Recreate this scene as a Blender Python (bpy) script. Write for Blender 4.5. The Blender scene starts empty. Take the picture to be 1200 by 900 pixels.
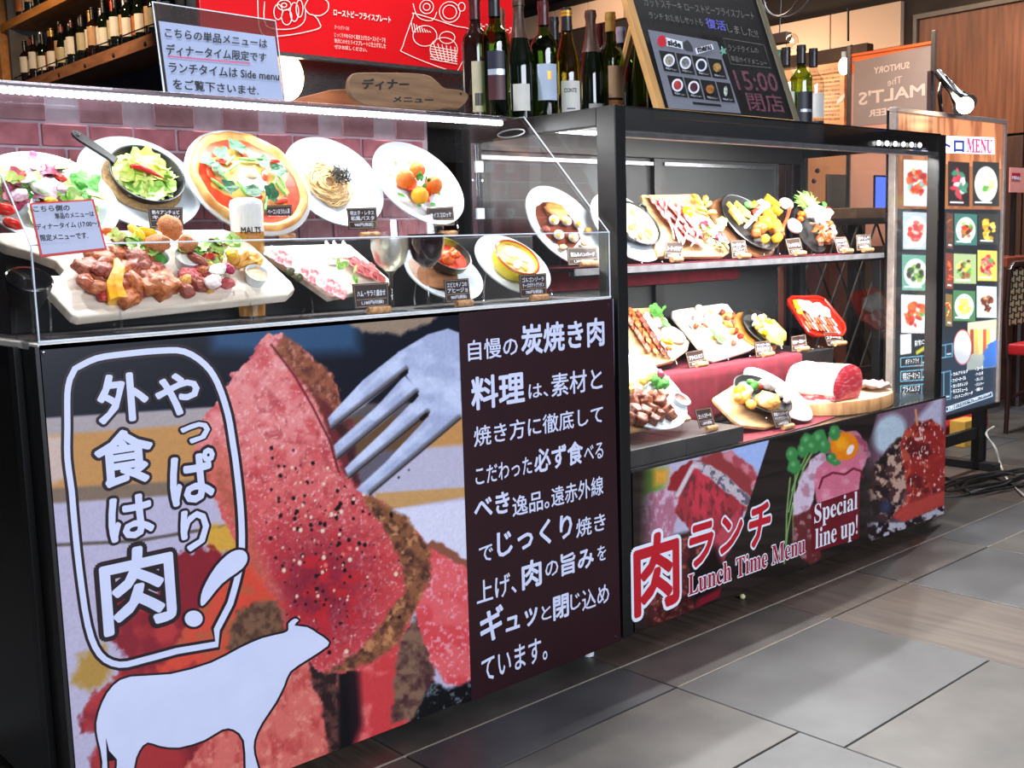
import bpy, bmesh, math, random
import numpy as np
from mathutils import Vector, Matrix, noise

# ---------------------------------------------------------------- camera
scene = bpy.context.scene
COL = scene.collection
YAW, PITCH, ROLL, FPX = 0.731367544, 0.127676743, 0.0296382133, 1286.61582
CAM = Vector((0.0, -1.907, 1.08))
fwd = Vector((math.sin(YAW) * math.cos(PITCH), math.cos(YAW) * math.cos(PITCH), -math.sin(PITCH)))
rgt = fwd.cross(Vector((0, 0, 1))).normalized()
dwn = fwd.cross(rgt)
r_ = rgt * math.cos(ROLL) + dwn * math.sin(ROLL)
d_ = -rgt * math.sin(ROLL) + dwn * math.cos(ROLL)
rgt, dwn = r_, d_
cam_data = bpy.data.cameras.new('camera')
cam_data.sensor_width = 36.0
cam_data.lens = FPX / 1200.0 * 36.0
cam_data.clip_start = 0.02
cam = bpy.data.objects.new('camera', cam_data)
COL.objects.link(cam)
cam.matrix_world = Matrix((
    (rgt.x, -dwn.x, -fwd.x, CAM.x), (rgt.y, -dwn.y, -fwd.y, CAM.y),
    (rgt.z, -dwn.z, -fwd.z, CAM.z), (0, 0, 0, 1)))
scene.camera = cam

# ---------------------------------------------------------------- world, lights, exposure
world = bpy.data.worlds.new('world')
scene.world = world
world.use_nodes = True
bg = world.node_tree.nodes['Background']
bg.inputs['Color'].default_value = (0.75, 0.82, 1.0, 1)
bg.inputs['Strength'].default_value = 0.10
scene.view_settings.view_transform = 'Standard'
scene.view_settings.look = 'None'
scene.view_settings.exposure = 0.0
scene.view_settings.gamma = 1.0
scene.view_settings.use_curve_mapping = False
scene.cycles.max_bounces = 8
scene.cycles.transparent_max_bounces = 24
scene.cycles.sample_clamp_indirect = 4.0


def area_light(name, loc, target, sx, sy, power, color):
    d = bpy.data.lights.new(name, 'AREA')
    d.shape = 'RECTANGLE'
    d.size, d.size_y, d.energy, d.color = sx, sy, power, color
    o = bpy.data.objects.new(name, d)
    o.location = loc
    v = Vector(target) - Vector(loc)
    o.rotation_euler = v.to_track_quat('-Z', 'Y').to_euler()
    COL.objects.link(o)
    return o


def spot_light(name, loc, target, power, color, angle, blend=0.5, radius=0.05):
    d = bpy.data.lights.new(name, 'SPOT')
    d.energy, d.color, d.spot_size, d.spot_blend, d.shadow_soft_size = power, color, math.radians(angle), blend, radius
    o = bpy.data.objects.new(name, d)
    o.location = loc
    o.rotation_euler = (Vector(target) - Vector(loc)).to_track_quat('-Z', 'Y').to_euler()
    COL.objects.link(o)
    return o


area_light('aisle_front_fill', (1.2, -4.4, 2.1), (1.7, 0, 0.6), 3.6, 1.4, 250, (0.82, 0.88, 1.0))  # unseen panel for the aisle lighting, hung low so the floor gets less
for _x in (0.4, 1.6, 2.8, 4.0, 5.2, 6.4):
    spot_light("counter_ceiling_light", (_x, 0.60, 3.05), (_x, 0.0, 0), 185, (0.95, 0.97, 1.0), 125, 0.6, 0.02)
area_light('restaurant_ceiling_light', (4.6, 2.6, 3.0), (5.0, 2.6, 0), 2.5, 1.0, 90, (1.0, 0.72, 0.5))
spot_light('peach_panel_fill', (5.9, 4.0, 3.0), (7.0, 4.3, 2.3), 60, (1.0, 0.76, 0.56), 100)  # added spot without a fitting, lifts the peach panels
spot_light('wine_shelf_spot', (1.6, 4.2, 3.0), (2.75, 4.9, 2.3), 130, (1.0, 0.68, 0.4), 80)
spot_light('aisle_warm_spot', (2.6, -1.3, 3.0), (2.45, -1.05, 0), 90, (1.0, 0.82, 0.62), 42, 0.9)


# ---------------------------------------------------------------- projection of traced points onto real planes
def ray(px, py):
    return rgt * ((px - 600) / FPX) + dwn * ((py - 450) / FPX) + fwd


def on_y(px, py, y=0.0):
    r = ray(px, py)
    return CAM + r * ((y - CAM.y) / r.y)


def on_x(px, py, x):
    r = ray(px, py)
    return CAM + r * ((x - CAM.x) / r.x)


def on_z(px, py, z):
    r = ray(px, py)
    return CAM + r * ((z - CAM.z) / r.z)


# ---------------------------------------------------------------- materials
def lin(c):
    c = [v / 255.0 for v in c]
    return tuple(v / 12.92 if v <= 0.04045 else ((v + 0.055) / 1.055) ** 2.4 for v in c)


MATS = {}


def mat(name, rgb, rough=0.5, metal=0.0, rgb2=None, scale=20.0, bump=0.0, spec=0.5, stretch=(1, 1, 1), coat=0.0, emis=0.0, detail=4.0, ramp=(0.35, 0.65), sss=0.0):
    if name in MATS:
        return MATS[name]
    m = bpy.data.materials.new(name)
    m.use_nodes = True
    nt = m.node_tree
    b = nt.nodes['Principled BSDF']
    b.inputs['Roughness'].default_value = rough
    b.inputs['Metallic'].default_value = metal
    b.inputs['Specular IOR Level'].default_value = spec
    b.inputs['Coat Weight'].default_value = coat
    if sss:
        b.inputs['Subsurface Weight'].default_value = sss
        b.inputs['Subsurface Radius'].default_value = (0.01, 0.005, 0.003)
    c1 = lin(rgb) + (1,)
    c2 = (lin(rgb2) + (1,)) if rgb2 else tuple(min(1, v * 0.86) for v in c1[:3]) + (1,)
    tc = nt.nodes.new('ShaderNodeTexCoord')
    mp = nt.nodes.new('ShaderNodeMapping')
    mp.inputs['Scale'].default_value = stretch
    nz = nt.nodes.new('ShaderNodeTexNoise')
    nz.inputs['Scale'].default_value = scale
    nz.inputs['Detail'].default_value = detail
    cr = nt.nodes.new('ShaderNodeValToRGB')
    cr.color_ramp.elements[0].position, cr.color_ramp.elements[1].position = ramp
    cr.color_ramp.elements[0].color = c1
    cr.color_ramp.elements[1].color = c2
    L = nt.links.new
    L(tc.outputs['Object'], mp.inputs['Vector'])
    L(mp.outputs['Vector'], nz.inputs['Vector'])
    L(nz.outputs['Fac'], cr.inputs['Fac'])
    L(cr.outputs['Color'], b.inputs['Base Color'])
    if bump:
        bp = nt.nodes.new('ShaderNodeBump')
        bp.inputs['Strength'].default_value = bump
        bp.inputs['Distance'].default_value = 0.004
        L(nz.outputs['Fac'], bp.inputs['Height'])
        L(bp.outputs['Normal'], b.inputs['Normal'])
    if emis:
        L(cr.outputs['Color'], b.inputs['Emission Color'])
        b.inputs['Emission Strength'].default_value = emis
    MATS[name] = m
    return m


def emit(name, rgb, strength):
    m = bpy.data.materials.new(name)
    m.use_nodes = True
    b = m.node_tree.nodes['Principled BSDF']
    c = lin(rgb) + (1,)
    b.inputs['Base Color'].default_value = c
    b.inputs['Emission Color'].default_value = c
    b.inputs['Emission Strength'].default_value = strength
    MATS[name] = m
    return m


def clear(name, tint=(0.97, 0.98, 0.98), gloss=1.0, rough=0.0, ior=1.45, base=0.0):
    m = bpy.data.materials.new(name)
    m.use_nodes = True
    nt = m.node_tree
    nt.nodes.remove(nt.nodes['Principled BSDF'])
    out = nt.nodes['Material Output']
    tr = nt.nodes.new('ShaderNodeBsdfTransparent')
    tr.inputs['Color'].default_value = tint + (1,)
    gl = nt.nodes.new('ShaderNodeBsdfGlossy')
    gl.inputs['Roughness'].default_value = rough
    gl.inputs['Color'].default_value = (gloss, gloss, gloss, 1)
    f0 = ((ior - 1) / (ior + 1)) ** 2 + base
    geo = nt.nodes.new('ShaderNodeNewGeometry')
    dot = nt.nodes.new('ShaderNodeVectorMath')
    dot.operation = 'DOT_PRODUCT'
    nt.links.new(geo.outputs['Normal'], dot.inputs[0])
    nt.links.new(geo.outputs['Incoming'], dot.inputs[1])

    def mth(op, a, b=None):
        n = nt.nodes.new('ShaderNodeMath')
        n.operation = op
        for i, v in enumerate((a, b)):
            if v is None:
                continue
            if isinstance(v, (int, float)):
                n.inputs[i].default_value = v
            else:
                nt.links.new(v, n.inputs[i])
        return n.outputs[0]
    k = mth('POWER', mth('SUBTRACT', 1.0, mth('ABSOLUTE', dot.outputs['Value'])), 5.0)
    fac = mth('ADD', mth('MULTIPLY', k, 1.0 - f0), f0)
    mx = nt.nodes.new('ShaderNodeMixShader')
    nt.links.new(tr.outputs[0], mx.inputs[1])
    nt.links.new(gl.outputs[0], mx.inputs[2])
    nt.links.new(fac, mx.inputs[0])
    nt.links.new(mx.outputs[0], out.inputs['Surface'])
    MATS[name] = m
    return m


def printed(name, attr='ink', rough=0.35, emis=0.0):
    m = bpy.data.materials.new(name)
    m.use_nodes = True
    nt = m.node_tree
    b = nt.nodes['Principled BSDF']
    b.inputs['Roughness'].default_value = rough
    a = nt.nodes.new('ShaderNodeAttribute')
    a.attribute_name = attr
    if emis:
        nt.links.new(a.outputs['Color'], b.inputs['Emission Color'])
        b.inputs['Emission Strength'].default_value = emis
        b.inputs['Base Color'].default_value = (0.05, 0.05, 0.05, 1)
    else:
        nt.links.new(a.outputs['Color'], b.inputs['Base Color'])
    MATS[name] = m
    return m


# ---------------------------------------------------------------- mesh building
class MB:
    def __init__(s):
        s.v, s.f = [], []

    def add(s, vs, fs):
        n = len(s.v)
        s.v += [tuple(v) for v in vs]
        s.f += [tuple(i + n for i in f) for f in fs]
        return s

    def box(s, x0, x1, y0, y1, z0, z1, M=None):
        vs = [Vector((x, y, z)) for z in (z0, z1) for y in (y0, y1) for x in (x0, x1)]
        if M:
            vs = [M @ v for v in vs]
        return s.add(vs, [(0, 2, 3, 1), (4, 5, 7, 6), (0, 1, 5, 4), (2, 6, 7, 3), (0, 4, 6, 2), (1, 3, 7, 5)])

    def lathe(s, prof, seg=32, c=(0, 0, 0), M=None, sx=1.0, sy=1.0, close=True):
        vs, fs = [], []
        n = len(prof)
        for i in range(seg):
            a = 2 * math.pi * i / seg
            for r, z in prof:
                vs.append(Vector((c[0] + r * sx * math.cos(a), c[1] + r * sy * math.sin(a), c[2] + z)))
        for i in range(seg):
            j = (i + 1) % seg
            for k in range(n - 1):
                fs.append((i * n + k, j * n + k, j * n + k + 1, i * n + k + 1))
        if close:
            for k, rev in ((0, True), (n - 1, False)):
                if prof[k][0] > 1e-6:
                    ring = [i * n + k for i in range(seg)]
                    fs.append(tuple(reversed(ring)) if rev else tuple(ring))
        if M:
            vs = [M @ v for v in vs]
        return s.add(vs, fs)

    def tube(s, pts, r, seg=8, closed=False, caps=True):
        pts = [Vector(p) for p in pts]
        n = len(pts)
        rs = r if isinstance(r, (list, tuple)) else [r] * n
        vs, fs = [], []
        prev = None
        for i, p in enumerate(pts):
            if closed:
                t = pts[(i + 1) % n] - pts[i - 1]
            else:
                t = pts[min(i + 1, n - 1)] - pts[max(i - 1, 0)]
            t.normalize()
            if prev is None:
                a = Vector((0, 0, 1)) if abs(t.z) < 0.9 else Vector((1, 0, 0))
                u = t.cross(a).normalized()
            else:
                u = (prev - t * prev.dot(t)).normalized()
            prev = u
            w = t.cross(u)
            for k in range(seg):
                a = 2 * math.pi * k / seg
                vs.append(p + (u * math.cos(a) + w * math.sin(a)) * rs[i])
        m = n if closed else n - 1
        for i in range(m):
            j = (i + 1) % n
            for k in range(seg):
                l = (k + 1) % seg
                fs.append((i * seg + k, i * seg + l, j * seg + l, j * seg + k))
        if not closed and caps:
            fs.append(tuple(range(seg - 1, -1, -1)))
            fs.append(tuple((n - 1) * seg + k for k in range(seg)))
        return s.add(vs, fs)

    def slab(s, poly, z0, z1, M=None):
        n = len(poly)
        vs = [Vector((p[0], p[1], z0)) for p in poly] + [Vector((p[0], p[1], z1)) for p in poly]
        if M:
            vs = [M @ v for v in vs]
        fs = [tuple(range(n - 1, -1, -1)), tuple(range(n, 2 * n))]
        for i in range(n):
            j = (i + 1) % n
            fs.append((i, j, n + j, n + i))
        return s.add(vs, fs)

    def blob(s, c, r, seg=14, rings=9, amp=0.0, freq=3.0, seed=0.0, M=None, flat=None):
        vs, fs = [], []
        c = Vector(c)
        for i in range(rings + 1):
            th = math.pi * i / rings
            for k in range(seg):
                ph = 2 * math.pi * k / seg
                d = Vector((math.sin(th) * math.cos(ph), math.sin(th) * math.sin(ph), math.cos(th)))
                e = 1.0 + amp * noise.noise(d * freq + Vector((seed, seed * 1.7, -seed)))
                p = Vector((d.x * r[0], d.y * r[1], d.z * r[2])) * e
                if flat is not None and p.z < flat:
                    p.z = flat
                p = (M @ p if M else p) + c
                vs.append(p)
        for i in range(rings):
            for k in range(seg):
                l = (k + 1) % seg
                fs.append((i * seg + k, (i + 1) * seg + k, (i + 1) * seg + l, i * seg + l))
        return s.add(vs, fs)


def make_mesh(name, mb, smooth=False, bevel=0.0, bseg=2, merge=True):
    me = bpy.data.meshes.new(name)
    me.from_pydata([tuple(v) for v in mb.v], [], mb.f)
    bm = bmesh.new()
    bm.from_mesh(me)
    if merge:
        bmesh.ops.remove_doubles(bm, verts=bm.verts, dist=1e-6)
    bmesh.ops.recalc_face_normals(bm, faces=bm.faces)
    if bevel:
        es = [e for e in bm.edges if len(e.link_faces) == 2 and e.calc_face_angle(0) > 0.6]
        bmesh.ops.bevel(bm, geom=es, offset=bevel, segments=bseg, affect='EDGES', profile=0.6)
    bm.to_mesh(me)
    bm.free()
    if smooth:
        me.polygons.foreach_set('use_smooth', [True] * len(me.polygons))
        if smooth != 'all':
            try:
                me.set_sharp_from_angle(angle=math.radians(40))
            except Exception:
                pass
    return me


def obj(name, mb, m, parent=None, smooth=False, bevel=0.0, bseg=2, world=False, kind=None, label=None):
    me = mb if isinstance(mb, bpy.types.Mesh) else make_mesh(name, mb, smooth, bevel, bseg)
    if m is not None and not me.materials:
        me.materials.append(m)
    o = bpy.data.objects.new(name, me)
    COL.objects.link(o)
    if parent is not None:
        o.parent = parent
        if world:
            M = parent.matrix_basis.copy()
            p = parent.parent
            while p is not None:
                M = p.matrix_basis @ p_inv(parent) @ M
                parent, p = p, p.parent
            o.matrix_parent_inverse = M.inverted()
    if kind:
        o['kind'] = kind
    if label:
        o['label'] = label
    return o


def p_inv(o):
    return o.matrix_parent_inverse


def fine(m):
    """The same material with its grain sized for meshes modelled at unit radius."""
    k = m.name + '_on_small_piece'
    if k not in MATS:
        c = m.copy()
        c.name = k
        for n in c.node_tree.nodes:
            if n.type == 'TEX_NOISE':
                n.inputs['Scale'].default_value *= 0.045
            if n.type == 'BUMP':
                n.inputs['Strength'].default_value = 0.8
                n.inputs['Distance'].default_value = 0.004
        MATS[k] = c
    return MATS[k]


def inst(name, me, m, parent, loc, rot=(0, 0, 0), sc=(1, 1, 1), label=None):
    """A part that shares mesh data; its material sits on the object."""
    if m.name.startswith('food_'):
        m = fine(m)
    if not me.materials:
        me.materials.append(m)
    o = bpy.data.objects.new(name, me)
    COL.objects.link(o)
    o.parent = parent
    o.location, o.rotation_euler, o.scale = loc, rot, (sc if isinstance(sc, (tuple, list)) else (sc, sc, sc))
    o.material_slots[0].link = 'OBJECT'
    o.material_slots[0].material = m
    if label:
        o['label'] = label
    return o


def tag(o, label, cat, group=None):
    o['label'], o['category'] = label, cat
    if group:
        o['group'] = group
    return o


def thing(name, label, cat, loc=(0, 0, 0), M=None, group=None):
    o = bpy.data.objects.new(name, None)
    o.empty_display_size = 0.05
    COL.objects.link(o)
    if M is not None:
        o.matrix_basis = M
    else:
        o.location = loc
    return tag(o, label, cat, group)


def structure(o):
    o['kind'] = 'structure'
    return o


class Frame:
    """A tilted plane standing in the scene: u to the right, v up its slope, n towards the viewer."""
    def __init__(s, c, phi, yaw=0.0, spin=0.0):
        s.c = Vector(c)
        R = Matrix.Rotation(math.radians(yaw), 4, 'Z') @ Matrix.Rotation(math.radians(phi), 4, 'X') @ Matrix.Rotation(math.radians(spin), 4, 'Z')
        s.M = Matrix.Translation(s.c) @ R
        s.Mi = s.M.inverted()
        s.n = (R @ Vector((0, 0, 1)))

    def uv(s, px, py, h=0.0):
        r = ray(px, py)
        p0 = s.c + s.n * h
        p = CAM + r * ((p0 - CAM).dot(s.n) / r.dot(s.n))
        q = s.Mi @ p
        return (q.x, q.y)

    def pts(s, ps, h=0.0):
        return [s.uv(a, b, h) for a, b in ps]


# ---------------------------------------------------------------- lettering
TXT = {}


def glyphs(text, bold=0.0):
    key = (text, round(bold, 4))
    if key not in TXT:
        cu = bpy.data.curves.new('lettering', 'FONT')
        cu.body = text
        cu.size = 1.0
        cu.offset = bold
        cu.resolution_u = 2
        ob = bpy.data.objects.new('lettering', cu)
        COL.objects.link(ob)
        dg = bpy.context.evaluated_depsgraph_get()
        me = bpy.data.meshes.new_from_object(ob.evaluated_get(dg))
        n = len(me.vertices)
        co = np.empty(n * 3)
        me.vertices.foreach_get('co', co)
        co = co.reshape(-1, 3)[:, :2].copy()
        fs = [tuple(p.vertices) for p in me.polygons]
        bpy.data.objects.remove(ob)
        bpy.data.curves.remove(cu)
        bpy.data.meshes.remove(me)
        TXT[key] = (co, fs)
    return TXT[key]


def write(name, text, P, m, parent=None, bold=0.0, fit=None, world=False, label=None, flip=False):
    """P maps (s, t) in the unit box to a point; s runs with the line, t upwards.
    Weight comes from striking the thin glyphs several times, a little apart."""
    co, fs = glyphs(text)
    if len(co) == 0:
        return None
    fb = bold if fit is None else fit
    lo, hi = co.min(0) - fb, co.max(0) + fb
    d = np.maximum(hi - lo, 1e-6)
    if bold <= 0:
        offs = [(0, 0)]
    elif bold < 0.018:
        offs = [(bold * a, bold * b) for a, b in ((-1, -0.6), (1, -0.6), (0, 1))]
    elif bold < 0.05:
        offs = [(bold * math.cos(a), bold * math.sin(a)) for a in [k * math.pi / 4 for k in range(8)]]
    else:
        offs = [(bold * math.cos(a), bold * math.sin(a)) for a in [k * math.pi / 8 for k in range(16)]] + [(bold * 0.5 * math.cos(a), bold * 0.5 * math.sin(a)) for a in [k * math.pi / 3 for k in range(6)]]
    V, F = [], []
    nrm = (Vector(P(1.0, 0.0)) - Vector(P(0.0, 0.0))).cross(Vector(P(0.0, 1.0)) - Vector(P(0.0, 0.0)))
    nrm.normalize()
    for si, (ox, oy) in enumerate(offs):
        q = (co + np.array([ox, oy]) - lo) / d
        if flip:
            q[:, 0] = 1 - q[:, 0]
        k = len(V)
        dn = nrm * (0.000012 * si)
        V += [tuple(Vector(P(float(a), float(b))) + dn) for a, b in q]
        F += [tuple(i + k for i in f) for f in fs]
    me = bpy.data.meshes.new(name)
    me.from_pydata(V, [], F)
    me.materials.append(m)
    o = bpy.data.objects.new(name, me)
    COL.objects.link(o)
    if parent is not None:
        o.parent = parent
        if world:
            o.matrix_parent_inverse = parent.matrix_basis.inverted()
    if label:
        o['label'] = label
    return o


def join_all(name, objs, parent=None, world=False, mats=None):
    """Join flat lettering meshes that share a parent into one object."""
    mb_v, mb_f, mi, ms = [], [], [], []
    for o in objs:
        if o is None:
            continue
        me = o.data
        k = len(mb_v)
        mb_v += [tuple(v.co) for v in me.vertices]
        mt = me.materials[0]
        if mt not in ms:
            ms.append(mt)
        for p in me.polygons:
            mb_f.append(tuple(i + k for i in p.vertices))
            mi.append(ms.index(mt))
    par = objs[0].parent if parent is None else parent
    pinv = objs[0].matrix_parent_inverse.copy()
    for o in objs:
        if o is not None:
            me = o.data
            bpy.data.objects.remove(o)
            bpy.data.meshes.remove(me)
    me = bpy.data.meshes.new(name)
    me.from_pydata(mb_v, [], mb_f)
    for m in ms:
        me.materials.append(m)
    me.polygons.foreach_set('material_index', mi)
    o = bpy.data.objects.new(name, me)
    COL.objects.link(o)
    o.parent = par
    o.matrix_parent_inverse = pinv
    return o


# ---------------------------------------------------------------- printed pictures (colour per vertex on a fine flat grid)
def vnoise(x, y, f, seed=0):
    x, y = x * f + seed * 17.3, y * f + seed * 9.1
    xi, yi = np.floor(x).astype(np.int64), np.floor(y).astype(np.int64)
    xf, yf = x - xi, y - yi
    xf, yf = xf * xf * (3 - 2 * xf), yf * yf * (3 - 2 * yf)

    def h(a, b):
        n = (a * 374761393 + b * 668265263 + seed * 1442695) & 0x7fffffff
        n = ((n ^ (n >> 13)) * 1274126177) & 0x7fffffff
        return ((n ^ (n >> 16)) & 0xffff) / 65535.0
    return (h(xi, yi) * (1 - xf) + h(xi + 1, yi) * xf) * (1 - yf) + (h(xi, yi + 1) * (1 - xf) + h(xi + 1, yi + 1) * xf) * yf


def fbm(x, y, f, seed=0, o=4):
    t, a, s = 0, 1.0, 0
    for k in range(o):
        t = t + a * vnoise(x, y, f * 2 ** k, seed + k)
        s += a
        a *= 0.55
    return t / s


class Paint:
    def __init__(s, X, Y, base):
        s.X, s.Y = X, Y
        s.c = np.empty(X.shape + (3,))
        s.c[:] = base

    def put(s, mask, col):
        col = np.array(col, float)
        s.c = s.c * (1 - mask[..., None]) + col * mask[..., None]

    def rough(s, amp, f=0.12, seed=3):
        return (fbm(s.X, s.Y, f, seed) - 0.5) * 2 * amp, (fbm(s.X, s.Y, f, seed + 50) - 0.5) * 2 * amp

    def poly(s, pts, col, soft=1.0, rough=0.0, f=0.12, a=1.0, seed=3):
        X, Y = s.X, s.Y
        if rough:
            dx, dy = s.rough(rough, f, seed)
            X, Y = X + dx, Y + dy
        inside = np.zeros(X.shape, bool)
        dist = np.full(X.shape, 1e9)
        n = len(pts)
        for i in range(n):
            x0, y0 = pts[i]
            x1, y1 = pts[(i + 1) % n]
            ex, ey = x1 - x0, y1 - y0
            t = np.clip(((X - x0) * ex + (Y - y0) * ey) / (ex * ex + ey * ey + 1e-9), 0, 1)
            dist = np.minimum(dist, np.hypot(X - x0 - t * ex, Y - y0 - t * ey))
            c = ((y0 > Y) != (y1 > Y)) & (X < ex * (Y - y0) / (ey if abs(ey) > 1e-9 else 1e-9) + x0)
            inside ^= c
        m = np.clip(np.where(inside, dist, -dist) / max(soft, 1e-3) + 0.5, 0, 1) * a
        s.put(m, col) if not isinstance(col, str) else None
        return m

    def ell(s, cx, cy, rx, ry, col, soft=0.2, a=1.0, ang=0.0, rough=0.0, f=0.15, seed=5):
        X, Y = s.X - cx, s.Y - cy
        if rough:
            dx, dy = s.rough(rough, f, seed)
            X, Y = X + dx, Y + dy
        ca, sa = math.cos(ang), math.sin(ang)
        u, v = (X * ca + Y * sa) / rx, (-X * sa + Y * ca) / ry
        d = 1 - np.sqrt(u * u + v * v)
        m = np.clip(d / max(soft, 1e-3) + (0.5 if soft < 0.5 else 0.0), 0, 1) * a
        s.put(m, col)
        return m

    def line(s, pts, w, col, soft=0.8, a=1.0):
        m = np.zeros(s.X.shape)
        for (x0, y0), (x1, y1) in zip(pts[:-1], pts[1:]):
            ex, ey = x1 - x0, y1 - y0
            t = np.clip(((s.X - x0) * ex + (s.Y - y0) * ey) / (ex * ex + ey * ey + 1e-9), 0, 1)
            m = np.maximum(m, np.clip((w - np.hypot(s.X - x0 - t * ex, s.Y - y0 - t * ey)) / soft + 0.5, 0, 1))
        s.put(m * a, col)

    def mott(s, mask, col, f, seed, lo=0.5, hi=0.7, a=1.0, o=4, sx=1.0, sy=1.0):
        n = fbm(s.X * sx, s.Y * sy, f, seed, o)
        s.put(np.clip((n - lo) / (hi - lo), 0, 1) * mask * a, col)


def project_grid(P):
    """P: N x 3 world points -> photograph coordinates."""
    d = P - np.array(CAM)
    x, y, z = d @ np.array(rgt), d @ np.array(dwn), d @ np.array(fwd)
    return 600 + FPX * x / z, 450 + FPX * y / z


def picture(name, x0, x1, z0, z1, y, step, paint, m, parent, world=True):
    nx, nz = int((x1 - x0) / step) + 1, int((z1 - z0) / step) + 1
    xs, zs = np.linspace(x0, x1, nx), np.linspace(z0, z1, nz)
    XX, ZZ = np.meshgrid(xs, zs)
    P = np.stack([XX.ravel(), np.full(XX.size, y), ZZ.ravel()], 1)
    px, py = project_grid(P)
    pa = paint(px.reshape(XX.shape), py.reshape(XX.shape))
    c = np.clip(pa.c.reshape(-1, 3) / 255.0, 0, 1)
    c = np.where(c <= 0.04045, c / 12.92, ((c + 0.055) / 1.055) ** 2.4)
    me = bpy.data.meshes.new(name)
    nv, nf = nx * nz, (nx - 1) * (nz - 1)
    me.vertices.add(nv)
    me.vertices.foreach_set('co', P.ravel())
    i = (np.arange(nz - 1)[:, None] * nx + np.arange(nx - 1)[None, :]).ravel()
    q = np.stack([i, i + 1, i + nx + 1, i + nx], 1).astype(np.int32)
    me.loops.add(nf * 4)
    me.loops.foreach_set('vertex_index', q.ravel())
    me.polygons.add(nf)
    me.polygons.foreach_set('loop_start', np.arange(0, nf * 4, 4, dtype=np.int32))
    me.update(calc_edges=True)
    at = me.color_attributes.new('ink', 'FLOAT_COLOR', 'POINT')
    at.data.foreach_set('color', np.concatenate([c, np.ones((nv, 1))], 1).ravel().astype(np.float32))
    me.materials.append(m)
    o = bpy.data.objects.new(name, me)
    COL.objects.link(o)
    if parent is not None:
        o.parent = parent
        if world:
            o.matrix_parent_inverse = parent.matrix_basis.inverted()
    return o


def flat_px(name, pts, y, th, m, parent, world=True):
    """Flat printed shape on a plane y = const."""
    mb = MB()
    P = [on_y(a, b, y) for a, b in pts]
    n = len(P)
    mb.add([(p.x, p.y, p.z) for p in P] + [(p.x, p.y - th, p.z) for p in P],
           [tuple(range(n)), tuple(range(2 * n - 1, n - 1, -1))] + [(i, (i + 1) % n, n + (i + 1) % n, n + i) for i in range(n)])
    return obj(name, mb, m, parent, world=world)


def smooth_path(pts, closed=True, k=4):
    out = []
    n = len(pts)
    rng = range(n) if closed else range(n - 1)
    for i in rng:
        p0, p1, p2, p3 = (np.array(pts[(i + j - 1) % n] if closed else pts[min(max(i + j - 1, 0), n - 1)], float) for j in range(4))
        for s in range(k):
            t = s / k
            out.append(tuple(0.5 * ((2 * p1) + (-p0 + p2) * t + (2 * p0 - 5 * p1 + 4 * p2 - p3) * t * t + (-p0 + 3 * p1 - 3 * p2 + p3) * t ** 3)))
    if not closed:
        out.append(tuple(pts[-1]))
    return out


def stroke(mb, pts, w, to3, closed=True):
    """Ribbon of half width w along pts (2-D), mapped by to3."""
    n = len(pts)
    L, R = [], []
    for i in range(n):
        a = np.array(pts[i - 1 if (closed or i) else 0]); b = np.array(pts[(i + 1) % n if closed else min(i + 1, n - 1)])
        t = b - a
        t = t / (np.hypot(*t) + 1e-9)
        nn = np.array([-t[1], t[0]])
        p = np.array(pts[i])
        L.append(to3(*(p + nn * w))); R.append(to3(*(p - nn * w)))
    m = n if closed else n - 1
    mb.add(L + R, [(i, (i + 1) % n, n + (i + 1) % n, n + i) for i in range(m)])

# ================================================================ materials used in many places
random.seed(7)
BLACK = mat('black_lacquer', (14, 14, 15), 0.35, rgb2=(20, 19, 20), scale=60)
FRAME = mat('black_metal', (17, 17, 18), 0.42, 0.0, rgb2=(23, 22, 23), scale=90, bump=0.02)
DARK = mat('dark_grey_panel', (38, 40, 41), 0.5, rgb2=(30, 32, 33), scale=6)
GLASS = clear('pane_glass', (0.985, 0.99, 0.988), base=0.012)
ACR = clear('acrylic_edge', (0.93, 0.95, 0.97), ior=1.5, base=0.10)
CHROME = mat('chrome', (200, 200, 205), 0.12, 1.0, rgb2=(180, 180, 185), scale=40)
STEEL = mat('brushed_steel', (150, 150, 152), 0.32, 1.0, rgb2=(120, 120, 124), scale=60, stretch=(1, 8, 8))
WHITE = mat('white_porcelain', (216, 224, 230), 0.18, rgb2=(208, 217, 224), scale=8, spec=0.6)
IRON = mat('cast_iron', (15, 14, 15), 0.5, rgb2=(24, 23, 23), scale=120, bump=0.15)
MAROON = mat('maroon_print', (42, 15, 22), 0.4, rgb2=(38, 13, 20), scale=10)
INK_L = mat('pale_blue_ink', (214, 220, 246), 0.4, rgb2=(208, 214, 242), scale=12)
INK_D = mat('dark_brown_ink', (34, 14, 24), 0.4, rgb2=(30, 12, 20), scale=12)
INK_R = mat('red_ink', (196, 30, 44), 0.4, rgb2=(186, 26, 40), scale=12)
INK_W = mat('white_ink', (235, 238, 250), 0.4, rgb2=(230, 233, 246), scale=12)
INK_K = mat('black_ink', (18, 18, 20), 0.5, rgb2=(26, 26, 28), scale=12)
CLOTH = mat('red_cloth', (112, 12, 34), 0.85, rgb2=(92, 8, 26), scale=25, bump=0.2)

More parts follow.
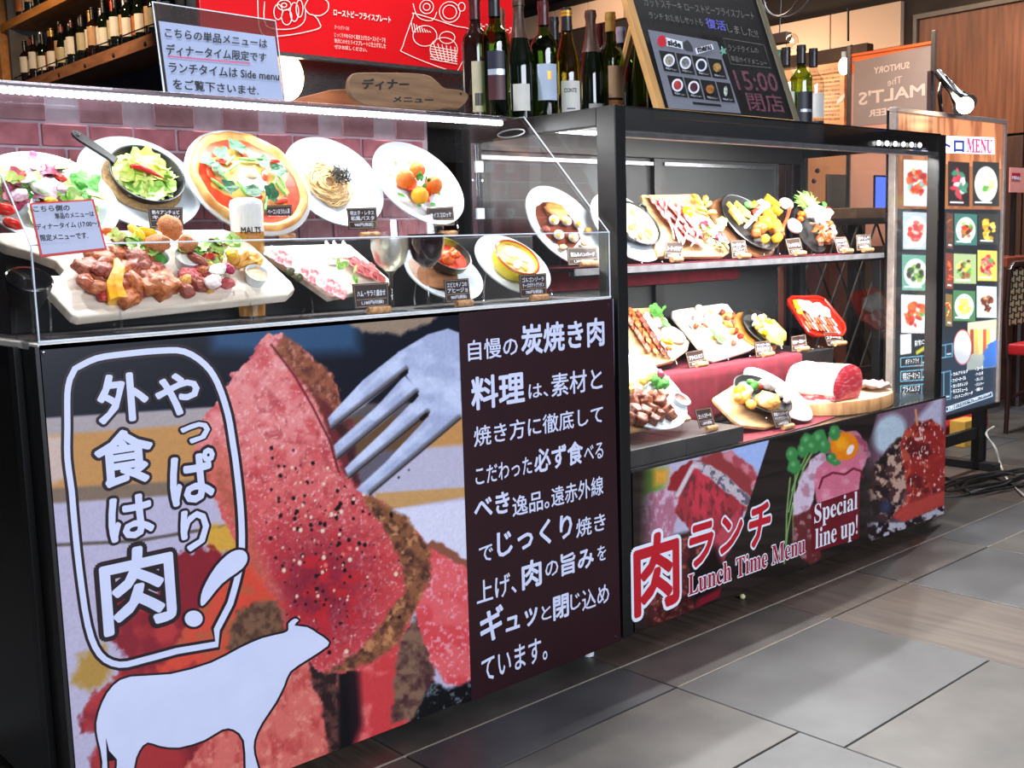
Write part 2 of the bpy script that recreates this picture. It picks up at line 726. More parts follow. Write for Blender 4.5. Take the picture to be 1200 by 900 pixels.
# ================================================================ the setting
# floor: individually laid tiles over a dark grout bed
grout = mat('grout', (60, 58, 56), 0.8, rgb2=(74, 70, 66), scale=40)
fl = structure(obj('floor', MB().box(-4, 11, -6, 8.5, -0.06, -0.004), grout))
TILE = [mat('slate_tile_grey', (70, 71, 72), 0.42, rgb2=(52, 52, 54), scale=5, bump=0.12, detail=12),
        mat('slate_tile_taupe', (78, 74, 69), 0.42, rgb2=(56, 53, 50), scale=6, bump=0.12, detail=12),
        mat('slate_tile_brown', (84, 72, 62), 0.45, rgb2=(60, 50, 44), scale=3, bump=0.1, stretch=(14, 1.2, 1), detail=8)]
cols = [-4, -3.2, -2.4, -1.6, -0.8, -0.06, 0.62, 1.30, 1.98, 2.66, 3.10, 3.64, 4.32, 5.0, 5.68, 6.4, 7.2, 8.0, 9.0, 10.0, 11.0]
nt_ = 0
for i in range(len(cols) - 1):
    x0, x1 = cols[i], cols[i + 1]
    if x0 < 0.6 or x0 > 6.0:
        ys = [-6, -4.6, -3.2, -2.0, -0.9, 0.4, 1.6, 3.0, 4.4, 6.0, 8.5]
    else:
        ys = [-6, -4.8, -3.6, -2.6, -1.75, -1.19, -0.61 if x1 <= 1.99 else (-0.87 if i % 2 else -0.72), -0.265, -0.08, 0.5, 1.1, 1.9, 2.8, 4.0, 6.0, 8.5]
    for j in range(len(ys) - 1):
        wood = (x0 == 2.66) or (ys[j] >= -0.09 and ys[j] < 0.4 and i % 2 == 0)
        m = TILE[2] if wood else TILE[(i * 7 + j * 3) % 2]
        g = 0.0022
        inst_me = MB().box(x0 + g, x1 - g, ys[j] + g, ys[j + 1] - g, -0.02, 0.0 + 0.0006 * ((i * 5 + j * 3) % 3 - 1) - 0.0006)
        obj('tile', inst_me, m, fl, bevel=0.0015, bseg=1)
        nt_ += 1
light_grout = mat('pale_joint_strip', (150, 142, 128), 0.5, rgb2=(130, 122, 110), scale=30)
for (xa, xb, y) in ((1.985, 2.66, -0.265), (3.64, 4.3, -0.265), (1.0, 4.9, -0.08)):
    obj('joint_strip', MB().box(xa, xb, y - 0.0016, y + 0.0016, -0.01, 0.0006), light_grout, fl)

ceil_m = mat('ceiling_paint', (30, 27, 25), 0.8, rgb2=(24, 22, 21), scale=3)
structure(obj('ceiling', MB().box(-4, 11, -6, 8.5, 3.15, 3.25), ceil_m))
brown_wall = mat('brown_wall_paint', (46, 34, 28), 0.7, rgb2=(36, 27, 23), scale=2)
navy_wall = mat('navy_wall_paint', (62, 72, 98), 0.6, rgb2=(48, 56, 78), scale=3)
structure(obj('wall_back', MB().box(-4, 11, 8.4, 8.5, 0, 3.15), brown_wall))
wl = structure(obj('wall_left', MB().box(2.98, 3.06, 3.2, 8.4, 0, 3.15), navy_wall))
wr = structure(obj('wall_right', MB().box(7.0, 7.1, -2.5, 8.4, 0, 3.15), mat('brown_black_wall_paint', (50, 39, 33), 0.7, rgb2=(40, 31, 27), scale=2)))
# wood panels on the right wall
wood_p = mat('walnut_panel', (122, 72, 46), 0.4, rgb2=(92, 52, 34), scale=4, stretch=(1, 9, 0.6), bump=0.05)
cream = mat('cream_panel', (230, 196, 168), 0.6, rgb2=(222, 186, 158), scale=2)
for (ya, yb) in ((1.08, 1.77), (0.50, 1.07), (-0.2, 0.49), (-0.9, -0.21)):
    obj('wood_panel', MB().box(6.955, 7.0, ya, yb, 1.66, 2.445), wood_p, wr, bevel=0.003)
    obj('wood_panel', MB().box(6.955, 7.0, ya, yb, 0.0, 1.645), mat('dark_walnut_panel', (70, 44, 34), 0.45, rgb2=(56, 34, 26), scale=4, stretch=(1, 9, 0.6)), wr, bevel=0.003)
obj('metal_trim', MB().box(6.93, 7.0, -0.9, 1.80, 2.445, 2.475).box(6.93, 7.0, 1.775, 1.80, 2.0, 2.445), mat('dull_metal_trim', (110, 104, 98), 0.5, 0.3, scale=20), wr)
for (ya, yb) in ((1.90, 2.42), (2.43, 3.05), (3.06, 3.9)):
    obj('cream_panel', MB().box(6.955, 7.0, ya, yb, 2.30, 2.585), cream, wr, bevel=0.002)
obj('cream_wall_field', MB().box(6.97, 7.0, 1.9, 3.9, 1.3, 2.295), mat('peach_wall_paint', (214, 160, 122), 0.7, rgb2=(196, 140, 104), scale=2), wr)

qa_, qb_ = on_x(735, 24, 7.0), on_x(615, 24, 7.0)
for k in range(3):
    ya_, yb_ = qa_.y + (qb_.y - qa_.y) * k / 3, qa_.y + (qb_.y - qa_.y) * (k + 1) / 3 - 0.015
    obj('peach_panel', MB().box(6.955, 7.0, ya_, yb_, on_x(675, 35, 7.0).z, on_x(675, 8, 7.0).z), cream, wr, bevel=0.002)

# ================================================================ left counter with the steak poster
counter = thing('display_counter', 'black display counter at left, front covered by the big steak and fork poster', 'counter', (1.35, 0.31, 0))
obj('cabinet_body', MB().box(0.645, 2.06, 0.006, 0.62, 0.05, 0.925), BLACK, counter, bevel=0.003, world=True)
obj('plinth', MB().box(0.70, 2.04, 0.04, 0.58, 0.02, 0.05), FRAME, counter, world=True)
obj('side_trim', MB().box(0.635, 0.645, 0.0, 0.03, 0.03, 0.93).box(0.632, 0.645, 0.10, 0.13, 0.05, 0.925), FRAME, counter, world=True, bevel=0.001)
obj('worktop', MB().box(0.64, 2.06, 0.0, 0.62, 0.922, 0.934), mat('pale_worktop', (236, 232, 224), 0.3, rgb2=(220, 214, 205), scale=5), counter, world=True, bevel=0.002)
obj('worktop_mat', MB().box(0.66, 2.04, 0.012, 0.60, 0.934, 0.936), mat('grey_mat', (120, 116, 114), 0.35, rgb2=(96, 92, 92), scale=9), counter, world=True)
for x, y in ((1.985, 0.035), (0.75, 0.05), (1.985, 0.55), (0.75, 0.55)):
    mb = MB().lathe([(0.0, 0.0), (0.014, 0.0), (0.015, 0.012), (0.008, 0.016), (0.008, 0.05), (0, 0.05)], 16, (x, y, 0.0))
    obj('foot', mb, WHITE, counter, smooth=True, world=True, label='white round foot')

PRINT = printed('printed_film', rough=0.3)


def steak_paint(X, Y):
    p = Paint(X, Y, (188, 180, 205))
    one = np.ones(X.shape)
    # blurred table behind
    p.poly([(30, 380), (560, 330), (560, 484), (250, 478), (30, 492)], (16, 20, 32), 3)
    p.poly([(245, 385), (420, 372), (420, 412), (330, 416), (250, 410)], (58, 98, 140), 18, a=0.75)
    p.poly([(390, 372), (520, 362), (505, 378), (470, 392), (425, 388)], (150, 128, 108), 5, rough=4)
    p.poly([(30, 492), (255, 477), (560, 470), (560, 500), (30, 512)], (172, 160, 162), 4)
    p.poly([(30, 512), (300, 492), (560, 486), (560, 530), (430, 545), (280, 575), (30, 582)], (196, 142, 84), 5)
    p.poly([(50, 512), (80, 510), (78, 560), (50, 572)], (205, 180, 168), 8)
    p.poly([(30, 574), (270, 560), (270, 576), (30, 592)], (128, 108, 92), 4)
    p.poly([(430, 530), (560, 520), (560, 572), (440, 580)], (188, 182, 205), 6)
    p.poly([(440, 578), (560, 570), (560, 580), (440, 600)], (196, 150, 96), 3)
    p.poly([(440, 600), (560, 584), (560, 700), (500, 660)], (216, 214, 236), 4)
    p.line([(40, 640), (160, 634), (290, 612)], 2.0, (96, 84, 78), 2)
    p.poly([(235, 618), (285, 612), (290, 645), (250, 650)], (212, 160, 60), 8, rough=5)
    p.poly([(92, 770), (125, 755), (130, 790), (108, 812), (85, 800)], (176, 136, 62), 8, rough=6)
    # juice
    m = p.poly([(196, 652), (250, 640), (288, 672), (322, 720), (290, 770), (205, 812), (140, 850), (92, 862), (98, 830), (150, 775), (118, 728), (132, 700), (188, 700)], (134, 26, 40), 5, rough=9)
    p.mott(m, (196, 60, 58), 0.035, 21, 0.48, 0.7, 0.8)
    m = p.poly([(112, 870), (130, 820), (200, 780), (280, 755), (310, 800), (290, 900), (170, 990), (90, 1010)], (168, 44, 48), 6, rough=8)
    p.mott(m, (110, 22, 34), 0.03, 24, 0.5, 0.75, 0.8)
    m = p.poly([(250, 690), (282, 650), (312, 662), (338, 700), (340, 745), (290, 765), (232, 778), (180, 795)], (214, 72, 52), 6, rough=8)
    p.mott(m, (168, 96, 60), 0.05, 25, 0.5, 0.7, 0.7)
    m = p.poly([(264, 760), (276, 716), (300, 706), (330, 704), (338, 730), (325, 748), (290, 770)], (120, 84, 62), 4, rough=5)
    p.mott(m, (60, 36, 28), 0.16, 26, 0.42, 0.7, 0.8, o=6)
    # lower meat right of the bull
    m = p.poly([(150, 1010), (230, 880), (330, 800), (362, 770), (376, 790), (392, 850), (398, 900), (350, 1010)], (216, 108, 98), 3, rough=5)
    p.mott(m, (188, 66, 66), 0.05, 31, 0.45, 0.7, 0.9, sx=1.6, sy=0.8)
    p.mott(m, (238, 160, 140), 0.16, 32, 0.56, 0.75, 0.6)
    m = p.poly([(362, 768), (392, 782), (404, 820), (404, 880), (386, 886), (378, 830), (366, 800)], (40, 24, 26), 4, rough=5)
    p.mott(m, (112, 66, 60), 0.11, 33, 0.5, 0.7, 0.8)
    m = p.poly([(396, 786), (440, 768), (475, 742), (498, 758), (508, 800), (498, 838), (462, 860), (404, 886)], (206, 62, 66), 4, rough=5)
    p.mott(m, (232, 120, 116), 0.06, 34, 0.48, 0.7, 0.9)
    p.poly([(402, 786), (420, 778), (424, 850), (412, 880), (400, 884)], (30, 12, 22), 10)
    p.poly([(396, 790), (408, 786), (412, 880), (398, 886)], (10, 8, 12), 6)
    m = p.poly([(470, 740), (492, 720), (506, 760), (508, 808), (490, 842), (460, 848), (462, 800)], (132, 100, 80), 5, rough=5)
    p.mott(m, (60, 30, 38), 0.10, 35, 0.42, 0.7, 0.8, o=6)
    # right slice
    m = p.poly([(500, 660), (500, 640), (508, 634), (520, 640), (560, 668), (560, 810), (520, 800), (506, 780), (490, 730), (486, 712)], (226, 96, 100), 2.5, rough=4)
    p.mott(m, (214, 66, 72), 0.04, 41, 0.45, 0.65, 0.8)
    p.mott(m, (240, 160, 176), 0.25, 42, 0.58, 0.7, 0.8)
    p.poly([(498, 640), (508, 632), (560, 664), (560, 672), (508, 644)], (140, 84, 64), 3, rough=3)
    m = p.poly([(480, 846), (506, 800), (524, 808), (560, 796), (560, 860), (470, 880)], (16, 16, 20), 4, rough=4)
    p.mott(m, (120, 130, 140), 0.2, 43, 0.62, 0.72, 0.7)
    # the steak on the fork
    S = [(305, 398), (312, 390), (330, 392), (360, 413), (387, 437), (396, 462), (400, 480), (415, 500), (420, 560), (432, 580), (474, 608), (498, 637), (504, 655), (504, 676), (494, 701), (478, 733), (456, 765), (420, 785), (382, 790), (364, 779), (352, 745), (335, 736), (327, 703), (297, 667), (270, 620), (255, 590), (240, 559), (228, 530), (232, 505), (243, 481), (255, 468), (272, 437), (296, 420)]
    m = p.poly(S, (228, 130, 128), 1.2, rough=6, f=0.1)
    top = np.clip((560 - Y) / 160, 0, 1)
    p.put(m * np.clip((Y - 500) / 140, 0, 1) * 0.75, (204, 58, 62))
    p.mott(m * top, (238, 158, 158), 0.10, 51, 0.42, 0.7, 0.85)
    p.mott(m, (196, 62, 68), 0.05, 52, 0.5, 0.72, 0.7)
    p.mott(m, (168, 56, 64), 0.11, 60, 0.55, 0.72, 0.6, o=6)
    p.mott(m, (250, 200, 196), 0.30, 63, 0.64, 0.76, 0.7)
    p.mott(m, (240, 168, 160), 0.22, 53, 0.6, 0.78, 0.55)
    d = np.exp(-(((X - 375) / 55) ** 2 + ((Y - 690) / 60) ** 2))
    p.put(m * np.clip(d * 1.2, 0, 1) * 0.75, (118, 16, 42))
    p.mott(m * np.clip(d * 1.4, 0, 1), (196, 36, 44), 0.06, 54, 0.5, 0.68, 0.8)
    le = p.poly([(228, 530), (262, 520), (282, 560), (300, 640), (330, 700), (335, 736), (327, 703), (297, 667), (262, 600)], (206, 104, 84), 14, a=0.7)
    p.mott(le * m, (150, 72, 50), 0.13, 55, 0.5, 0.7, 0.7)
    # seared edge
    m2 = p.poly([(332, 392), (360, 413), (387, 437), (398, 462), (404, 486), (412, 520), (398, 540), (384, 505), (366, 462), (344, 436), (322, 412)], (150, 86, 62), 4, rough=5)
    p.mott(m2, (92, 44, 40), 0.13, 56, 0.42, 0.72, 0.85, o=6)
    p.mott(m2, (206, 140, 120), 0.2, 57, 0.6, 0.75, 0.7)
    p.poly([(372, 462), (392, 478), (414, 520), (420, 566), (404, 556), (384, 510)], (104, 40, 44), 6, rough=4)
    m3 = p.poly([(432, 578), (474, 606), (500, 637), (505, 655), (504, 676), (490, 706), (466, 752), (456, 765), (410, 786), (380, 790), (420, 766), (452, 724), (476, 690), (468, 650), (446, 612), (424, 586)], (140, 88, 58), 5, rough=5)
    p.mott(m3, (58, 32, 32), 0.13, 58, 0.42, 0.70, 0.85, o=6)
    p.mott(m3, (204, 142, 92), 0.13, 59, 0.56, 0.7, 0.8)
    p.line([(318, 404), (345, 440), (366, 476), (386, 516), (398, 556)], 1.2, (96, 30, 34), 1.5)
    # pepper and salt
    rnd = random.Random(4)
    for i in range(330):
        a, b = rnd.gauss(372, 46), rnd.gauss(640, 72)
        if not (285 < a < 486 and 515 < b < 776) or (a < 300 + (b - 600) * 0.3):
            continue
        r = rnd.choice((0.7, 0.9, 1.1, 1.4, 1.8, 2.4))
        k = rnd.random()
        col = (22, 14, 18) if k < 0.62 else ((236, 206, 180) if k < 0.86 else (232, 110, 96))
        sel = (np.abs(X - a) < 8) & (np.abs(Y - b) < 8)
        mm = np.clip((r - np.hypot((X - a), (Y - b) * 0.9)) / 0.9 + 0.5, 0, 1) * sel
        p.put(mm, col)
    # fork
    p.poly([(392, 500), (440, 466), (480, 428), (500, 440), (500, 500), (440, 560), (415, 572), (404, 520)], (26, 18, 24), 4, a=0.55)
    fk = [[(384, 490), (426, 445), (468, 412), (478, 433), (432, 471), (388, 503)], [(391, 522), (440, 478), (474, 440), (491, 458), (450, 494), (395, 538)],
          [(404, 549), (450, 505), (488, 466), (503, 482), (456, 521), (409, 560)], [(417, 574), (450, 544), (500, 490), (516, 508), (477, 541), (432, 581)],
          [(466, 413), (501, 392), (525, 385), (538, 390), (541, 488), (512, 514), (498, 494), (503, 486), (499, 480), (488, 468), (489, 458), (476, 440), (477, 430)]]
    for q in fk:
        m = p.poly(q, (166, 176, 208), 1.6)
        p.mott(m, (206, 216, 244), 0.02, 61, 0.4, 0.6, 0.8, sx=1.0, sy=1.6)
    for a, b in (((388, 503), (478, 433)), ((395, 538), (490, 459)), ((409, 560), (503, 483)), ((433, 580), (540, 490))):
        p.line([(a[0] + 1, a[1] - 3), (b[0] - 2, b[1] - 1)], 2.6, (84, 78, 82), 4, a=0.85)
        p.line([a, b], 0.8, (40, 34, 36), 1)
    for a, b in (((386, 488), (470, 412)), ((394, 518), (474, 446)), ((406, 545), (488, 470)), ((420, 570), (500, 495))):
        p.line([(a[0] + 5, a[1]), (b[0] + 4, b[1] + 3)], 2.2, (206, 214, 240), 5, a=0.7)
    p.line([(470, 441), (476, 436)], 2.6, (18, 16, 20), 1.4)
    p.line([(482, 470), (488, 463)], 2.6, (22, 18, 20), 1.4)
    p.line([(494, 491), (500, 486)], 2.4, (22, 18, 20), 1.4)
    g = 1 + (fbm(X, Y, 0.5, 77, 2) - 0.5) * 0.10
    p.c = p.c * g[..., None]
    return p


pic_x1 = on_y(537, 372, 0).x
poster = picture('front_poster', 0.642, 2.066, 0.026, 0.932, 0.0, 0.0024, lambda X, Y: steak_paint(X, Y), PRINT, counter)
obj('poster_board', MB().box(0.642, 2.066, 0.0006, 0.006, 0.026, 0.932), FRAME, counter, world=True)


def flat_poly(name, pts, y, m, parent):
    P = [on_y(a, b, y) for a, b in pts]
    me = bpy.data.meshes.new(name)
    me.from_pydata([tuple(q) for q in P], [], [tuple(range(len(P)))])
    me.materials.append(m)
    o = bpy.data.objects.new(name, me)
    COL.objects.link(o)
    o.parent = parent
    o.matrix_parent_inverse = (parent.matrix_basis if parent.parent is None else parent.parent.matrix_basis @ parent.matrix_parent_inverse @ parent.matrix_basis).inverted()
    return o


def grown(pts, w):
    """Outline pushed outward by w (for the dark contour of a printed shape)."""
    n = len(pts)
    A = sum(pts[i][0] * pts[(i + 1) % n][1] - pts[(i + 1) % n][0] * pts[i][1] for i in range(n))
    sg = 1 if A > 0 else -1
    out = []
    for i in range(n):
        a, b, c = np.array(pts[i - 1], float), np.array(pts[i], float), np.array(pts[(i + 1) % n], float)
        t1, t2 = (b - a) / (np.hypot(*(b - a)) + 1e-9), (c - b) / (np.hypot(*(c - b)) + 1e-9)
        n1, n2 = np.array([t1[1], -t1[0]]) * sg, np.array([t2[1], -t2[0]]) * sg
        nn = n1 + n2
        nn = nn / max(np.hypot(*nn), 0.7)
        out.append(tuple(b + nn * w))
    return out


flat_poly('maroon_field', [(537.5, 367), (718, 349.5), (727.5, 751), (552.5, 822)], -0.0004, MAROON, poster)
for a, b in ((51, 414), (713, 357), (722, 746)):
    q = on_y(a, b, 0)
    scr = MB().lathe([(0, 0), (0.004, 0.0), (0.003, 0.002), (0, 0.0024)], 10, M=Matrix.Translation(q) @ Matrix.Rotation(math.pi / 2, 4, 'X'))
    obj('screw', scr, CHROME, counter, smooth=True, world=True)

# speech-bubble outline
bub = [(88, 432), (113, 420), (145, 415), (187, 411), (216, 412), (240, 427), (255, 449), (267, 485), (273, 520), (277, 547), (282, 595), (283.5, 640), (280, 670), (270, 707), (254, 738), (254, 755), (207, 763), (170, 773), (140, 779), (117, 767), (103, 733), (93, 667), (87, 610), (84, 575), (79, 537), (79, 500), (79, 461), (82, 444)]
bub = [bub[i] for i in range(len(bub))]
sp = smooth_path(bub[:14], False, 3) + bub[14:16] + smooth_path(bub[16:], False, 3)
mbk, mbw = MB(), MB()
stroke(mbk, sp, 7.2, lambda a, b: on_y(a, b, -0.0006))
stroke(mbw, sp, 3.6, lambda a, b: on_y(a, b, -0.0010))


def under(name, mb, m, part):
    o = obj(name, mb, m, None)
    o.parent = part
    root = part.parent
    o.matrix_parent_inverse = (root.matrix_basis @ part.matrix_parent_inverse @ part.matrix_basis).inverted()
    return o


under('bubble_contour', mbk, INK_D, poster)
under('bubble_outline', mbw, INK_L, poster)
# bull silhouette
bull = smooth_path([(383, 750), (384, 757), (360, 773), (340, 787), (333, 803), (323, 823), (307, 847), (298, 867), (298, 884), (303, 902), (306, 930), (308, 975), (292, 975), (291, 930), (288, 900), (286, 868), (274, 855), (260, 855), (240, 867), (210, 876), (187, 874), (173, 870), (163, 880), (157, 900), (158, 935), (164, 1000), (140, 1003), (136, 935), (136, 905), (137, 890), (128, 880), (124, 864), (126, 905), (124, 950), (119, 950), (120, 893), (115, 867), (113, 847), (120, 823), (133, 803), (153, 793), (200, 790), (247, 777), (280, 760), (307, 748), (332, 742), (338, 738), (338, 731), (345, 725), (350, 727), (345, 733), (360, 735), (373, 743)], True, 2)
flat_poly('bull_contour', grown(bull, 2.6), -0.0006, INK_D, poster)
flat_poly('bull_silhouette', bull, -0.0010, INK_L, poster)


def pt_text(text, L, R_, T, B, y, m, name='lettering', part=None, bold=0.0, fit=None, dy=0.0, shear=0.0):
    """Lettering on a plane y = const; L/R at mid height, T/B at mid width (photograph coordinates)."""
    cx, cy = (L + R_) / 2, (T + B) / 2
    xa, xb = on_y(L, cy, y), on_y(R_, cy, y)
    zt, zb = on_y(cx, T, y).z, on_y(cx, B, y).z
    o = write(name, text, lambda s, t: (xa.x + (xb.x - xa.x) * s + shear * (t - 0.5), y - dy, zb + (zt - zb) * t), m, None, bold, fit)
    o.parent = part
    root = part.parent
    M = part.matrix_basis
    if root is not None:
        M = root.matrix_basis @ part.matrix_parent_inverse @ M
    o.matrix_parent_inverse = M.inverted()
    return o


for ch, L, R_, T, B in (('や', 181, 234, 437, 487), ('っ', 211, 246, 495, 519), ('ぱ', 198, 253, 527, 590), ('り', 211, 245, 596, 645),
                        ('外', 113, 174, 437, 495), ('食', 110, 180, 503, 569), ('は', 126, 180, 580, 632), ('肉', 117, 205, 640, 737)):
    b = 0.03 if ch != '肉' else 0.022
    pt_text(ch, L, R_, T, B, 0, INK_D, 'letter_contour', poster, b + 0.055, b, 0.0012)
    pt_text(ch, L, R_, T, B, 0, INK_L, 'letter', poster, b, b, 0.0016)
ex = smooth_path([(285, 645), (290, 654), (284, 666), (260, 684), (240, 708), (235, 707), (238, 690), (253, 664), (271, 647)], True, 3)
dot = [(227 + 10.5 * math.cos(a * math.pi / 10), 725 + 9.5 * math.sin(a * math.pi / 10)) for a in range(20)]
flat_poly('letter_contour', grown(ex, 3.0), -0.0012, INK_D, poster)
flat_poly('letter', ex, -0.0016, INK_L, poster)
flat_poly('letter_contour', grown(dot, 3.0), -0.0013, INK_D, poster)
flat_poly('letter', dot, -0.0017, INK_L, poster)

LINES = [[('自慢の', 548, 606.5, 396, 420, 1), ('炭焼き肉', 610, 708, 376, 411, 2)],
         [('料理', 551.5, 614.5, 438, 477, 2), ('は、', 619, 642, 449, 466, 1), ('素材と', 645.5, 705.5, 434, 461, 1)],
         [('焼き方に徹底して', 554.5, 706.5, 487, 510, 1)],
         [('こだわった', 556.7, 623.3, 541, 562, 1), ('必ず食', 625.5, 683, 521, 549, 2), ('べる', 684, 706.7, 520, 539, 1)],
         [('べき', 555, 597, 579, 605, 2), ('逸品。', 600, 643.5, 577, 601, 1), ('遠赤外線', 645.5, 706.7, 564, 587, 1)],
         [('で', 561, 577.5, 639, 658, 1), ('じっくり', 581.7, 670.5, 612, 642, 2), ('焼き', 674.7, 709.4, 604, 626, 1)],
         [('上げ、', 558, 605, 675, 702, 1), ('肉', 611, 634.5, 656, 689, 2), ('の', 638.6, 654, 657, 675, 1), ('旨み', 656.7, 695.6, 644, 670, 2), ('を', 699.7, 710, 639, 657, 1)],
         [('ギ', 562, 590, 711, 751, 2), ('ュッ', 592, 630, 716, 737, 2), ('と', 634, 645.6, 709, 726, 1), ('閉', 647.8, 666.4, 697, 725, 2), ('じ', 668, 680, 695, 714, 1), ('込め', 681.7, 713.6, 687, 711, 1)],
         [('ています。', 563.6, 641.4, 757, 787, 1)]]
for ln in LINES:
    os_ = [pt_text(t, L, R_, T, B, 0, INK_L, 'text_line', poster, 0.012 if w == 1 else 0.026, None, 0.001) for t, L, R_, T, B, w in ln]
    join_all('text_line', os_)

# ================================================================ acrylic cover over the left counter
GX0, GX1, GB = 0.642, 2.06, 0.60
cover = thing('acrylic_display_cover', 'clear acrylic sneeze-guard cover with slanted front on the left counter', 'display cover', (1.35, 0.0, 0.934))
t = 0.004
obj('front_pane', MB().box(GX0, GX1, 0.004, 0.004 + t, 0.936, 1.10), GLASS, cover, world=True)
sl = [(0.004, 1.10), (0.306, 1.413), (0.306 + t, 1.411), (0.004 + t, 1.099)]


def prism(poly, x0, x1):
    mb = MB()
    n = len(poly)
    mb.add([(x0, a, b) for a, b in poly] + [(x1, a, b) for a, b in poly],
           [tuple(range(n)), tuple(range(2 * n - 1, n - 1, -1))] + [(i, n + i, n + (i + 1) % n, (i + 1) % n) for i in range(n)])
    return mb


obj('slanted_pane', prism(sl, GX0, GX1), GLASS, cover, world=True)
obj('top_pane', MB().box(GX0, GX1, 0.31, GB, 1.409, 1.413), GLASS, cover, world=True)
side = [(0.008, 0.936), (0.008, 1.098), (0.31, 1.409), (GB, 1.409), (GB, 0.936)]
obj('side_pane', prism(side, GX1 - t, GX1), GLASS, cover, world=True)
obj('side_pane', prism(side, GX0, GX0 + t), GLASS, cover, world=True)
edge = mat('polished_acrylic_edge', (225, 232, 240), 0.15, rgb2=(205, 214, 224), scale=30)
prof = [(0.003, 0.936), (0.003, 1.10), (0.306, 1.415), (0.42, 1.415)]
for x in (GX0 + 0.002, GX1 - 0.002):
    obj('polished_edge', MB().tube([(x, a, b) for a, b in prof], 0.0016, 6), edge, cover, world=True)
obj('bend_line', MB().tube([(GX0, 0.003, 1.10), (GX1, 0.003, 1.10)], 0.0018, 6), edge, cover, world=True)
obj('bottom_edge', MB().tube([(GX0, 0.003, 0.937), (GX1, 0.003, 0.937)], 0.0025, 6), edge, cover, world=True)
obj('grip_slot', MB().tube([(GX1 - 0.002, 0.36 + 0.055 * math.cos(a), 1.377 + 0.010 * math.sin(a)) for a in [k * math.pi / 8 for k in range(16)]], 0.002, 6, closed=True), edge, cover, world=True)
obj('rear_hinge_post', MB().box(GX1 - 0.03, GX1 - 0.006, 0.48, 0.496, 0.936, 1.36), clear('hinge_acrylic', (0.8, 0.84, 0.86), base=0.2), cover, world=True, bevel=0.002)
for z in (1.02, 1.15, 1.28):
    obj('hinge', MB().box(GX1 - 0.034, GX1 - 0.008, 0.474, 0.481, z, z + 0.03), WHITE, cover, world=True)
# LED strip
led = thing('led_strip_light', 'bright white LED strip along the top edge of the left acrylic cover', 'strip light', (1.34, 0.33, 1.40))
obj('channel', MB().box(0.645, 2.00, 0.312, 0.345, 1.404, 1.4085), mat('aluminium_channel', (96, 92, 102), 0.5, 0.2, rgb2=(84, 80, 90), scale=50), led, world=True)
mb = MB()
x = 0.655
while x < 1.99:
    mb.blob((x, 0.320, 1.397), (0.0085, 0.006, 0.0075), 8, 5)
    x += 0.0140
obj('diodes', mb, emit('led_white', (255, 255, 255), 7.0), led, world=True, kind='stuff')
area_light('led_strip_glow', (1.33, 0.334, 1.388), (1.33, -0.02, 0.95), 1.32, 0.016, 7.5, (0.97, 0.99, 1.0))

# brick-pattern back panel
bp = thing('brick_panel', 'pinkish red brick back panel behind the plates in the left case', 'brick panel', (1.3, 0.62, 0.936))
obj('mortar_bed', MB().box(0.60, 1.972, 0.622, 0.64, 0.936, 1.46), mat('mauve_mortar', (206, 186, 200), 0.8, rgb2=(188, 168, 182), scale=30), bp, world=True)
BR = [mat('brick_rose', (196, 118, 128), 0.75, rgb2=(164, 92, 102), scale=22, bump=0.3), mat('brick_plum', (178, 118, 130), 0.75, rgb2=(150, 92, 104), scale=22, bump=0.3),
      mat('brick_mauve', (186, 136, 146), 0.75, rgb2=(150, 104, 114), scale=18, bump=0.3)]
bw, bh = 0.1065, 0.0515
for r in range(10):
    z0 = 1.4265 - 0.0545 * r
    if z0 - bh < 0.93:
        break
    off = 0.0 if r % 2 else 0.055
    xs = 0.575 + off
    k = 0
    while xs < 1.965:
        a, b = max(xs, 0.604), min(xs + bw - 0.006, 1.968)
        if b - a > 0.02:
            d = random.uniform(0, 0.003)
            obj('brick', MB().box(a, b, 0.6155 + d, 0.6225, z0 - bh + 0.003, z0), BR[(r + k * 2 + (k // 3)) % 3 if r > 1 else (2 if r == 0 else 0)], bp, world=True, bevel=0.002, bseg=1)
        xs += bw * (1.65 if r == 0 else 1.0)
        k += 1
# risers in the left case
riser = obj('display_riser', MB().box(0.68, 2.03, 0.255, 0.595, 0.936, 1.098), mat('black_riser', (26, 23, 25), 0.5, rgb2=(20, 18, 20), scale=15), bevel=0.003)
tag(riser, 'long black step riser under the back row of plates in the left case', 'riser')

# ================================================================ right glass display case
case = thing('glass_display_case', 'tall black-framed glass display case on the right with lunch menu poster', 'display case', (2.95, 0.3, 0))
obj('cabinet_body', MB().box(2.125, 3.80, 0.006, 0.60, 0.06, 0.462), BLACK, case, world=True, bevel=0.003)
obj('post', MB().box(2.081, 2.121, -0.002, 0.062, 0.03, 1.416), FRAME, case, world=True, bevel=0.002)
obj('post', MB().box(3.768, 3.815, 0.0, 0.045, 0.475, 1.414), FRAME, case, world=True, bevel=0.002)
obj('post', MB().box(2.081, 2.121, 0.56, 0.60, 0.05, 1.416), FRAME, case, world=True, bevel=0.002)
obj('post', MB().box(3.775, 3.815, 0.57, 0.60, 0.05, 1.414), FRAME, case, world=True, bevel=0.002)
obj('top_beam', MB().box(2.081, 2.121, 0.062, 0.56, 1.370, 1.416), FRAME, case, world=True, bevel=0.002)
obj('top_beam', MB().box(3.775, 3.815, 0.045, 0.57, 1.375, 1.414), FRAME, case, world=True, bevel=0.002)
obj('top_beam', MB().box(2.121, 3.775, 0.56, 0.60, 1.350, 1.416), FRAME, case, world=True, bevel=0.002)
obj('top_plate', MB().box(2.121, 3.775, 0.0, 0.56, 1.4125, 1.4165), mat('smoked_top', (20, 20, 21), 0.12, rgb2=(26, 26, 27), scale=10), case, world=True)
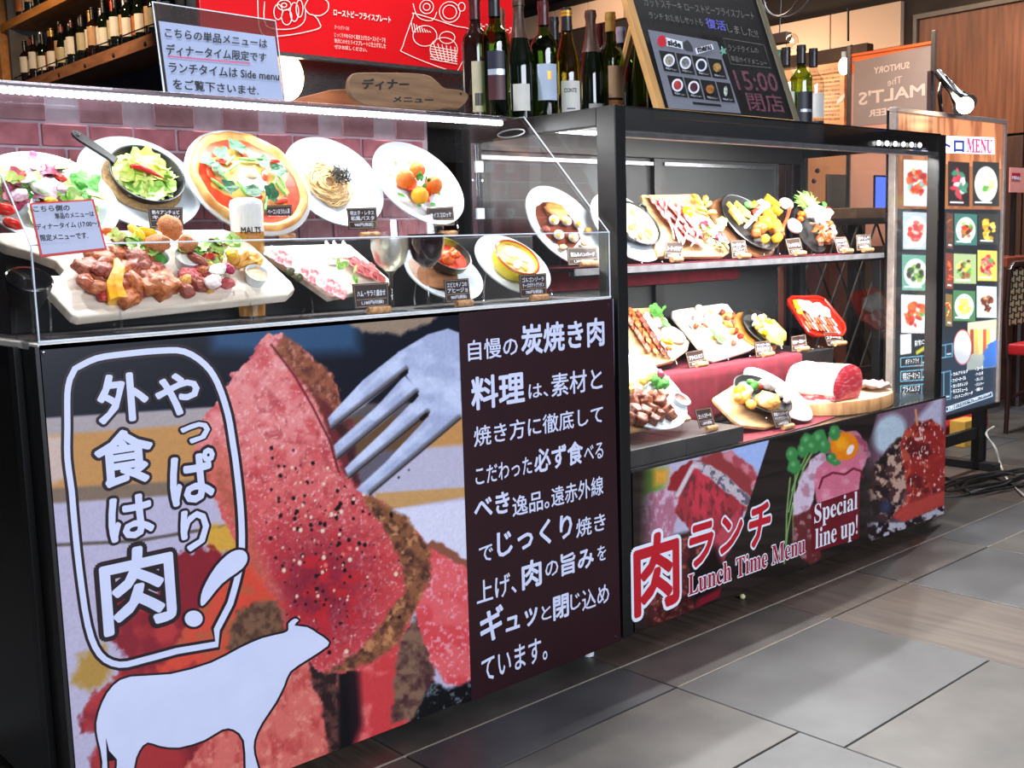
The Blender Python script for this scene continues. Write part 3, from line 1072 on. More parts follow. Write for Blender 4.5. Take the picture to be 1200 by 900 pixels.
obj('fascia', MB().box(2.121, 3.768, 0.012, 0.020, 1.357, 1.412), clear('smoked_fascia', (0.42, 0.42, 0.42), base=0.14, rough=0.06), case, world=True)
obj('upper_rail', MB().box(2.121, 3.768, 0.004, 0.030, 1.339, 1.3535), mat('grey_rail', (150, 146, 148), 0.35, 0.4, rgb2=(130, 127, 128), scale=30), case, world=True, bevel=0.001)
obj('front_glass', MB().box(2.121, 3.768, 0.0, 0.004, 0.48, 1.41), GLASS, case, world=True)
obj('end_glass', MB().box(3.800, 3.804, 0.045, 0.57, 0.478, 1.375), GLASS, case, world=True)
obj('left_glass', MB().box(2.096, 2.100, 0.062, 0.56, 0.478, 1.37), GLASS, case, world=True)
obj('sliding_door', MB().box(2.121, 2.985, 0.588, 0.596, 0.49, 1.352), DARK, case, world=True)
obj('sliding_door', MB().box(2.94, 3.62, 0.575, 0.583, 0.49, 1.352), mat('dark_grey_door', (40, 44, 44), 0.5, rgb2=(31, 34, 35), scale=3), case, world=True)
obj('door_stile', MB().box(2.90, 2.945, 0.570, 0.588, 0.49, 1.352), FRAME, case, world=True)
obj('door_rail', MB().box(2.13, 2.90, 0.572, 0.580, 1.326, 1.338).box(2.945, 3.60, 0.562, 0.570, 1.326, 1.338), STEEL, case, world=True)
obj('door_edge', MB().box(3.612, 3.622, 0.568, 0.584, 0.48, 1.352), STEEL, case, world=True)
obj('glass_joint', MB().box(3.735, 3.741, 0.585, 0.594, 0.48, 1.352).box(3.69, 3.694, 0.585, 0.59, 0.48, 1.352), STEEL, case, world=True)
obj('counter_tray', MB().box(2.121, 3.845, 0.0, 0.60, 0.462, 0.4765), mat('glossy_dark_tray', (60, 58, 56), 0.10, 0.3, rgb2=(44, 42, 41), scale=4), case, world=True, bevel=0.001)
obj('tray_trim', MB().box(2.121, 3.845, -0.004, 0.0, 0.471, 0.478), STEEL, case, world=True)
obj('glass_shelf', MB().box(2.135, 3.752, 0.205, 0.56, 0.996, 1.004), mat('shelf_black_glass', (34, 30, 32), 0.12, rgb2=(26, 24, 25), scale=10), case, world=True)
obj('shelf_edge', MB().box(2.135, 3.755, 0.200, 0.2055, 0.986, 1.0045), mat('shelf_grey_edge', (168, 166, 170), 0.3, 0.4, rgb2=(140, 138, 142), scale=20), case, world=True)
obj('shelf_support', MB().box(2.135, 3.75, 0.207, 0.222, 0.978, 0.996), FRAME, case, world=True)
obj('floor_rail', MB().box(2.09, 3.875, 0.045, 0.085, 0.036, 0.062), FRAME, case, world=True, bevel=0.002)
obj('floor_rail', MB().box(2.09, 3.875, 0.52, 0.56, 0.036, 0.062), FRAME, case, world=True, bevel=0.002)
for x, y in ((3.862, 0.065), (2.14, 0.065), (3.862, 0.54), (2.14, 0.54), (3.0, 0.065)):
    obj('foot', MB().lathe([(0, 0), (0.016, 0), (0.017, 0.005), (0.008, 0.012), (0.006, 0.037), (0, 0.037)], 14, (x, y, 0)), FRAME, case, smooth=True, world=True)


def lunch_paint(X, Y):
    p = Paint(X, Y, (44, 34, 32))
    one = np.ones(X.shape)
    p.mott(one, (30, 23, 22), 0.02, 1, 0.4, 0.6, 1.0, sx=0.4, sy=6.0)
    for k in range(6):
        p.line([(730, 600 + 44 * k), (1110, 505 + 44 * k)], 0.7, (22, 16, 16), 1)
    # picture 1, cut off by a slant on its right
    clip = p.poly([(736, 550), (903, 511), (842, 700), (736, 750)], 'clip', 1.0) * np.clip((X - 748) / 22, 0.0, 1)
    keep = p.c.copy()
    p.poly([(736, 540), (905, 505), (905, 600), (736, 640)], (188, 180, 206), 6)
    p.poly([(840, 500), (906, 500), (900, 560), (862, 532)], (166, 188, 240), 8)
    p.poly([(735, 545), (780, 548), (778, 575), (752, 585), (735, 580)], (96, 140, 52), 12)
    p.poly([(766, 550), (784, 550), (782, 566), (766, 570)], (216, 156, 60), 8)
    p.poly([(735, 545), (752, 548), (748, 600), (735, 640)], (60, 60, 40), 10)
    m = p.poly([(748, 610), (760, 578), (780, 572), (796, 580), (790, 620), (780, 650), (750, 660)], (176, 110, 132), 4, rough=4)
    p.mott(m, (214, 184, 206), 0.10, 71, 0.45, 0.65, 0.9, sx=2.0)
    m = p.poly([(782, 576), (786, 556), (812, 538), (812, 548), (796, 578)], (146, 40, 44), 2, rough=3)
    m = p.poly([(836, 532), (852, 536), (884, 572), (890, 560), (880, 545), (858, 530)], (176, 74, 86), 3, rough=4)
    p.mott(m, (226, 150, 160), 0.1, 72, 0.5, 0.65, 0.8)
    m = p.poly([(812, 540), (840, 528), (880, 560), (882, 590), (874, 600), (846, 570)], (150, 58, 60), 3, rough=4)
    m = p.poly([(791, 600), (796, 578), (812, 546), (840, 562), (876, 590), (866, 612), (848, 640), (838, 660), (826, 640), (806, 618)], (168, 52, 62), 2, rough=3)
    p.mott(m, (206, 60, 76), 0.05, 73, 0.45, 0.62, 0.9, sx=1.4, sy=0.8)
    p.mott(m, (110, 46, 52), 0.12, 74, 0.52, 0.66, 0.8, sx=2.2, sy=0.8)
    p.line([(794, 580), (812, 546), (832, 548), (856, 566), (880, 588)], 2.6, (214, 200, 206), 2)
    m = p.poly([(812, 540), (822, 541), (852, 558), (880, 584), (876, 594), (846, 572), (818, 550)], (200, 188, 196), 2, rough=3)
    p.mott(m, (90, 84, 104), 0.22, 75, 0.52, 0.62, 0.9)
    m = p.poly([(838, 628), (866, 598), (860, 640), (846, 662), (836, 662)], (188, 70, 84), 2, rough=3)
    m = p.poly([(750, 660), (790, 640), (812, 620), (832, 650), (818, 672), (812, 720), (760, 742), (748, 700)], (88, 34, 34), 4, rough=4)
    p.mott(m, (176, 96, 84), 0.30, 76, 0.56, 0.68, 0.8)
    p.mott(m, (40, 14, 18), 0.08, 77, 0.5, 0.66, 0.7)
    p.poly([(806, 660), (840, 640), (850, 670), (835, 700), (812, 704)], (16, 8, 12), 10)
    p.poly([(818, 702), (846, 688), (848, 700), (832, 712), (812, 716)], (120, 20, 38), 5)
    p.c = keep * (1 - clip[..., None]) + p.c * clip[..., None]
    # picture 2
    for a, b in (((926, 560), (921, 640)), ((932, 556), (930, 650)), ((938, 545), (924, 600)), ((946, 532), (928, 575)), ((952, 530), (936, 565)), ((929, 590), (919, 660)), ((960, 520), (940, 550))):
        p.line([a, ((a[0] + b[0]) / 2 - 1.5, (a[1] + b[1]) / 2), b], 0.9, (126, 168, 96), 1.2)
    m = p.poly([(971, 512), (985, 504), (1005, 506), (1016, 518), (1020, 536), (1006, 542), (985, 530), (968, 532)], (196, 122, 140), 1.6, rough=2.5)
    p.mott(m, (150, 62, 90), 0.12, 81, 0.5, 0.62, 0.8)
    m = p.poly([(966, 527), (950, 540), (940, 556), (930, 580), (929, 604), (942, 612), (952, 590), (958, 560), (968, 540)], (216, 196, 216), 1.6, rough=2)
    p.mott(m, (176, 110, 130), 0.1, 82, 0.55, 0.7, 0.7)
    m = p.poly([(957, 548), (972, 536), (996, 534), (1017, 534), (1008, 560), (1006, 582), (990, 590), (958, 592), (954, 568)], (214, 112, 138), 1.6, rough=2)
    p.mott(m, (234, 156, 176), 0.09, 83, 0.5, 0.68, 0.8)
    p.line([(960, 572), (964, 560), (976, 554), (990, 556), (1000, 549), (1009, 552), (1011, 560)], 1.2, (112, 20, 42), 1.2)
    m = p.poly([(929, 604), (944, 600), (958, 592), (960, 640), (964, 652), (950, 660), (938, 652), (930, 636)], (104, 40, 42), 2.5, rough=3)
    p.mott(m, (176, 130, 140), 0.12, 84, 0.55, 0.68, 0.8)
    p.ell(989.5, 523, 16.5, 16.5, (240, 132, 14), 0.1)
    p.ell(986, 520, 11, 11, (252, 168, 30), 0.6)
    p.ell(996.5, 527, 3.5, 6.5, (252, 238, 240), 0.3, ang=0.5)
    for cx, cy, rx, ry in ((928, 533, 7, 9), (931, 546, 8, 9), (946, 517, 9, 10), (952, 524, 9, 8), (960, 514, 9, 11), (966, 522, 7, 9), (978, 507, 7, 9), (974, 537, 6, 6), (980, 542, 5, 4), (941, 528, 7, 9)):
        m = p.ell(cx, cy, rx, ry, (62, 138, 74), 0.25, rough=2)
        p.ell(cx - 1.5, cy - 2, rx * 0.5, ry * 0.5, (130, 196, 126), 0.9, 0.8)
    # picture 3
    clip = p.poly([(1028, 484), (1112, 462), (1112, 606), (1020, 634), (1008, 610), (1006, 560)], 'clip', 2.0)
    fade = np.clip((X - 1008) / 22, 0, 1)
    keep = p.c.copy()
    p.put(one, (120, 86, 104))
    p.poly([(1006, 560), (1040, 540), (1060, 600), (1010, 640)], (50, 42, 44), 14)
    p.ell(1042, 508, 18, 24, (188, 206, 220), 0.35, ang=0.5)
    p.poly([(1073, 492), (1100, 462), (1106, 462), (1104, 500), (1098, 506)], (196, 190, 214), 6)
    m = p.poly([(1018, 572), (1026, 545), (1044, 520), (1056, 512), (1062, 560), (1058, 600), (1040, 612), (1022, 600)], (74, 42, 42), 4, rough=4)
    p.mott(m, (214, 176, 156), 0.10, 91, 0.5, 0.6, 0.9, sx=1.3)
    p.mott(m, (22, 14, 20), 0.12, 92, 0.5, 0.6, 0.9)
    m = p.poly([(1054, 520), (1062, 504), (1074, 494), (1092, 491), (1104, 500), (1112, 520), (1112, 600), (1080, 606), (1052, 610), (1047, 604), (1062, 586), (1060, 556)], (158, 36, 34), 2, rough=2.5)
    p.mott(m, (86, 16, 22), 0.06, 93, 0.5, 0.62, 0.8)
    p.mott(m, (214, 96, 66), 0.08, 94, 0.55, 0.7, 0.7)
    p.mott(m, (248, 206, 196), 0.26, 95, 0.64, 0.70, 0.9, sx=1.4, sy=0.7)
    p.poly([(1046, 606), (1060, 592), (1108, 574), (1108, 590), (1060, 612)], (188, 66, 58), 4)
    p.line([(1073, 480), (1075, 498)], 1.2, (222, 150, 96), 1)
    p.ell(1038, 594, 10, 12, (60, 70, 116), 0.8, 0.7)
    m = p.poly([(1016, 612), (1060, 612), (1112, 590), (1112, 610), (1016, 640)], (38, 24, 28), 2)
    p.mott(m, (206, 202, 214), 0.16, 96, 0.48, 0.58, 0.9)
    clip = clip * fade
    p.c = keep * (1 - clip[..., None]) + p.c * clip[..., None]
    g = 1 + (fbm(X, Y, 0.5, 78, 2) - 0.5) * 0.12
    p.c = p.c * g[..., None]
    return p


lposter = picture('lunch_poster', 2.124, 3.848, 0.034, 0.4705, -0.004, 0.0028, lambda X, Y: lunch_paint(X, Y), PRINT, case)
obj('lunch_poster_board', MB().box(2.124, 3.848, -0.0034, 0.006, 0.034, 0.4705), FRAME, case, world=True)
LY = -0.004
for ch, L, R_, T, B, sh in (('肉', 742, 796, 624, 716, 0.0), ('ラ', 807, 836, 613, 663, 0.01), ('ン', 844, 870, 603, 646, 0.01), ('チ', 877, 903, 590, 640, 0.01)):
    b = 0.03 if ch == '肉' else 0.035
    pt_text(ch, L, R_, T, B, LY, INK_W, 'letter_contour', lposter, b + 0.045, b, 0.0006, sh)
    pt_text(ch, L, R_, T, B, LY, INK_R, 'letter', lposter, b, b, 0.0010, sh)


def mathbold(s):
    o = ''
    for c in s:
        if 'A' <= c <= 'Z':
            o += chr(0x1D400 + ord(c) - 65)
        elif 'a' <= c <= 'z':
            o += chr(0x1D41A + ord(c) - 97)
        else:
            o += c
    return o


LT = mathbold('Lunch Time Menu')
pt_text(LT, 806, 943, 650, 673, LY, INK_W, 'menu_title_contour', lposter, 0.045, 0.0, 0.0012)
pt_text(LT, 806, 943, 650, 673, LY, mat('crimson_ink', (170, 30, 50), 0.4, scale=12), 'menu_title', lposter, 0.002, 0.0, 0.0016)
flat_poly('special_label', [(951, 592), (1007.5, 573), (1006.5, 631), (951, 648)], LY - 0.0006, mat('wine_red_print', (116, 22, 36), 0.4, rgb2=(104, 18, 30), scale=12), lposter)
pt_text(mathbold('Special'), 954, 1004.5, 583, 611, LY, INK_W, 'special_lettering', lposter, 0.004, None, 0.0012)
pt_text(mathbold('line up!'), 955, 1004.5, 611, 641, LY, INK_W, 'special_lettering', lposter, 0.004, None, 0.0012)

# lights of the right case
rl = thing('case_led_light', 'row of small white LED lamps along the top of the right glass case', 'strip light', (2.95, 0.05, 1.36))
obj('light_housing', MB().box(2.14, 3.76, 0.034, 0.060, 1.345, 1.352), mat('light_housing_grey', (170, 170, 172), 0.4, rgb2=(150, 150, 152), scale=30), rl, world=True)
mb = MB()
for k in range(6):
    q = on_y(1030 + 9.6 * k, 167.5 + 0.5 * k, 0.011)
    mb.blob(q, (0.0095, 0.005, 0.0085), 10, 6)
obj('lamps', mb, MATS['led_white'], rl, world=True)
area_light('case_led_glow', (2.95, 0.047, 1.342), (2.95, 0.26, 0.7), 1.55, 0.018, 36, (1.0, 0.98, 0.96))
area_light('shelf_led_glow', (2.95, 0.232, 0.984), (2.95, 0.20, 0.5), 1.5, 0.014, 22, (1.0, 0.98, 0.96))
sl_ = thing('shelf_led_bar', 'slim LED bar fixed under the glass shelf of the right case', 'strip light', (2.95, 0.232, 0.985))
obj('bar_housing', MB().box(2.15, 3.72, 0.224, 0.240, 0.9855, 0.9955), MATS['light_housing_grey'], sl_, world=True)

# risers and cloths in the right case
rz = 0.660
r2 = obj('black_riser', MB().box(2.15, 3.58, 0.300, 0.555, 0.4765, rz), MATS['black_riser'], bevel=0.002)
tag(r2, 'black step riser carrying the middle row of dishes in the right case', 'riser')
r3 = thing('riser_box', 'low dark grey box riser at the front left of the right case', 'riser', (2.36, 0.1, 0.4765))
RB = mat('dark_grey_box', (70, 68, 68), 0.35, rgb2=(58, 56, 56), scale=10)
obj('box_half', MB().box(2.128, 2.375, 0.018, 0.265, 0.4775, 0.524), RB, r3, world=True, bevel=0.0015)
obj('box_half', MB().box(2.3765, 2.640, 0.018, 0.265, 0.4775, 0.524), RB, r3, world=True, bevel=0.0015)


def drape(name, x0, x1, yb, yf, zt, zb, label, nx=60, amp=0.006, parent=None):
    vs, fs = [], []
    path = [(yb, zt, 0), (yf + 0.02, zt, 0), (yf + 0.006, zt - 0.001, 0.1), (yf, zt - 0.007, 0.3)] + [(yf, zt - 0.007 - (zt - zb - 0.007) * k / 6, 0.3 + 0.7 * k / 6) for k in range(1, 7)]
    for i in range(nx + 1):
        x = x0 + (x1 - x0) * i / nx
        for (y, z, w) in path:
            wv = amp * w * (math.sin(x * 38) + 0.6 * math.sin(x * 91 + 1))
            vs.append((x, y - abs(wv) - 0.002 * w, z + 0.0012 * math.sin(x * 50) * (1 - w)))
    n = len(path)
    for i in range(nx):
        for k in range(n - 1):
            fs.append((i * n + k, (i + 1) * n + k, (i + 1) * n + k + 1, i * n + k + 1))
    me = make_mesh(name, MB().add(vs, fs), smooth='all')
    o = obj(name, me, CLOTH)
    md = o.modifiers.new('thick', 'SOLIDIFY')
    md.thickness = 0.002
    md.offset = 1
    if label:
        tag(o, label, 'cloth')
    return o


drape('red_cloth', 2.16, 3.36, 0.545, 0.292, rz + 0.003, 0.482, 'crimson cloth draped over the middle step of the right case')
rc = thing('shelf_cloth', 'red cloth runner on the upper shelf, its end hanging behind', 'cloth', (2.9, 0.38, 1.005))
obj('runner', MB().box(2.15, 3.56, 0.212, 0.552, 1.0048, 1.0078), CLOTH, rc, world=True)
obj('hanging_end', MB().box(2.15, 3.35, 0.553, 0.556, 0.925, 1.0078), CLOTH, rc, world=True)
pts = [(845, 503), (874, 486), (980, 488), (955, 497), (928, 512), (872, 520)]
tcl = obj('table_napkin', MB().slab([(on_z(a, b, 0.479).x, max(0.01, on_z(a, b, 0.479).y)) for a, b in pts], 0.4775, 0.4790), CLOTH)
tag(tcl, 'folded red cloth lying under the sizzling hamburger steak, front of right case', 'cloth')

# ================================================================ helpers for things behind and on top
def quad(to3, TL, TR, BR, BL):
    """(s, t) -> point, bilinear between four traced corners mapped by to3."""
    A, B, Cc, D = [Vector(to3(*q)) for q in (TL, TR, BR, BL)]
    return lambda s, t: tuple((D * (1 - s) + Cc * s) * (1 - t) + (A * (1 - s) + B * s) * t)


def qtext(text, to3, q, m, parent, name='lettering', bold=0.0, flip=False):
    return write(name, text, quad(to3, *q), m, parent, bold, None, False, None, flip)


def loc3(fr, h=0.0):
    return lambda a, b: fr.uv(a, b) + (h,)


def fpoly(name, fr, pts, h0, h1, m, parent, bevel=0.0):
    return obj(name, MB().slab(fr.pts(pts), h0, h1), m, parent, bevel=bevel)


# ---------------------------------------------------------------- bottles
def bottle_mesh(kind, H, R):
    if kind == 'bordeaux':
        pr = [(0, 0.0), (0.93, 0.0), (1.0, 0.02), (1.0, 0.60), (0.97, 0.645), (0.80, 0.69), (0.50, 0.73), (0.39, 0.77), (0.37, 0.94), (0.42, 0.945), (0.42, 0.965), (0.38, 0.97), (0.38, 0.985), (0, 0.985)]
    elif kind == 'burgundy':
        pr = [(0, 0.0), (0.95, 0.0), (1.0, 0.02), (1.0, 0.42), (0.95, 0.50), (0.78, 0.60), (0.55, 0.70), (0.42, 0.78), (0.38, 0.86), (0.36, 0.94), (0.41, 0.945), (0.41, 0.97), (0.36, 0.985), (0, 0.985)]
    else:
        pr = [(0, 0.0), (0.95, 0.0), (1.0, 0.02), (1.0, 0.44), (0.96, 0.51), (0.80, 0.61), (0.58, 0.70), (0.44, 0.78), (0.37, 0.88), (0.36, 0.935), (0.45, 0.94), (0.45, 0.965), (0.40, 0.985), (0, 0.985)]
    return [(r * R, z * H) for r, z in pr]


def sleeve(prof_r, R, z0, z1, a0, a1, seg=16, off=0.0006):
    """Patch of a label round a bottle, angles in degrees (0 = +x, -90 = towards the aisle)."""
    vs, fs = [], []
    for i in range(seg + 1):
        a = math.radians(a0 + (a1 - a0) * i / seg)
        for z in (z0, z1):
            vs.append(((R + off) * math.cos(a), (R + off) * math.sin(a), z))
    for i in range(seg):
        fs.append((2 * i, 2 * i + 2, 2 * i + 3, 2 * i + 1))
    return MB().add(vs, fs)


def bottle(loc, H, R, kind, glass, cap, label_text, caplen=0.20, lab=None, cat='bottle', group=None, neckfoil=False):
    t = thing('wine_bottle', label_text, cat, loc, group=group or 'wine bottles standing on the display cases')
    pr = bottle_mesh(kind, H, R)
    obj('glass_body', MB().lathe(pr, 24), glass, t, smooth=True)
    zc = H * (1 - caplen)
    # capsule follows the neck profile
    cp = []
    zs = [zc + (H - zc) * k / 8 for k in range(9)]

    def rad(z):
        for (r0, z0), (r1, z1) in zip(pr[:-1], pr[1:]):
            if z0 <= z <= z1 and z1 > z0:
                return r0 + (r1 - r0) * (z - z0) / (z1 - z0)
        return pr[-2][0]
    cp = [(rad(min(z, H * 0.984)) + 0.0012, z) for z in zs]
    cp = cp + [(0, H * 1.001)]
    obj('capsule', MB().lathe(cp, 20, close=False), cap, t, smooth=True)
    for (z0, z1, a0, a1, m, nm) in (lab or []):
        obj(nm, sleeve(None, R, z0 * H, z1 * H, a0, a1), m, t, smooth=True)
    return t


G_GREEN = clear('green_bottle_glass', (0.30, 0.46, 0.10), gloss=0.9, base=0.03)
G_DARK = mat('dark_bottle_glass', (12, 20, 12), 0.06, rgb2=(8, 12, 8), scale=5, spec=0.7)
G_OLIVE = clear('olive_bottle_glass', (0.72, 0.58, 0.12), gloss=0.9, base=0.03)
G_BROWN = mat('brown_bottle_glass', (34, 14, 10), 0.07, rgb2=(24, 10, 8), scale=5, spec=0.7)
G_CLEAR = clear('clear_bottle_glass', (0.80, 0.84, 0.82), gloss=0.9, base=0.04)
CAPS = {'black': mat('black_capsule', (22, 21, 24), 0.35, rgb2=(30, 28, 30), scale=30), 'red': mat('dark_red_capsule', (74, 18, 22), 0.35, rgb2=(60, 14, 18), scale=30),
        'foil': mat('brown_foil', (84, 60, 50), 0.4, 0.3, rgb2=(60, 42, 36), scale=40), 'gold': mat('gold_capsule', (196, 156, 84), 0.35, 0.4, rgb2=(170, 130, 66), scale=30),
        'rust': mat('rust_capsule', (128, 66, 40), 0.4, rgb2=(104, 52, 32), scale=30), 'green': mat('green_capsule', (20, 84, 44), 0.35, rgb2=(16, 66, 36), scale=30),
        'bright': mat('red_capsule', (190, 48, 40), 0.35, rgb2=(160, 36, 32), scale=30), 'silver': mat('silver_capsule', (170, 170, 190), 0.3, 0.5, rgb2=(140, 140, 160), scale=30)}
LB = {'white': mat('white_label', (214, 212, 204), 0.6, rgb2=(204, 202, 194), scale=20), 'beige': mat('beige_label', (176, 168, 138), 0.6, rgb2=(164, 156, 128), scale=20),
      'navy': mat('navy_label', (22, 24, 46), 0.5, rgb2=(18, 18, 36), scale=20), 'wine': mat('wine_label', (66, 18, 28), 0.5, rgb2=(52, 14, 22), scale=20),
      'silver': mat('silver_band', (190, 200, 214), 0.3, 0.4, rgb2=(170, 180, 194), scale=20), 'tan': mat('tan_label', (184, 146, 108), 0.6, rgb2=(170, 132, 98), scale=20),
      'orange': mat('orange_label', (176, 104, 46), 0.6, rgb2=(150, 84, 38), scale=20), 'grey': mat('grey_label', (150, 150, 146), 0.6, rgb2=(138, 138, 134), scale=20),
      'black': mat('black_label', (20, 22, 30), 0.5, rgb2=(28, 30, 38), scale=20), 'gold': mat('gold_seal', (206, 150, 50), 0.4, 0.4, rgb2=(186, 130, 40), scale=20), 'blue': mat('pale_blue_label', (176, 190, 210), 0.6, rgb2=(164, 178, 198), scale=20)}
TOPZ = 1.4168


def on_top(px, ytop, y, kind, glass, cap, text, R=0.038, caplen=0.2, lab=None, z0=TOPZ):
    p = on_y(px, 75, y)
    H = min(on_y(px, ytop, y).z - z0, 0.335)
    return bottle((p.x, y, z0), H, R, kind, glass, CAPS[cap], text, caplen, lab)


A0, A1 = -175, -75
on_top(558, -6, 0.43, 'bordeaux', G_BROWN, 'red', 'dark brown bottle with narrow beige label, leftmost of the big bottles beside the wooden sign', lab=[(0.06, 0.46, -150, -95, LB['beige'], 'label'), (0.11, 0.21, -140, -108, LB['black'], 'label_mark')], z0=1.4135)
on_top(581, -12, 0.37, 'bordeaux', G_GREEN, 'black', 'green bottle with navy and wine red label and silver band, beside the wooden sign', R=0.039, lab=[(0.38, 0.52, -165, -95, LB['navy'], 'label'), (0.335, 0.38, -165, -95, LB['silver'], 'label_band'), (0.14, 0.335, -165, -95, LB['wine'], 'label')], z0=1.4135)
on_top(587, 8, 0.53, 'bordeaux', G_BROWN, 'rust', 'brown bottle hidden behind the green bottle with the silver band', z0=1.4135)
on_top(609, 0, 0.41, 'champagne', G_DARK, 'foil', 'dark champagne bottle with brown foil neck and low cream label', caplen=0.32, lab=[(0.08, 0.30, -165, -90, LB['white'], 'label')])
on_top(638, 2, 0.38, 'bordeaux', G_GREEN, 'red', 'green bottle with tall white-blue label and gold dot', lab=[(0.17, 0.47, -165, -75, LB['blue'], 'label'), (0.34, 0.41, -122, -104, LB['gold'], 'gold_seal')])
on_top(650, 1, 0.54, 'bordeaux', G_DARK, 'black', 'dark bottle standing behind the bottle with the gold dot label')
b5 = on_top(665, 10, 0.38, 'burgundy', G_OLIVE, 'black', 'amber yellow bottle with black capsule, gold top and white label', caplen=0.20, lab=[(0.05, 0.36, -165, -75, LB['white'], 'label')])
obj('capsule_top', MB().lathe([(0.0, 0.30), (0.0165, 0.298), (0.017, 0.314), (0.0, 0.318)], 16), LB['gold'], b5, smooth=True)


def round_text(text, R, a0, a1, z0, z1, m, part, bold=0.0):
    """Lettering wrapped round a bottle label."""
    o = write('label_lettering', text, lambda s, t: ((R + 0.0011) * math.cos(math.radians(a0 + (a1 - a0) * s)), (R + 0.0011) * math.sin(math.radians(a0 + (a1 - a0) * s)), z0 + (z1 - z0) * t), m, part, bold)
    return o


round_text('CONTE', 0.038, -152, -96, 0.083, 0.095, INK_K, b5, 0.02)
round_text('------', 0.038, -140, -105, 0.036, 0.040, INK_K, b5, 0.01)
on_top(693, 8, 0.41, 'champagne', G_DARK, 'foil', 'dark champagne bottle with brown foil neck and low grey label, right of the amber bottle', caplen=0.36, lab=[(0.04, 0.19, -150, -75, LB['grey'], 'label')])
on_top(716, 15, 0.37, 'bordeaux', G_GREEN, 'gold', 'green bottle with gold capsule, tan label and orange lower label', caplen=0.17, lab=[(0.24, 0.52, -150, -70, LB['tan'], 'label'), (0.04, 0.22, -150, -70, LB['orange'], 'label')])
on_top(728, 22, 0.53, 'bordeaux', G_DARK, 'silver', 'dark bottle standing behind the tan label bottle', caplen=0.15)
on_top(744, 22, 0.38, 'burgundy', G_GREEN, 'rust', 'olive green bottle with rust capsule beside the chalkboard', caplen=0.24, lab=[(0.05, 0.22, -125, -75, LB['wine'], 'label')])
on_top(766, 30, 0.52, 'bordeaux', G_DARK, 'black', 'dark bottle half hidden behind the left edge of the chalkboard')
on_top(702, 20, 0.54, 'bordeaux', G_BROWN, 'red', 'brown bottle behind the two champagne bottles')
on_top(912, 50, 0.50, 'bordeaux', G_GREEN, 'green', 'green capped bottle just right of the chalkboard', caplen=0.16)
on_top(921, 56, 0.34, 'bordeaux', G_CLEAR, 'black', 'clear bottle with black capsule and white label nearest the chalkboard at right', caplen=0.2, lab=[(0.05, 0.50, -150, -60, LB['white'], 'label')])
on_top(939, 53, 0.30, 'bordeaux', G_GREEN, 'black', 'green bottle with black label, middle of the group right of the chalkboard', caplen=0.2, lab=[(0.10, 0.48, -165, -60, LB['black'], 'label'), (0.26, 0.29, -150, -80, LB['silver'], 'label_band')])
on_top(953, 57, 0.36, 'bordeaux', G_CLEAR, 'black', 'clear bottle with black capsule, rightmost on top of the right case', caplen=0.2, lab=[(0.24, 0.50, -150, -60, LB['white'], 'label'), (0.1, 0.2, -150, -60, LB['black'], 'label')])

# ---------------------------------------------------------------- wine shelf on the left wall
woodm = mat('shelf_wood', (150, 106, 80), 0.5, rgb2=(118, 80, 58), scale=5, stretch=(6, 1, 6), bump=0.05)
SX = 2.70
ws = thing('wine_shelf', 'long wooden wall shelf crowded with wine bottles, upper left', 'shelf', (2.84, 4.9, 2.2))
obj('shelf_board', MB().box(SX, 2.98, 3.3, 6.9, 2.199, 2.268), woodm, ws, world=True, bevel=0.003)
obj('shelf_board', MB().box(SX, 2.98, 3.3, 6.9, 2.645, 2.700), mat('lit_shelf_wood', (214, 150, 84), 0.5, rgb2=(190, 124, 66), scale=5, stretch=(6, 1, 6)), ws, world=True, bevel=0.003)  # upper board: brighter copy of the shelf wood, light put into its colour
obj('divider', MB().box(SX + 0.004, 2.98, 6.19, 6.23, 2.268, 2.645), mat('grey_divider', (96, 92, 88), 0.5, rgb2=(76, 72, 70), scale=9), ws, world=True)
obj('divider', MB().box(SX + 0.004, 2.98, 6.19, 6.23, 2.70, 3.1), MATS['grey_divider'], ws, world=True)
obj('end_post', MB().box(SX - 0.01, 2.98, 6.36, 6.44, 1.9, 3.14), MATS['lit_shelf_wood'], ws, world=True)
obj('rail', MB().tube([(SX + 0.012, 3.3, 2.315), (SX + 0.012, 6.18, 2.315)], 0.004, 6), FRAME, ws, world=True)
for k in range(7):
    y = 3.5 + 0.43 * k
    obj('rail_post', MB().tube([(SX + 0.012, y, 2.268), (SX + 0.012, y, 2.315)], 0.004, 6), FRAME, ws, world=True)
    obj('bracket_bolt', MB().blob((SX - 0.003, y + 0.1, 2.222), (0.006, 0.014, 0.014), 8, 5), FRAME, ws, world=True)
ORD = ['first', 'second', 'third', 'fourth', 'fifth', 'sixth', 'seventh', 'eighth', 'ninth', 'tenth', 'eleventh', 'twelfth', 'thirteenth', 'fourteenth', 'fifteenth', 'sixteenth', 'seventeenth', 'eighteenth', 'nineteenth', 'twentieth',
       'twenty-first', 'twenty-second', 'twenty-third', 'twenty-fourth', 'twenty-fifth', 'twenty-sixth', 'twenty-seventh', 'twenty-eighth', 'twenty-ninth', 'thirtieth']
H0, R0 = 0.31, 0.037
bm_ = {k: make_mesh('glass_body', MB().lathe(bottle_mesh(k, H0, R0), 14), smooth=True) for k in ('bordeaux', 'burgundy', 'champagne')}
cm_ = make_mesh('capsule', MB().lathe([(0.0155, 0.235), (0.0155, 0.305), (0.0, 0.308)], 12, close=False), smooth=True)
lm_ = make_mesh('label', sleeve(None, R0, 0.05, 0.15, -265, -95, 10), smooth=True)
lm2_ = make_mesh('label', sleeve(None, R0, 0.08, 0.19, -265, -95, 10), smooth=True)


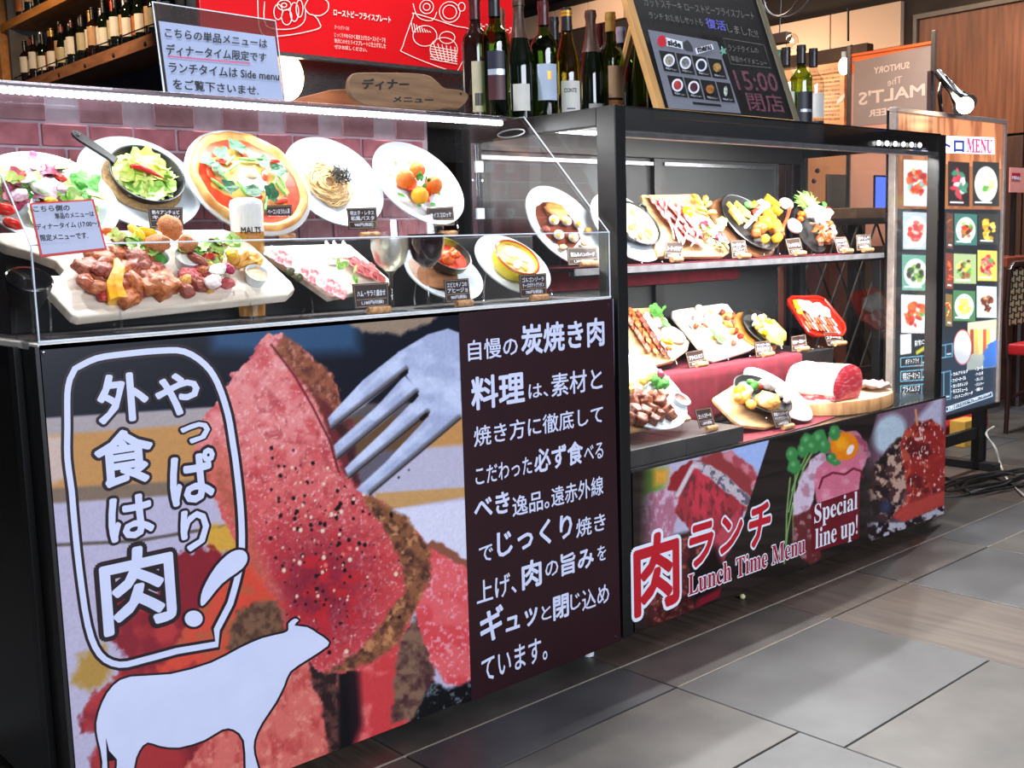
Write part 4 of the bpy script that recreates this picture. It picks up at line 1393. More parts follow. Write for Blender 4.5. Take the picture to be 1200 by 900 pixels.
def far_bottle(loc, i, text, group):
    rnd = random.Random(i * 7 + 3)
    t = thing('wine_bottle', text, 'bottle', loc, group=group)
    s = rnd.uniform(0.93, 1.06)
    inst('glass_body', bm_[rnd.choice(('bordeaux', 'bordeaux', 'burgundy', 'champagne'))], rnd.choice((G_DARK, G_DARK, G_BROWN, G_DARK)), t, (0, 0, 0), sc=(1, 1, s))
    cap = FCAP[i % len(FCAP)]
    inst('capsule', cm_, CAPS[cap], t, (0, 0, 0), sc=(1, 1, s))
    inst('label', rnd.choice((lm_, lm2_)), LB[FLAB[i % len(FLAB)]], t, (0, 0, 0), sc=(1, 1, s))


FCAP = ['black', 'bright', 'black', 'silver', 'black', 'gold', 'gold', 'black', 'rust', 'black', 'red', 'black', 'black', 'gold', 'black', 'silver']
FLAB = ['white', 'beige', 'white', 'tan', 'white', 'orange', 'white', 'tan', 'beige', 'white', 'white', 'black', 'beige', 'white', 'tan', 'white']
CN = {'black': 'black', 'bright': 'bright red', 'silver': 'silver', 'gold': 'gold', 'rust': 'rust brown', 'red': 'dark red'}
for i in range(30):
    y = 6.12 - 0.086 * i
    far_bottle((SX + 0.075 + 0.02 * (i % 2), y, 2.2682), i, '%s wine bottle from the left on the lower wall shelf, %s capsule' % (ORD[i], CN[FCAP[i % 16]]), 'wine bottles on the lower wall shelf')
for i in range(15):
    y = 6.12 - 0.086 * i
    far_bottle((SX + 0.075 + 0.02 * (i % 2), y, 2.7002), i + 5, '%s wine bottle from the left on the upper wall shelf, %s capsule' % (ORD[i], CN[FCAP[(i + 5) % 16]]), 'wine bottles on the upper wall shelf')

# ---------------------------------------------------------------- red menu light box behind
ry = 1.10
rx0, rx1 = on_y(236, 40, ry).x, on_y(603, 40, ry).x
rz0 = on_y(430, 71.5, ry).z
rb = thing('red_menu_board', 'large red hanging menu board with white line drawings of plates', 'menu board', ((rx0 + rx1) / 2, ry, rz0))
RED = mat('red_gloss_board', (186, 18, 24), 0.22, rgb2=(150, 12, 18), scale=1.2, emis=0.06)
obj('panel', MB().box(rx0, rx1, ry, ry + 0.02, rz0, rz0 + 0.75), RED, rb, world=True, bevel=0.002)
obj('hanging_cable', MB().tube([(rx0 + 0.2, ry + 0.01, rz0 + 0.75), (rx0 + 0.2, ry + 0.01, 3.15)], 0.004, 6), FRAME, rb, world=True)
obj('hanging_cable', MB().tube([(rx1 - 0.2, ry + 0.01, rz0 + 0.75), (rx1 - 0.2, ry + 0.01, 3.15)], 0.004, 6), FRAME, rb, world=True)
obj('bottom_trim', MB().box(rx0, rx1, ry - 0.003, ry + 0.023, rz0 - 0.012, rz0), STEEL, rb, world=True)
CHALKW = mat('white_line_ink', (236, 200, 190), 0.6, rgb2=(226, 180, 170), scale=20)
ty = lambda a, b: tuple(on_y(a, b, ry - 0.002))


def in_group(o, root):
    o.parent = root
    o.matrix_parent_inverse = root.matrix_basis.inverted()
    return o


for tx, q, b in (('ローストビーフライスプレート', ((391, 10), (458, 19), (458, 27), (391, 18)), 0.02), ('ガーリックソースの', ((392, 29), (409, 31), (409, 36), (392, 34)), 0.0),
                 ('じっくりやわらかく焼き上げたローストビーフを', ((392, 38), (452, 44), (452, 50), (392, 43)), 0.0), ('贅沢にのせたライスプレートに仕上げました', ((392, 45), (452, 51), (452, 57), (392, 50)), 0.0),
                 ('ぜひお試しください。', ((392, 52), (430, 56), (430, 61), (392, 57)), 0.0), ('ローストビーフレース', ((561, 26), (600, 31), (600, 40), (561, 34)), 0.01)):
    in_group(qtext(tx, ty, q, CHALKW, None, 'board_lettering', b), rb)


def sketch(strokes, w, to3, m, root, name):
    mb = MB()
    for pts, closed in strokes:
        stroke(mb, smooth_path(pts, closed, 4), w, to3, closed)
    return in_group(obj(name, mb, m), root)


def ellp(cx, cy, rx, ry_, n=12, a0=0.0):
    return [(cx + rx * math.cos(a0 + 2 * math.pi * k / n), cy + ry_ * math.sin(a0 + 2 * math.pi * k / n)) for k in range(n)]


sk1 = [([(302, 0), (306, 38), (330, 42), (372, 34), (374, 26), (368, 18), (362, 16), (357, 8), (362, -2)], False), ([(362, -2), (372, -4), (384, 2), (384, 12), (376, 18), (368, 18)], False),
       ([(310, 2), (312, 30), (340, 34), (356, 26), (358, 10)], False), (ellp(333, 6, 8, 6), True), (ellp(333, 6, 3, 2.5), True), (ellp(326, 14, 5, 9), True), (ellp(336, 20, 6, 9, a0=0.3), True), (ellp(345, 14, 5, 11), True), (ellp(351, 10, 4, 10), True)]
sketch(sk1, 0.5, ty, CHALKW, rb, 'plate_drawing')
sk2 = [([(487, 16), (532, 30), (552, 38), (538, 80), (525, 82), (474, 62), (472, 54), (484, 20)], True), (ellp(520, 58, 16, 14, a0=0.2), True), (ellp(498, 42, 14, 12), True), (ellp(524, 44, 9, 7), True), (ellp(527, 14, 12, 12), True), (ellp(527, 14, 8, 8), True),
       (ellp(500, 8, 8, 8), True), (ellp(500, 8, 4, 4), True), ([(484, 4), (490, 20), (506, 24), (512, 14)], False), (ellp(541, 8, 4, 5), True)]
for k in range(6):
    sk2.append(([(508 + 5 * k, 50 + k), (514 + 4 * k, 70 + 0.6 * k)], False))
    sk2.append(([(504, 54 + 3 * k), (536, 60 + 3 * k)], False))
for k in range(8):
    sk2.append(([(482 + 3 * k, 26 + 1.5 * k), (484 + 3 * k, 38)], False))
sketch(sk2, 0.4, ty, CHALKW, rb, 'plate_drawing')
spot_light('red_board_fill', (2.2, 0.15, 2.9), (2.35, 1.1, 1.85), 14, (1.0, 0.85, 0.75), 60)  # unseen lamp put in to brighten the red board

# steel pass shelf, warm lamp and wooden board under the red board
ps = thing('steel_pass_shelf', 'stainless steel shelf unit under the red menu board', 'shelf', (2.1, 1.25, 1.4))
obj('back_plate', MB().box(1.55, 3.3, 1.26, 1.28, 1.38, 1.72), STEEL, ps, world=True)
obj('shelf_plate', MB().box(1.55, 3.3, 1.02, 1.26, 1.50, 1.515), STEEL, ps, world=True)
obj('support', MB().box(1.6, 1.63, 1.22, 1.26, 0.0, 1.5).box(3.2, 3.23, 1.22, 1.26, 0.0, 1.5), STEEL, ps, world=True)
wl_ = thing('warm_lamp', 'glowing warm lamp under the red menu board beside the handwritten sign', 'lamp', tuple(on_y(336, 90, 1.2)))
obj('lamp_glass', MB().blob((0, 0, 0), (0.055, 0.05, 0.075), 16, 10), emit('warm_glow', (255, 222, 170), 9.0), wl_, smooth='all')
obj('lamp_stem', MB().tube([(0, 0, 0.06), (0, 0, 0.2)], 0.008, 8), STEEL, wl_)
fw = Frame(on_y(330, 128, 0.50), 80)
wb = thing('wooden_box_lid', 'orange-brown wooden board lying behind the bottle opener shaped sign', 'board', M=fw.M)
fpoly('board', fw, [(334, 124), (352, 114), (388, 105), (420, 104), (424, 128), (380, 128)], -0.012, 0.0, mat('orange_wood', (176, 104, 62), 0.5, rgb2=(140, 78, 46), scale=6, stretch=(1, 6, 1)), wb, bevel=0.002)
wb['label'] = 'orange-brown wooden board lying behind the paddle-shaped wooden sign'

# paddle-shaped wooden sign
fs_ = Frame(on_y(480, 122, 0.40), 78)
sg = thing('wooden_paddle_sign', 'paddle-shaped wooden cutting board sign with dinner menu lettering', 'sign', M=fs_.M)
out = smooth_path([(409, 97), (412, 88), (421, 85), (460, 85), (498, 87), (512, 95), (521, 103), (538, 105), (547, 109), (549, 114), (546, 120), (541, 125), (537, 127), (524, 126), (505, 128), (440, 124), (418, 117), (410, 107)], True, 3)
fpoly('board', fs_, out, -0.016, 0.0, mat('paddle_wood', (128, 96, 66), 0.6, rgb2=(102, 74, 50), scale=7, stretch=(1, 8, 1), bump=0.1), sg, bevel=0.002)
obj('hanging_hole', MB().lathe([(0, 0.0), (0.0035, 0.0), (0.0035, 0.0006), (0, 0.0006)], 14, fs_.uv(540, 110) + (0.0,)), BLACK, sg)
f3 = loc3(fs_, 0.001)
qtext('ディナー', f3, ((424, 92), (480, 92), (479, 106), (424, 105)), INK_K, sg, 'sign_lettering', 0.045)
qtext('メニュー', f3, ((460, 113), (508, 114), (508, 121), (460, 120)), INK_K, sg, 'sign_lettering', 0.045)

# handwritten sign in an acrylic holder
fn = Frame(on_y(193, 107, 0.395), 74)
nt = thing('handwritten_sign', 'handwritten dinner-time notice on pale paper in a clear holder, top left', 'sign', M=fn.M)
fpoly('holder', fn, [(179, 2), (323, 24), (334, 117), (193, 108)], -0.0035, -0.0008, clear('holder_acrylic', (0.66, 0.50, 0.46), base=0.22, rough=0.25), nt)
obj('holder_edge', MB().tube([v + (-0.002,) for v in fn.pts([(193, 108), (179, 2), (323, 24), (334, 117)])], 0.0022, 6), edge, nt)
fpoly('paper', fn, [(186, 24.5), (322, 43), (332.5, 117), (197, 108)], -0.0007, 0.0, mat('pale_paper', (148, 160, 190), 0.7, rgb2=(140, 152, 182), scale=6), nt)
f3 = loc3(fn, 0.0008)
for tx, q in (('こちらの単品メニューは', ((193, 32), (313, 46), (313, 57), (193, 44))), ('ディナータイム限定です', ((194, 51), (312, 62), (312, 73), (195, 65))),
              ('ランチタイムは Side menu', ((197, 72.5), (327, 84), (327, 95), (198, 85))), ('をご覧下さいませ.', ((202, 92), (303, 101), (303, 112), (203, 105)))):
    qtext(tx, f3, q, INK_K, nt, 'handwriting', 0.02)
mb = MB()
wv = [(196.5 + 96.5 * k / 60, 66 + 8.8 * k / 60 + 0.7 * (-1) ** k) for k in range(61)]
stroke(mb, wv, 0.7, f3, False)
obj('wavy_underline', mb, mat('pink_marker', (206, 40, 92), 0.6, scale=10), nt)

# red-framed note hooked over the acrylic cover
fm = Frame((0.660, -0.014, 1.086), 68)
rn = thing('red_framed_note', 'small red-bordered handwritten note hooked on the acrylic cover at left', 'note', M=fm.M)
fpoly('red_backing', fm, [(34.5, 238), (109.5, 233), (125.5, 292.5), (47.5, 301.5)], -0.0022, 0.0, mat('coral_card', (206, 72, 70), 0.5, rgb2=(196, 62, 62), scale=12), rn)
fpoly('paper', fm, [(37, 240), (107.5, 235.5), (122.5, 290.5), (49.5, 298.5)], 0.0001, 0.0008, mat('lilac_paper', (176, 182, 206), 0.7, rgb2=(168, 174, 198), scale=6), rn)
f3 = loc3(fm, 0.0014)
for tx, q in (('こちら側の', ((38, 242), (81, 240), (82, 247.5), (39, 249))), ('単品のメニューは', ((63, 250), (109, 247.5), (110.5, 254), (65, 257.5))),
              ('ディナータイム (17:00〜)', ((41, 263), (115, 258), (116.5, 266.5), (42.5, 271))), ('限定メニューです.', ((46, 275.5), (102, 272), (103.5, 280), (48, 283)))):
    qtext(tx, f3, q, INK_K, rn, 'handwriting', 0.025)
obj('hook', MB().box(0.03, 0.06, 0.055, 0.0567, -0.030, -0.001), ACR, rn)

# ---------------------------------------------------------------- chalkboard on the right case
fc = Frame((on_y(774, 127, 0.10).x, 0.10, 1.4170), 70)
cb = thing('chalkboard', 'leaning wooden-framed chalkboard with a printed side menu sheet on it', 'chalkboard', M=fc.M)
W = 0.705
Hh = 0.52
bx = fc.uv(937, 140)[0]
SL = mat('slate_board', (15, 14, 15), 0.55, rgb2=(22, 20, 21), scale=5, detail=10)
CW = mat('chalkboard_frame_wood', (206, 158, 96), 0.5, rgb2=(176, 130, 76), scale=6, stretch=(8, 1, 1))
obj('slate', MB().box(0.012, bx - 0.012, 0.0, Hh, -0.012, -0.002), SL, cb)
obj('frame_stile', MB().box(0.0, 0.030, 0.0, Hh, -0.018, 0.0), CW, cb, bevel=0.002)
obj('frame_stile', MB().box(bx - 0.030, bx, 0.0, Hh, -0.018, 0.0), mat('greyer_frame_wood', (112, 104, 82), 0.6, rgb2=(92, 84, 66), scale=8, stretch=(8, 1, 1)), cb, bevel=0.002)  # right stile, duller and greyer than the rest of the frame
obj('frame_rail', MB().box(0.030, bx - 0.030, Hh - 0.03, Hh, -0.018, 0.0), CW, cb, bevel=0.002)
obj('frame_rail', MB().box(0.030, bx - 0.030, 0.0, 0.022, -0.018, 0.0), CW, cb, bevel=0.002)
for lx in (0.12, bx - 0.12):
    wp = fc.M @ Vector((lx, 0.42, -0.02))
    obj('back_leg', MB().tube([wp, (wp.x, wp.y + 0.14, 1.4300)], 0.012, 8), CW, cb, world=True)
sh = fpoly('menu_sheet', fc, [(759, 35), (840, 49), (868, 133), (783.5, 127)], 0.0003, 0.0012, mat('grey_sheet', (124, 126, 136), 0.4, rgb2=(116, 118, 128), scale=6), cb)
f3 = loc3(fc, 0.0016)


def csheet(name, pts, h, m):
    return obj(name, MB().slab(fc.pts(pts), 0.0012, h), m, sh)


badge = [(775.5 + (6.2 if k % 2 else 5.0) * math.cos(k * math.pi / 10), 48.5 + (7.5 if k % 2 else 6.2) * math.sin(k * math.pi / 10)) for k in range(20)]
csheet('red_badge', badge, 0.0015, mat('badge_red', (206, 30, 50), 0.5, scale=10))
csheet('title_label', [(779, 44), (799, 49), (800, 58), (781, 54)], 0.0015, INK_W)
csheet('title_label', [(814, 57), (834, 52), (836, 58), (816, 64)], 0.0015, INK_W)
csheet('chef_figure', [(800, 50), (805, 47), (808, 50), (811, 55), (812, 61), (804, 60), (800, 56)], 0.0015, mat('dark_grey_ink', (58, 60, 64), 0.5, scale=10))
f4 = loc3(fc, 0.0020)
qtext('side', f4, ((781, 45.5), (797, 49.5), (798, 57), (782, 53.5)), INK_K, sh, 'title_lettering', 0.05)
qtext('menu', f4, ((816, 56.5), (832.5, 53), (834, 58.5), (817.5, 62.5)), INK_K, sh, 'title_lettering', 0.05)
T = lambda *a: [(740 + x / 6, y / 6) for x, y in a]
tiles = [T((190, 355), (300, 370), (335, 515), (228, 500)), T((310, 373), (410, 388), (447, 530), (345, 516)), T((420, 390), (520, 405), (560, 545), (460, 533)), T((530, 408), (630, 422), (670, 560), (570, 548)),
         T((248, 530), (355, 543), (395, 690), (290, 675)), T((365, 545), (470, 560), (508, 702), (405, 690)), T((480, 560), (583, 573), (622, 715), (520, 703)), T((592, 575), (690, 588), (728, 725), (632, 717))]
dishcol = [(176, 168, 150), (150, 152, 150), (40, 46, 66), (206, 160, 90), (206, 70, 70), (96, 44, 60), (190, 120, 60), (200, 216, 196)]
rimc = [1, 1, 1, 0, 1, 1, 0, 0]
for k, q in enumerate(tiles):
    csheet('menu_tile', q, 0.0015, INK_K)
    cx, cy = sum(p[0] for p in q) / 4 - 0.3, sum(p[1] for p in q) / 4 - 1.4
    if rimc[k]:
        o = obj('dish_picture', MB().slab(fc.pts(ellp(cx, cy, 6.6, 7.6, 18)), 0.0015, 0.0018), INK_W, sh)
    o = obj('dish_picture', MB().slab(fc.pts(ellp(cx, cy, 4.6, 5.4, 14) if k != 7 else ellp(cx, cy, 2.2, 6, 14)), 0.0018, 0.0021), mat('dish_ink_%s' % 'abcdefgh'[k], dishcol[k], 0.5, rgb2=tuple(int(v * 0.6) for v in dishcol[k]), scale=90), sh)
    bl, br = q[3], q[2]
    qtext('単品メニュー', f4, ((bl[0] + 1.2, bl[1] - 4.4), (br[0] - 3.4, br[1] - 4.6), (br[0] - 2.8, br[1] - 2.2), (bl[0] + 2, bl[1] - 2.0)), INK_W, sh, 'tile_lettering')
csheet('footer_bar', [(811, 119.5), (844, 122.5), (845, 125.5), (812, 122.5)], 0.0015, INK_K)
CH = {'w': mat('white_chalk', (120, 118, 110), 0.9, rgb2=(90, 88, 84), scale=90), 'p': mat('pink_chalk', (112, 62, 76), 0.9, rgb2=(80, 42, 54), scale=90), 'b': mat('violet_chalk', (98, 96, 196), 0.9, rgb2=(78, 76, 160), scale=90), 'g': mat('green_chalk', (110, 170, 150), 0.9, rgb2=(90, 140, 120), scale=90)}
for tx, q, c, b in (('カットステーキ ローストビーフライスプレート', ((752, -3), (882, 14), (884, 24), (755, 7)), 'w', 0.01), ('ランチ おためしセットも', ((759, 14), (822, 22), (824, 31), (761, 22)), 'w', 0.01), ('復活', ((825, 21), (849, 25), (851, 37), (828, 33)), 'b', 0.02),
                    ('しました!!', ((850, 28), (886, 35), (889, 45), (853, 38)), 'w', 0.01), ('ランチタイムの', ((852, 52), (887, 56), (889, 63), (853, 60)), 'w', 0.01), ('単品サイドメニュー', ((855, 65), (897, 71), (899, 78), (857, 72)), 'w', 0.01),
                    ('15:00', ((857, 82), (908, 86), (913, 108), (865, 106)), 'p', 0.015), ('閉店', ((872, 108), (914, 111), (921, 133), (878, 130)), 'p', 0.015)):
    qtext(tx, f3, q, CH[c], cb, 'chalk_lettering', b)
mb = MB()
stroke(mb, [(847, 45), (895, 53), (903, 80), (856, 75)], 0.35, f3, True)
obj('chalk_box', mb, CH['w'], cb)
star = [(847 + (5 if k % 2 else 2.2) * math.cos(k * math.pi / 5), 60 + (6 if k % 2 else 2.5) * math.sin(k * math.pi / 5)) for k in range(10)]
obj('chalk_star', MB().slab(fc.pts(star), 0.0, 0.0016), CH['g'], cb)

# ================================================================ backlit menu board at the right end
MY = 0.26
mx0, mx1 = on_y(1050.5, 125, MY).x, on_y(1181, 139, MY).x
mz1 = on_y(1115, 132.5, MY).z
mz0 = on_y(1172, 476, MY).z
mbd = thing('backlit_menu_board', 'backlit menu board with dish photos on a black stand, right end', 'menu board', ((mx0 + mx1) / 2, MY + 0.03, 0))
ALU = mat('brushed_aluminium', (206, 188, 178), 0.4, 0.4, rgb2=(184, 168, 160), scale=40)
fwid = 0.020
for nm, b in (('frame_rail', (mx0, mx1, mz1 - fwid, mz1)), ('frame_rail', (mx0, mx1, mz0, mz0 + fwid)), ('frame_stile', (mx0, mx0 + fwid, mz0 + fwid, mz1 - fwid)), ('frame_stile', (mx1 - fwid, mx1, mz0 + fwid, mz1 - fwid))):
    obj(nm, MB().box(b[0], b[1], MY, MY + 0.03, b[2], b[3]), ALU if b[3] > mz0 + 0.1 else FRAME, mbd, world=True, bevel=0.003)
obj('back_box', MB().box(mx0 + 0.01, mx1 - 0.01, MY + 0.02, MY + 0.045, mz0 + 0.01, mz1 - 0.01), FRAME, mbd, world=True)


def menu_paint(X, Y):
    p = Paint(X, Y, (30, 34, 40))
    one = np.ones(X.shape)
    m = p.poly([(1030, 120), (1190, 136), (1190, 200), (1030, 186)], (196, 128, 84), 1)
    m2 = p.poly([(1030, 186), (1190, 200), (1190, 246), (1030, 244)], (150, 96, 60), 1)
    p.mott(np.maximum(m, m2), (140, 78, 46), 0.2, 3, 0.4, 0.6, 0.9, sx=1.0, sy=0.08)
    p.ell(1078, 148, 18, 8, (255, 214, 160), 0.9, 0.7)
    rnd = random.Random(11)

    def dish(x0, y0, x1, y1, base, cols_, plate=True, n=34):
        s = (y1 - y0) * 0.06
        w = p.poly([(x0, y0), (x1, y0 + s * 0.5), (x1, y1 + s * 0.3), (x0, y1)], base, 0.8)
        cx, cy, rx, ry2 = (x0 + x1) / 2, (y0 + y1) / 2 + 1, (x1 - x0) / 2, (y1 - y0) / 2
        if plate:
            mm = p.ell(cx, cy, rx * 0.86, ry2 * 0.8, (236, 240, 240), 0.1)
        for k in range(n):
            a, r = rnd.uniform(0, 6.28), (0.78 if not plate else 0.62) * math.sqrt(rnd.random())
            c = rnd.choice(cols_)
            p.ell(cx + rx * r * math.cos(a) * 0.85, cy + ry2 * r * math.sin(a) * 0.8, rx * rnd.uniform(0.16, 0.36), ry2 * rnd.uniform(0.10, 0.26), c, 0.5, 0.95, ang=rnd.uniform(0, 3))
        p.line([(x0 + 3, y1 - 4), (x0 + (x1 - x0) * 0.7, y1 - 3.5)], 0.9, (240, 244, 250), 0.8, 0.9)
    R_ = [(214, 60, 40), (230, 110, 60), (176, 40, 34)]
    G_ = [(90, 160, 80), (150, 190, 90)]
    Y_ = [(236, 196, 70), (250, 220, 120)]
    B_ = [(120, 64, 44), (150, 90, 60), (90, 44, 34)]
    dish(1059, 187, 1090, 241, (226, 236, 236), R_ + R_ + [(240, 180, 120)] + [(120, 200, 200)], False, 30)
    dish(1111, 189, 1136, 241, (40, 30, 30), [(214, 70, 90), (200, 50, 70), (240, 230, 230), (60, 130, 100)], False, 30)
    dish(1140, 189, 1171, 241, (44, 46, 44), [(230, 226, 150), (240, 240, 210), (250, 240, 200)] + G_, True, 26)
    dish(1058, 248, 1089, 292, (190, 206, 214), [(206, 60, 60), (224, 100, 90), (240, 200, 190)])
    dish(1109, 249, 1117, 291, (90, 60, 50), B_, False, 10)
    dish(1118.5, 250, 1145, 287, (60, 110, 100), B_ + R_ + G_, True, 20)
    dish(1146.5, 250, 1170, 286, (50, 54, 50), Y_ + [(236, 150, 40)], False, 26)
    dish(1057, 298, 1089, 340, (110, 170, 150), [(70, 90, 60), (200, 210, 190), (60, 60, 50)] + G_)
    dish(1108, 296, 1117, 338, (120, 60, 50), R_, False, 10)
    dish(1117.5, 297, 1144, 332, (160, 180, 130), B_ + G_ + Y_, False, 26)
    dish(1145.5, 293, 1168.5, 329, (200, 190, 90), [(196, 50, 70), (170, 30, 60), (220, 120, 120)] + G_[:1], False, 30)
    dish(1056, 345, 1089, 390, (236, 240, 244), R_ + R_ + G_[:1], False, 34)
    dish(1108, 344, 1116, 382, (120, 100, 60), Y_ + R_, False, 10)
    dish(1117, 340, 1143, 376, (70, 120, 80), [(220, 226, 70), (236, 236, 120), (190, 210, 60)], True, 26)
    dish(1144.5, 335, 1168, 372, (190, 214, 230), B_ + [(200, 150, 90)], True, 20)
    # drinks picture, round price seal, tables
    p.poly([(1134, 378), (1168, 374), (1167, 430), (1133, 434)], (196, 190, 170), 0.8)
    for x, c in ((1137, (160, 70, 40)), (1142, (236, 190, 80)), (1147, (250, 220, 130)), (1152, (196, 90, 60)), (1156, (252, 214, 90)), (1161, (240, 240, 240))):
        p.poly([(x, 386), (x + 4, 386), (x + 4, 414), (x, 416)], c, 1)
    p.poly([(1156, 404), (1168, 398), (1167, 430), (1152, 432)], (60, 110, 200), 2, rough=3)
    p.ell(1128, 407, 11, 21, (206, 90, 80), 0.06)
    p.ell(1128, 407, 10, 19.5, (250, 238, 230), 0.06)
    p.poly([(1055, 392), (1068, 391), (1068, 414), (1055, 416)], (220, 228, 226), 0.8)
    p.poly([(1073, 412), (1088, 402), (1088, 408), (1074, 416)], (196, 190, 60), 1.5)
    for (x0, y0, x1, y1) in ((1055.5, 418, 1088, 430), (1055.5, 434, 1088, 447), (1055.5, 451, 1088, 474), (1100, 404, 1116, 420), (1100, 436, 1114, 470)):
        p.line([(x0, y0 + 1.5), (x1, y0 - 1.5), (x1, y1 - 2.5), (x0, y1), (x0, y0 + 1.5)], 0.5, (120, 200, 236), 0.7)
        p.line([(x1 - 8, y0), (x1 - 8, y1 - 1)], 0.4, (120, 200, 236), 0.7)
        p.line([(x1 - 6, y1 - 5), (x1 - 2, y1 - 5.5)], 0.9, (240, 246, 250), 0.7)
    p.poly([(1098, 388), (1180, 424), (1180, 480), (1098, 492)], (24, 60, 96), 30, a=0.35)
    p.line([(1108, 478), (1162, 459.5), (1163, 464), (1109, 482.5), (1108, 478)], 0.5, (190, 214, 240), 0.7)
    return p


PRB = printed('backlit_film', emis=1.9)
mpic = picture('menu_film', mx0 + fwid, mx1 - fwid, mz0 + fwid, mz1 - fwid, MY + 0.012, 0.0030, menu_paint, PRB, mbd)
LITW = emit('lit_white_ink', (245, 248, 255), 1.8)
LITB = emit('lit_blue_ink', (44, 70, 150), 1.0)
LITM = emit('lit_magenta_ink', (196, 70, 120), 1.2)
LITH = emit('lit_halo', (250, 236, 236), 1.6)
my = lambda a, b: tuple(on_y(a, b, MY + 0.0105))
my2 = lambda a, b: tuple(on_y(a, b, MY + 0.0095))


def mtext(tx, q, m, name='menu_lettering', b=0.0, f=None):
    o = qtext(tx, f or my, q, m, None, name, b)
    o.parent = mpic
    return o


o = obj('title_halo', MB().add([my(a, b) for a, b in [(1066, 158), (1165, 161), (1166, 181), (1066, 178)]], [(0, 1, 2, 3)]), LITH)
o.parent = mpic
mtext('ビストロ', ((1068, 160), (1130, 162), (1130, 179), (1068, 177)), LITB, 'menu_title', 0.04, my2)
mtext(mathbold('MENU'), ((1133, 162), (1163, 164), (1163, 180), (1133, 179)), LITM, 'menu_title', 0.02, my2)
for tx, q in (('揚げ物メニュー', ((1072, 399), (1088, 396), (1088, 403), (1072, 406))), ('ポテトフライ', ((1061, 421), (1077, 419), (1077, 425), (1061, 427))), ('特製ステーキソース', ((1058, 437), (1078, 435), (1078, 444), (1058, 446))), ('プライムリブ', ((1058, 453), (1078, 451), (1078, 458), (1058, 460))), ('ステーキ', ((1062, 461), (1076, 460), (1076, 466), (1062, 467))),
              ('・カルアミルク', ((1115, 437), (1134, 433), (1134, 437), (1115, 441))), ('・ファジーネーブル', ((1115, 444), (1132, 440), (1132, 445), (1115, 449))), ('・カシスオレンジ', ((1115, 451), (1134, 447), (1134, 451), (1115, 455))),
              ('・モスコミュール', ((1115, 457), (1134, 454), (1134, 458), (1115, 461))), ('・ジントニックソーダ', ((1117, 464), (1140, 458), (1140, 462), (1117, 468))), ('・コーラ', ((1143, 431), (1152, 429), (1152, 433), (1143, 435))), ('・ウーロン茶', ((1143, 437), (1152, 435), (1152, 439), (1143, 441))),
              ('・オレンジ', ((1143, 443), (1152, 441), (1152, 445), (1143, 447))), ('・ジンジャー', ((1143, 449), (1153, 447), (1153, 451), (1143, 453))), ('・烏龍ハイ', ((1143, 455), (1152, 453), (1152, 457), (1143, 459))),
              ('お得なセットメニューもご用意しております', ((1111, 477.5), (1160, 460.5), (1160, 463), (1111, 481)))):
    mtext(tx, q, LITW)
# stand
obj('upright', MB().box(mx1 - 0.062, mx1 - 0.012, MY + 0.062, MY + 0.10, 0.0, mz1 - 0.30), FRAME, mbd, world=True, bevel=0.003)
obj('upright', MB().box(mx0 + 0.012, mx0 + 0.062, MY + 0.062, MY + 0.10, 0.0, on_y(1040, 300, .33).z), FRAME, mbd, world=True, bevel=0.003)
obj('side_pole', MB().box(mx1 - 0.004, mx1 + 0.014, MY + 0.062, MY + 0.10, 0.0, 1.18), FRAME, mbd, world=True, bevel=0.002)
obj('cross_bar', MB().box(mx0 + 0.062, mx1 - 0.062, MY + 0.070, MY + 0.095, 0.14, 0.19), FRAME, mbd, world=True, bevel=0.003)
obj('foot_bar', MB().box(mx1 - 0.075, mx1 - 0.02, MY - 0.02, MY + 0.52, 0.0, 0.035), FRAME, mbd, world=True, bevel=0.003)
obj('foot_bar', MB().box(mx0 + 0.02, mx0 + 0.075, MY - 0.02, MY + 0.52, 0.0, 0.035), FRAME, mbd, world=True, bevel=0.003)

# clip lamp over the menu board
lp = on_y(1105, 92, MY + 0.05)
le_ = on_y(1128, 120, MY - 0.06)
cl = thing('clip_lamp', 'chrome clip-on spotlight glowing above the backlit menu board', 'lamp', tuple(on_y(1104, 134, MY + 0.03)))
d = (Vector(le_) - Vector(lp)).normalized()
obj('lamp_head', MB().tube([lp + d * 0.01, lp + d * 0.10, lp + d * 0.16, lp + d * 0.185], [0.020, 0.022, 0.040, 0.050], 18), CHROME, cl, smooth=True, world=True)
obj('socket', MB().tube([lp - d * 0.045, lp + d * 0.012], [0.016, 0.018], 14), BLACK, cl, smooth=True, world=True)
obj('bulb', MB().blob(lp + d * 0.185, (0.033, 0.033, 0.033), 14, 9), emit('spot_bulb', (255, 226, 190), 30.0), cl, world=True)
obj('clamp_arm', MB().tube([on_y(1104, 136, MY + 0.03), on_y(1101, 110, MY + 0.04), lp], 0.009, 8), CHROME, cl, smooth=True, world=True)
obj('clamp', MB().box(on_y(1101, 85, MY).x - 0.012, on_y(1101, 85, MY).x + 0.012, MY + 0.03, MY + 0.045, on_y(1101, 130, MY).z, on_y(1101, 82, MY).z), STEEL, cl, world=True)
spot_light('clip_lamp_beam', tuple(lp + d * 0.24), tuple(lp + d * 1.2), 12, (1.0, 0.85, 0.66), 110)

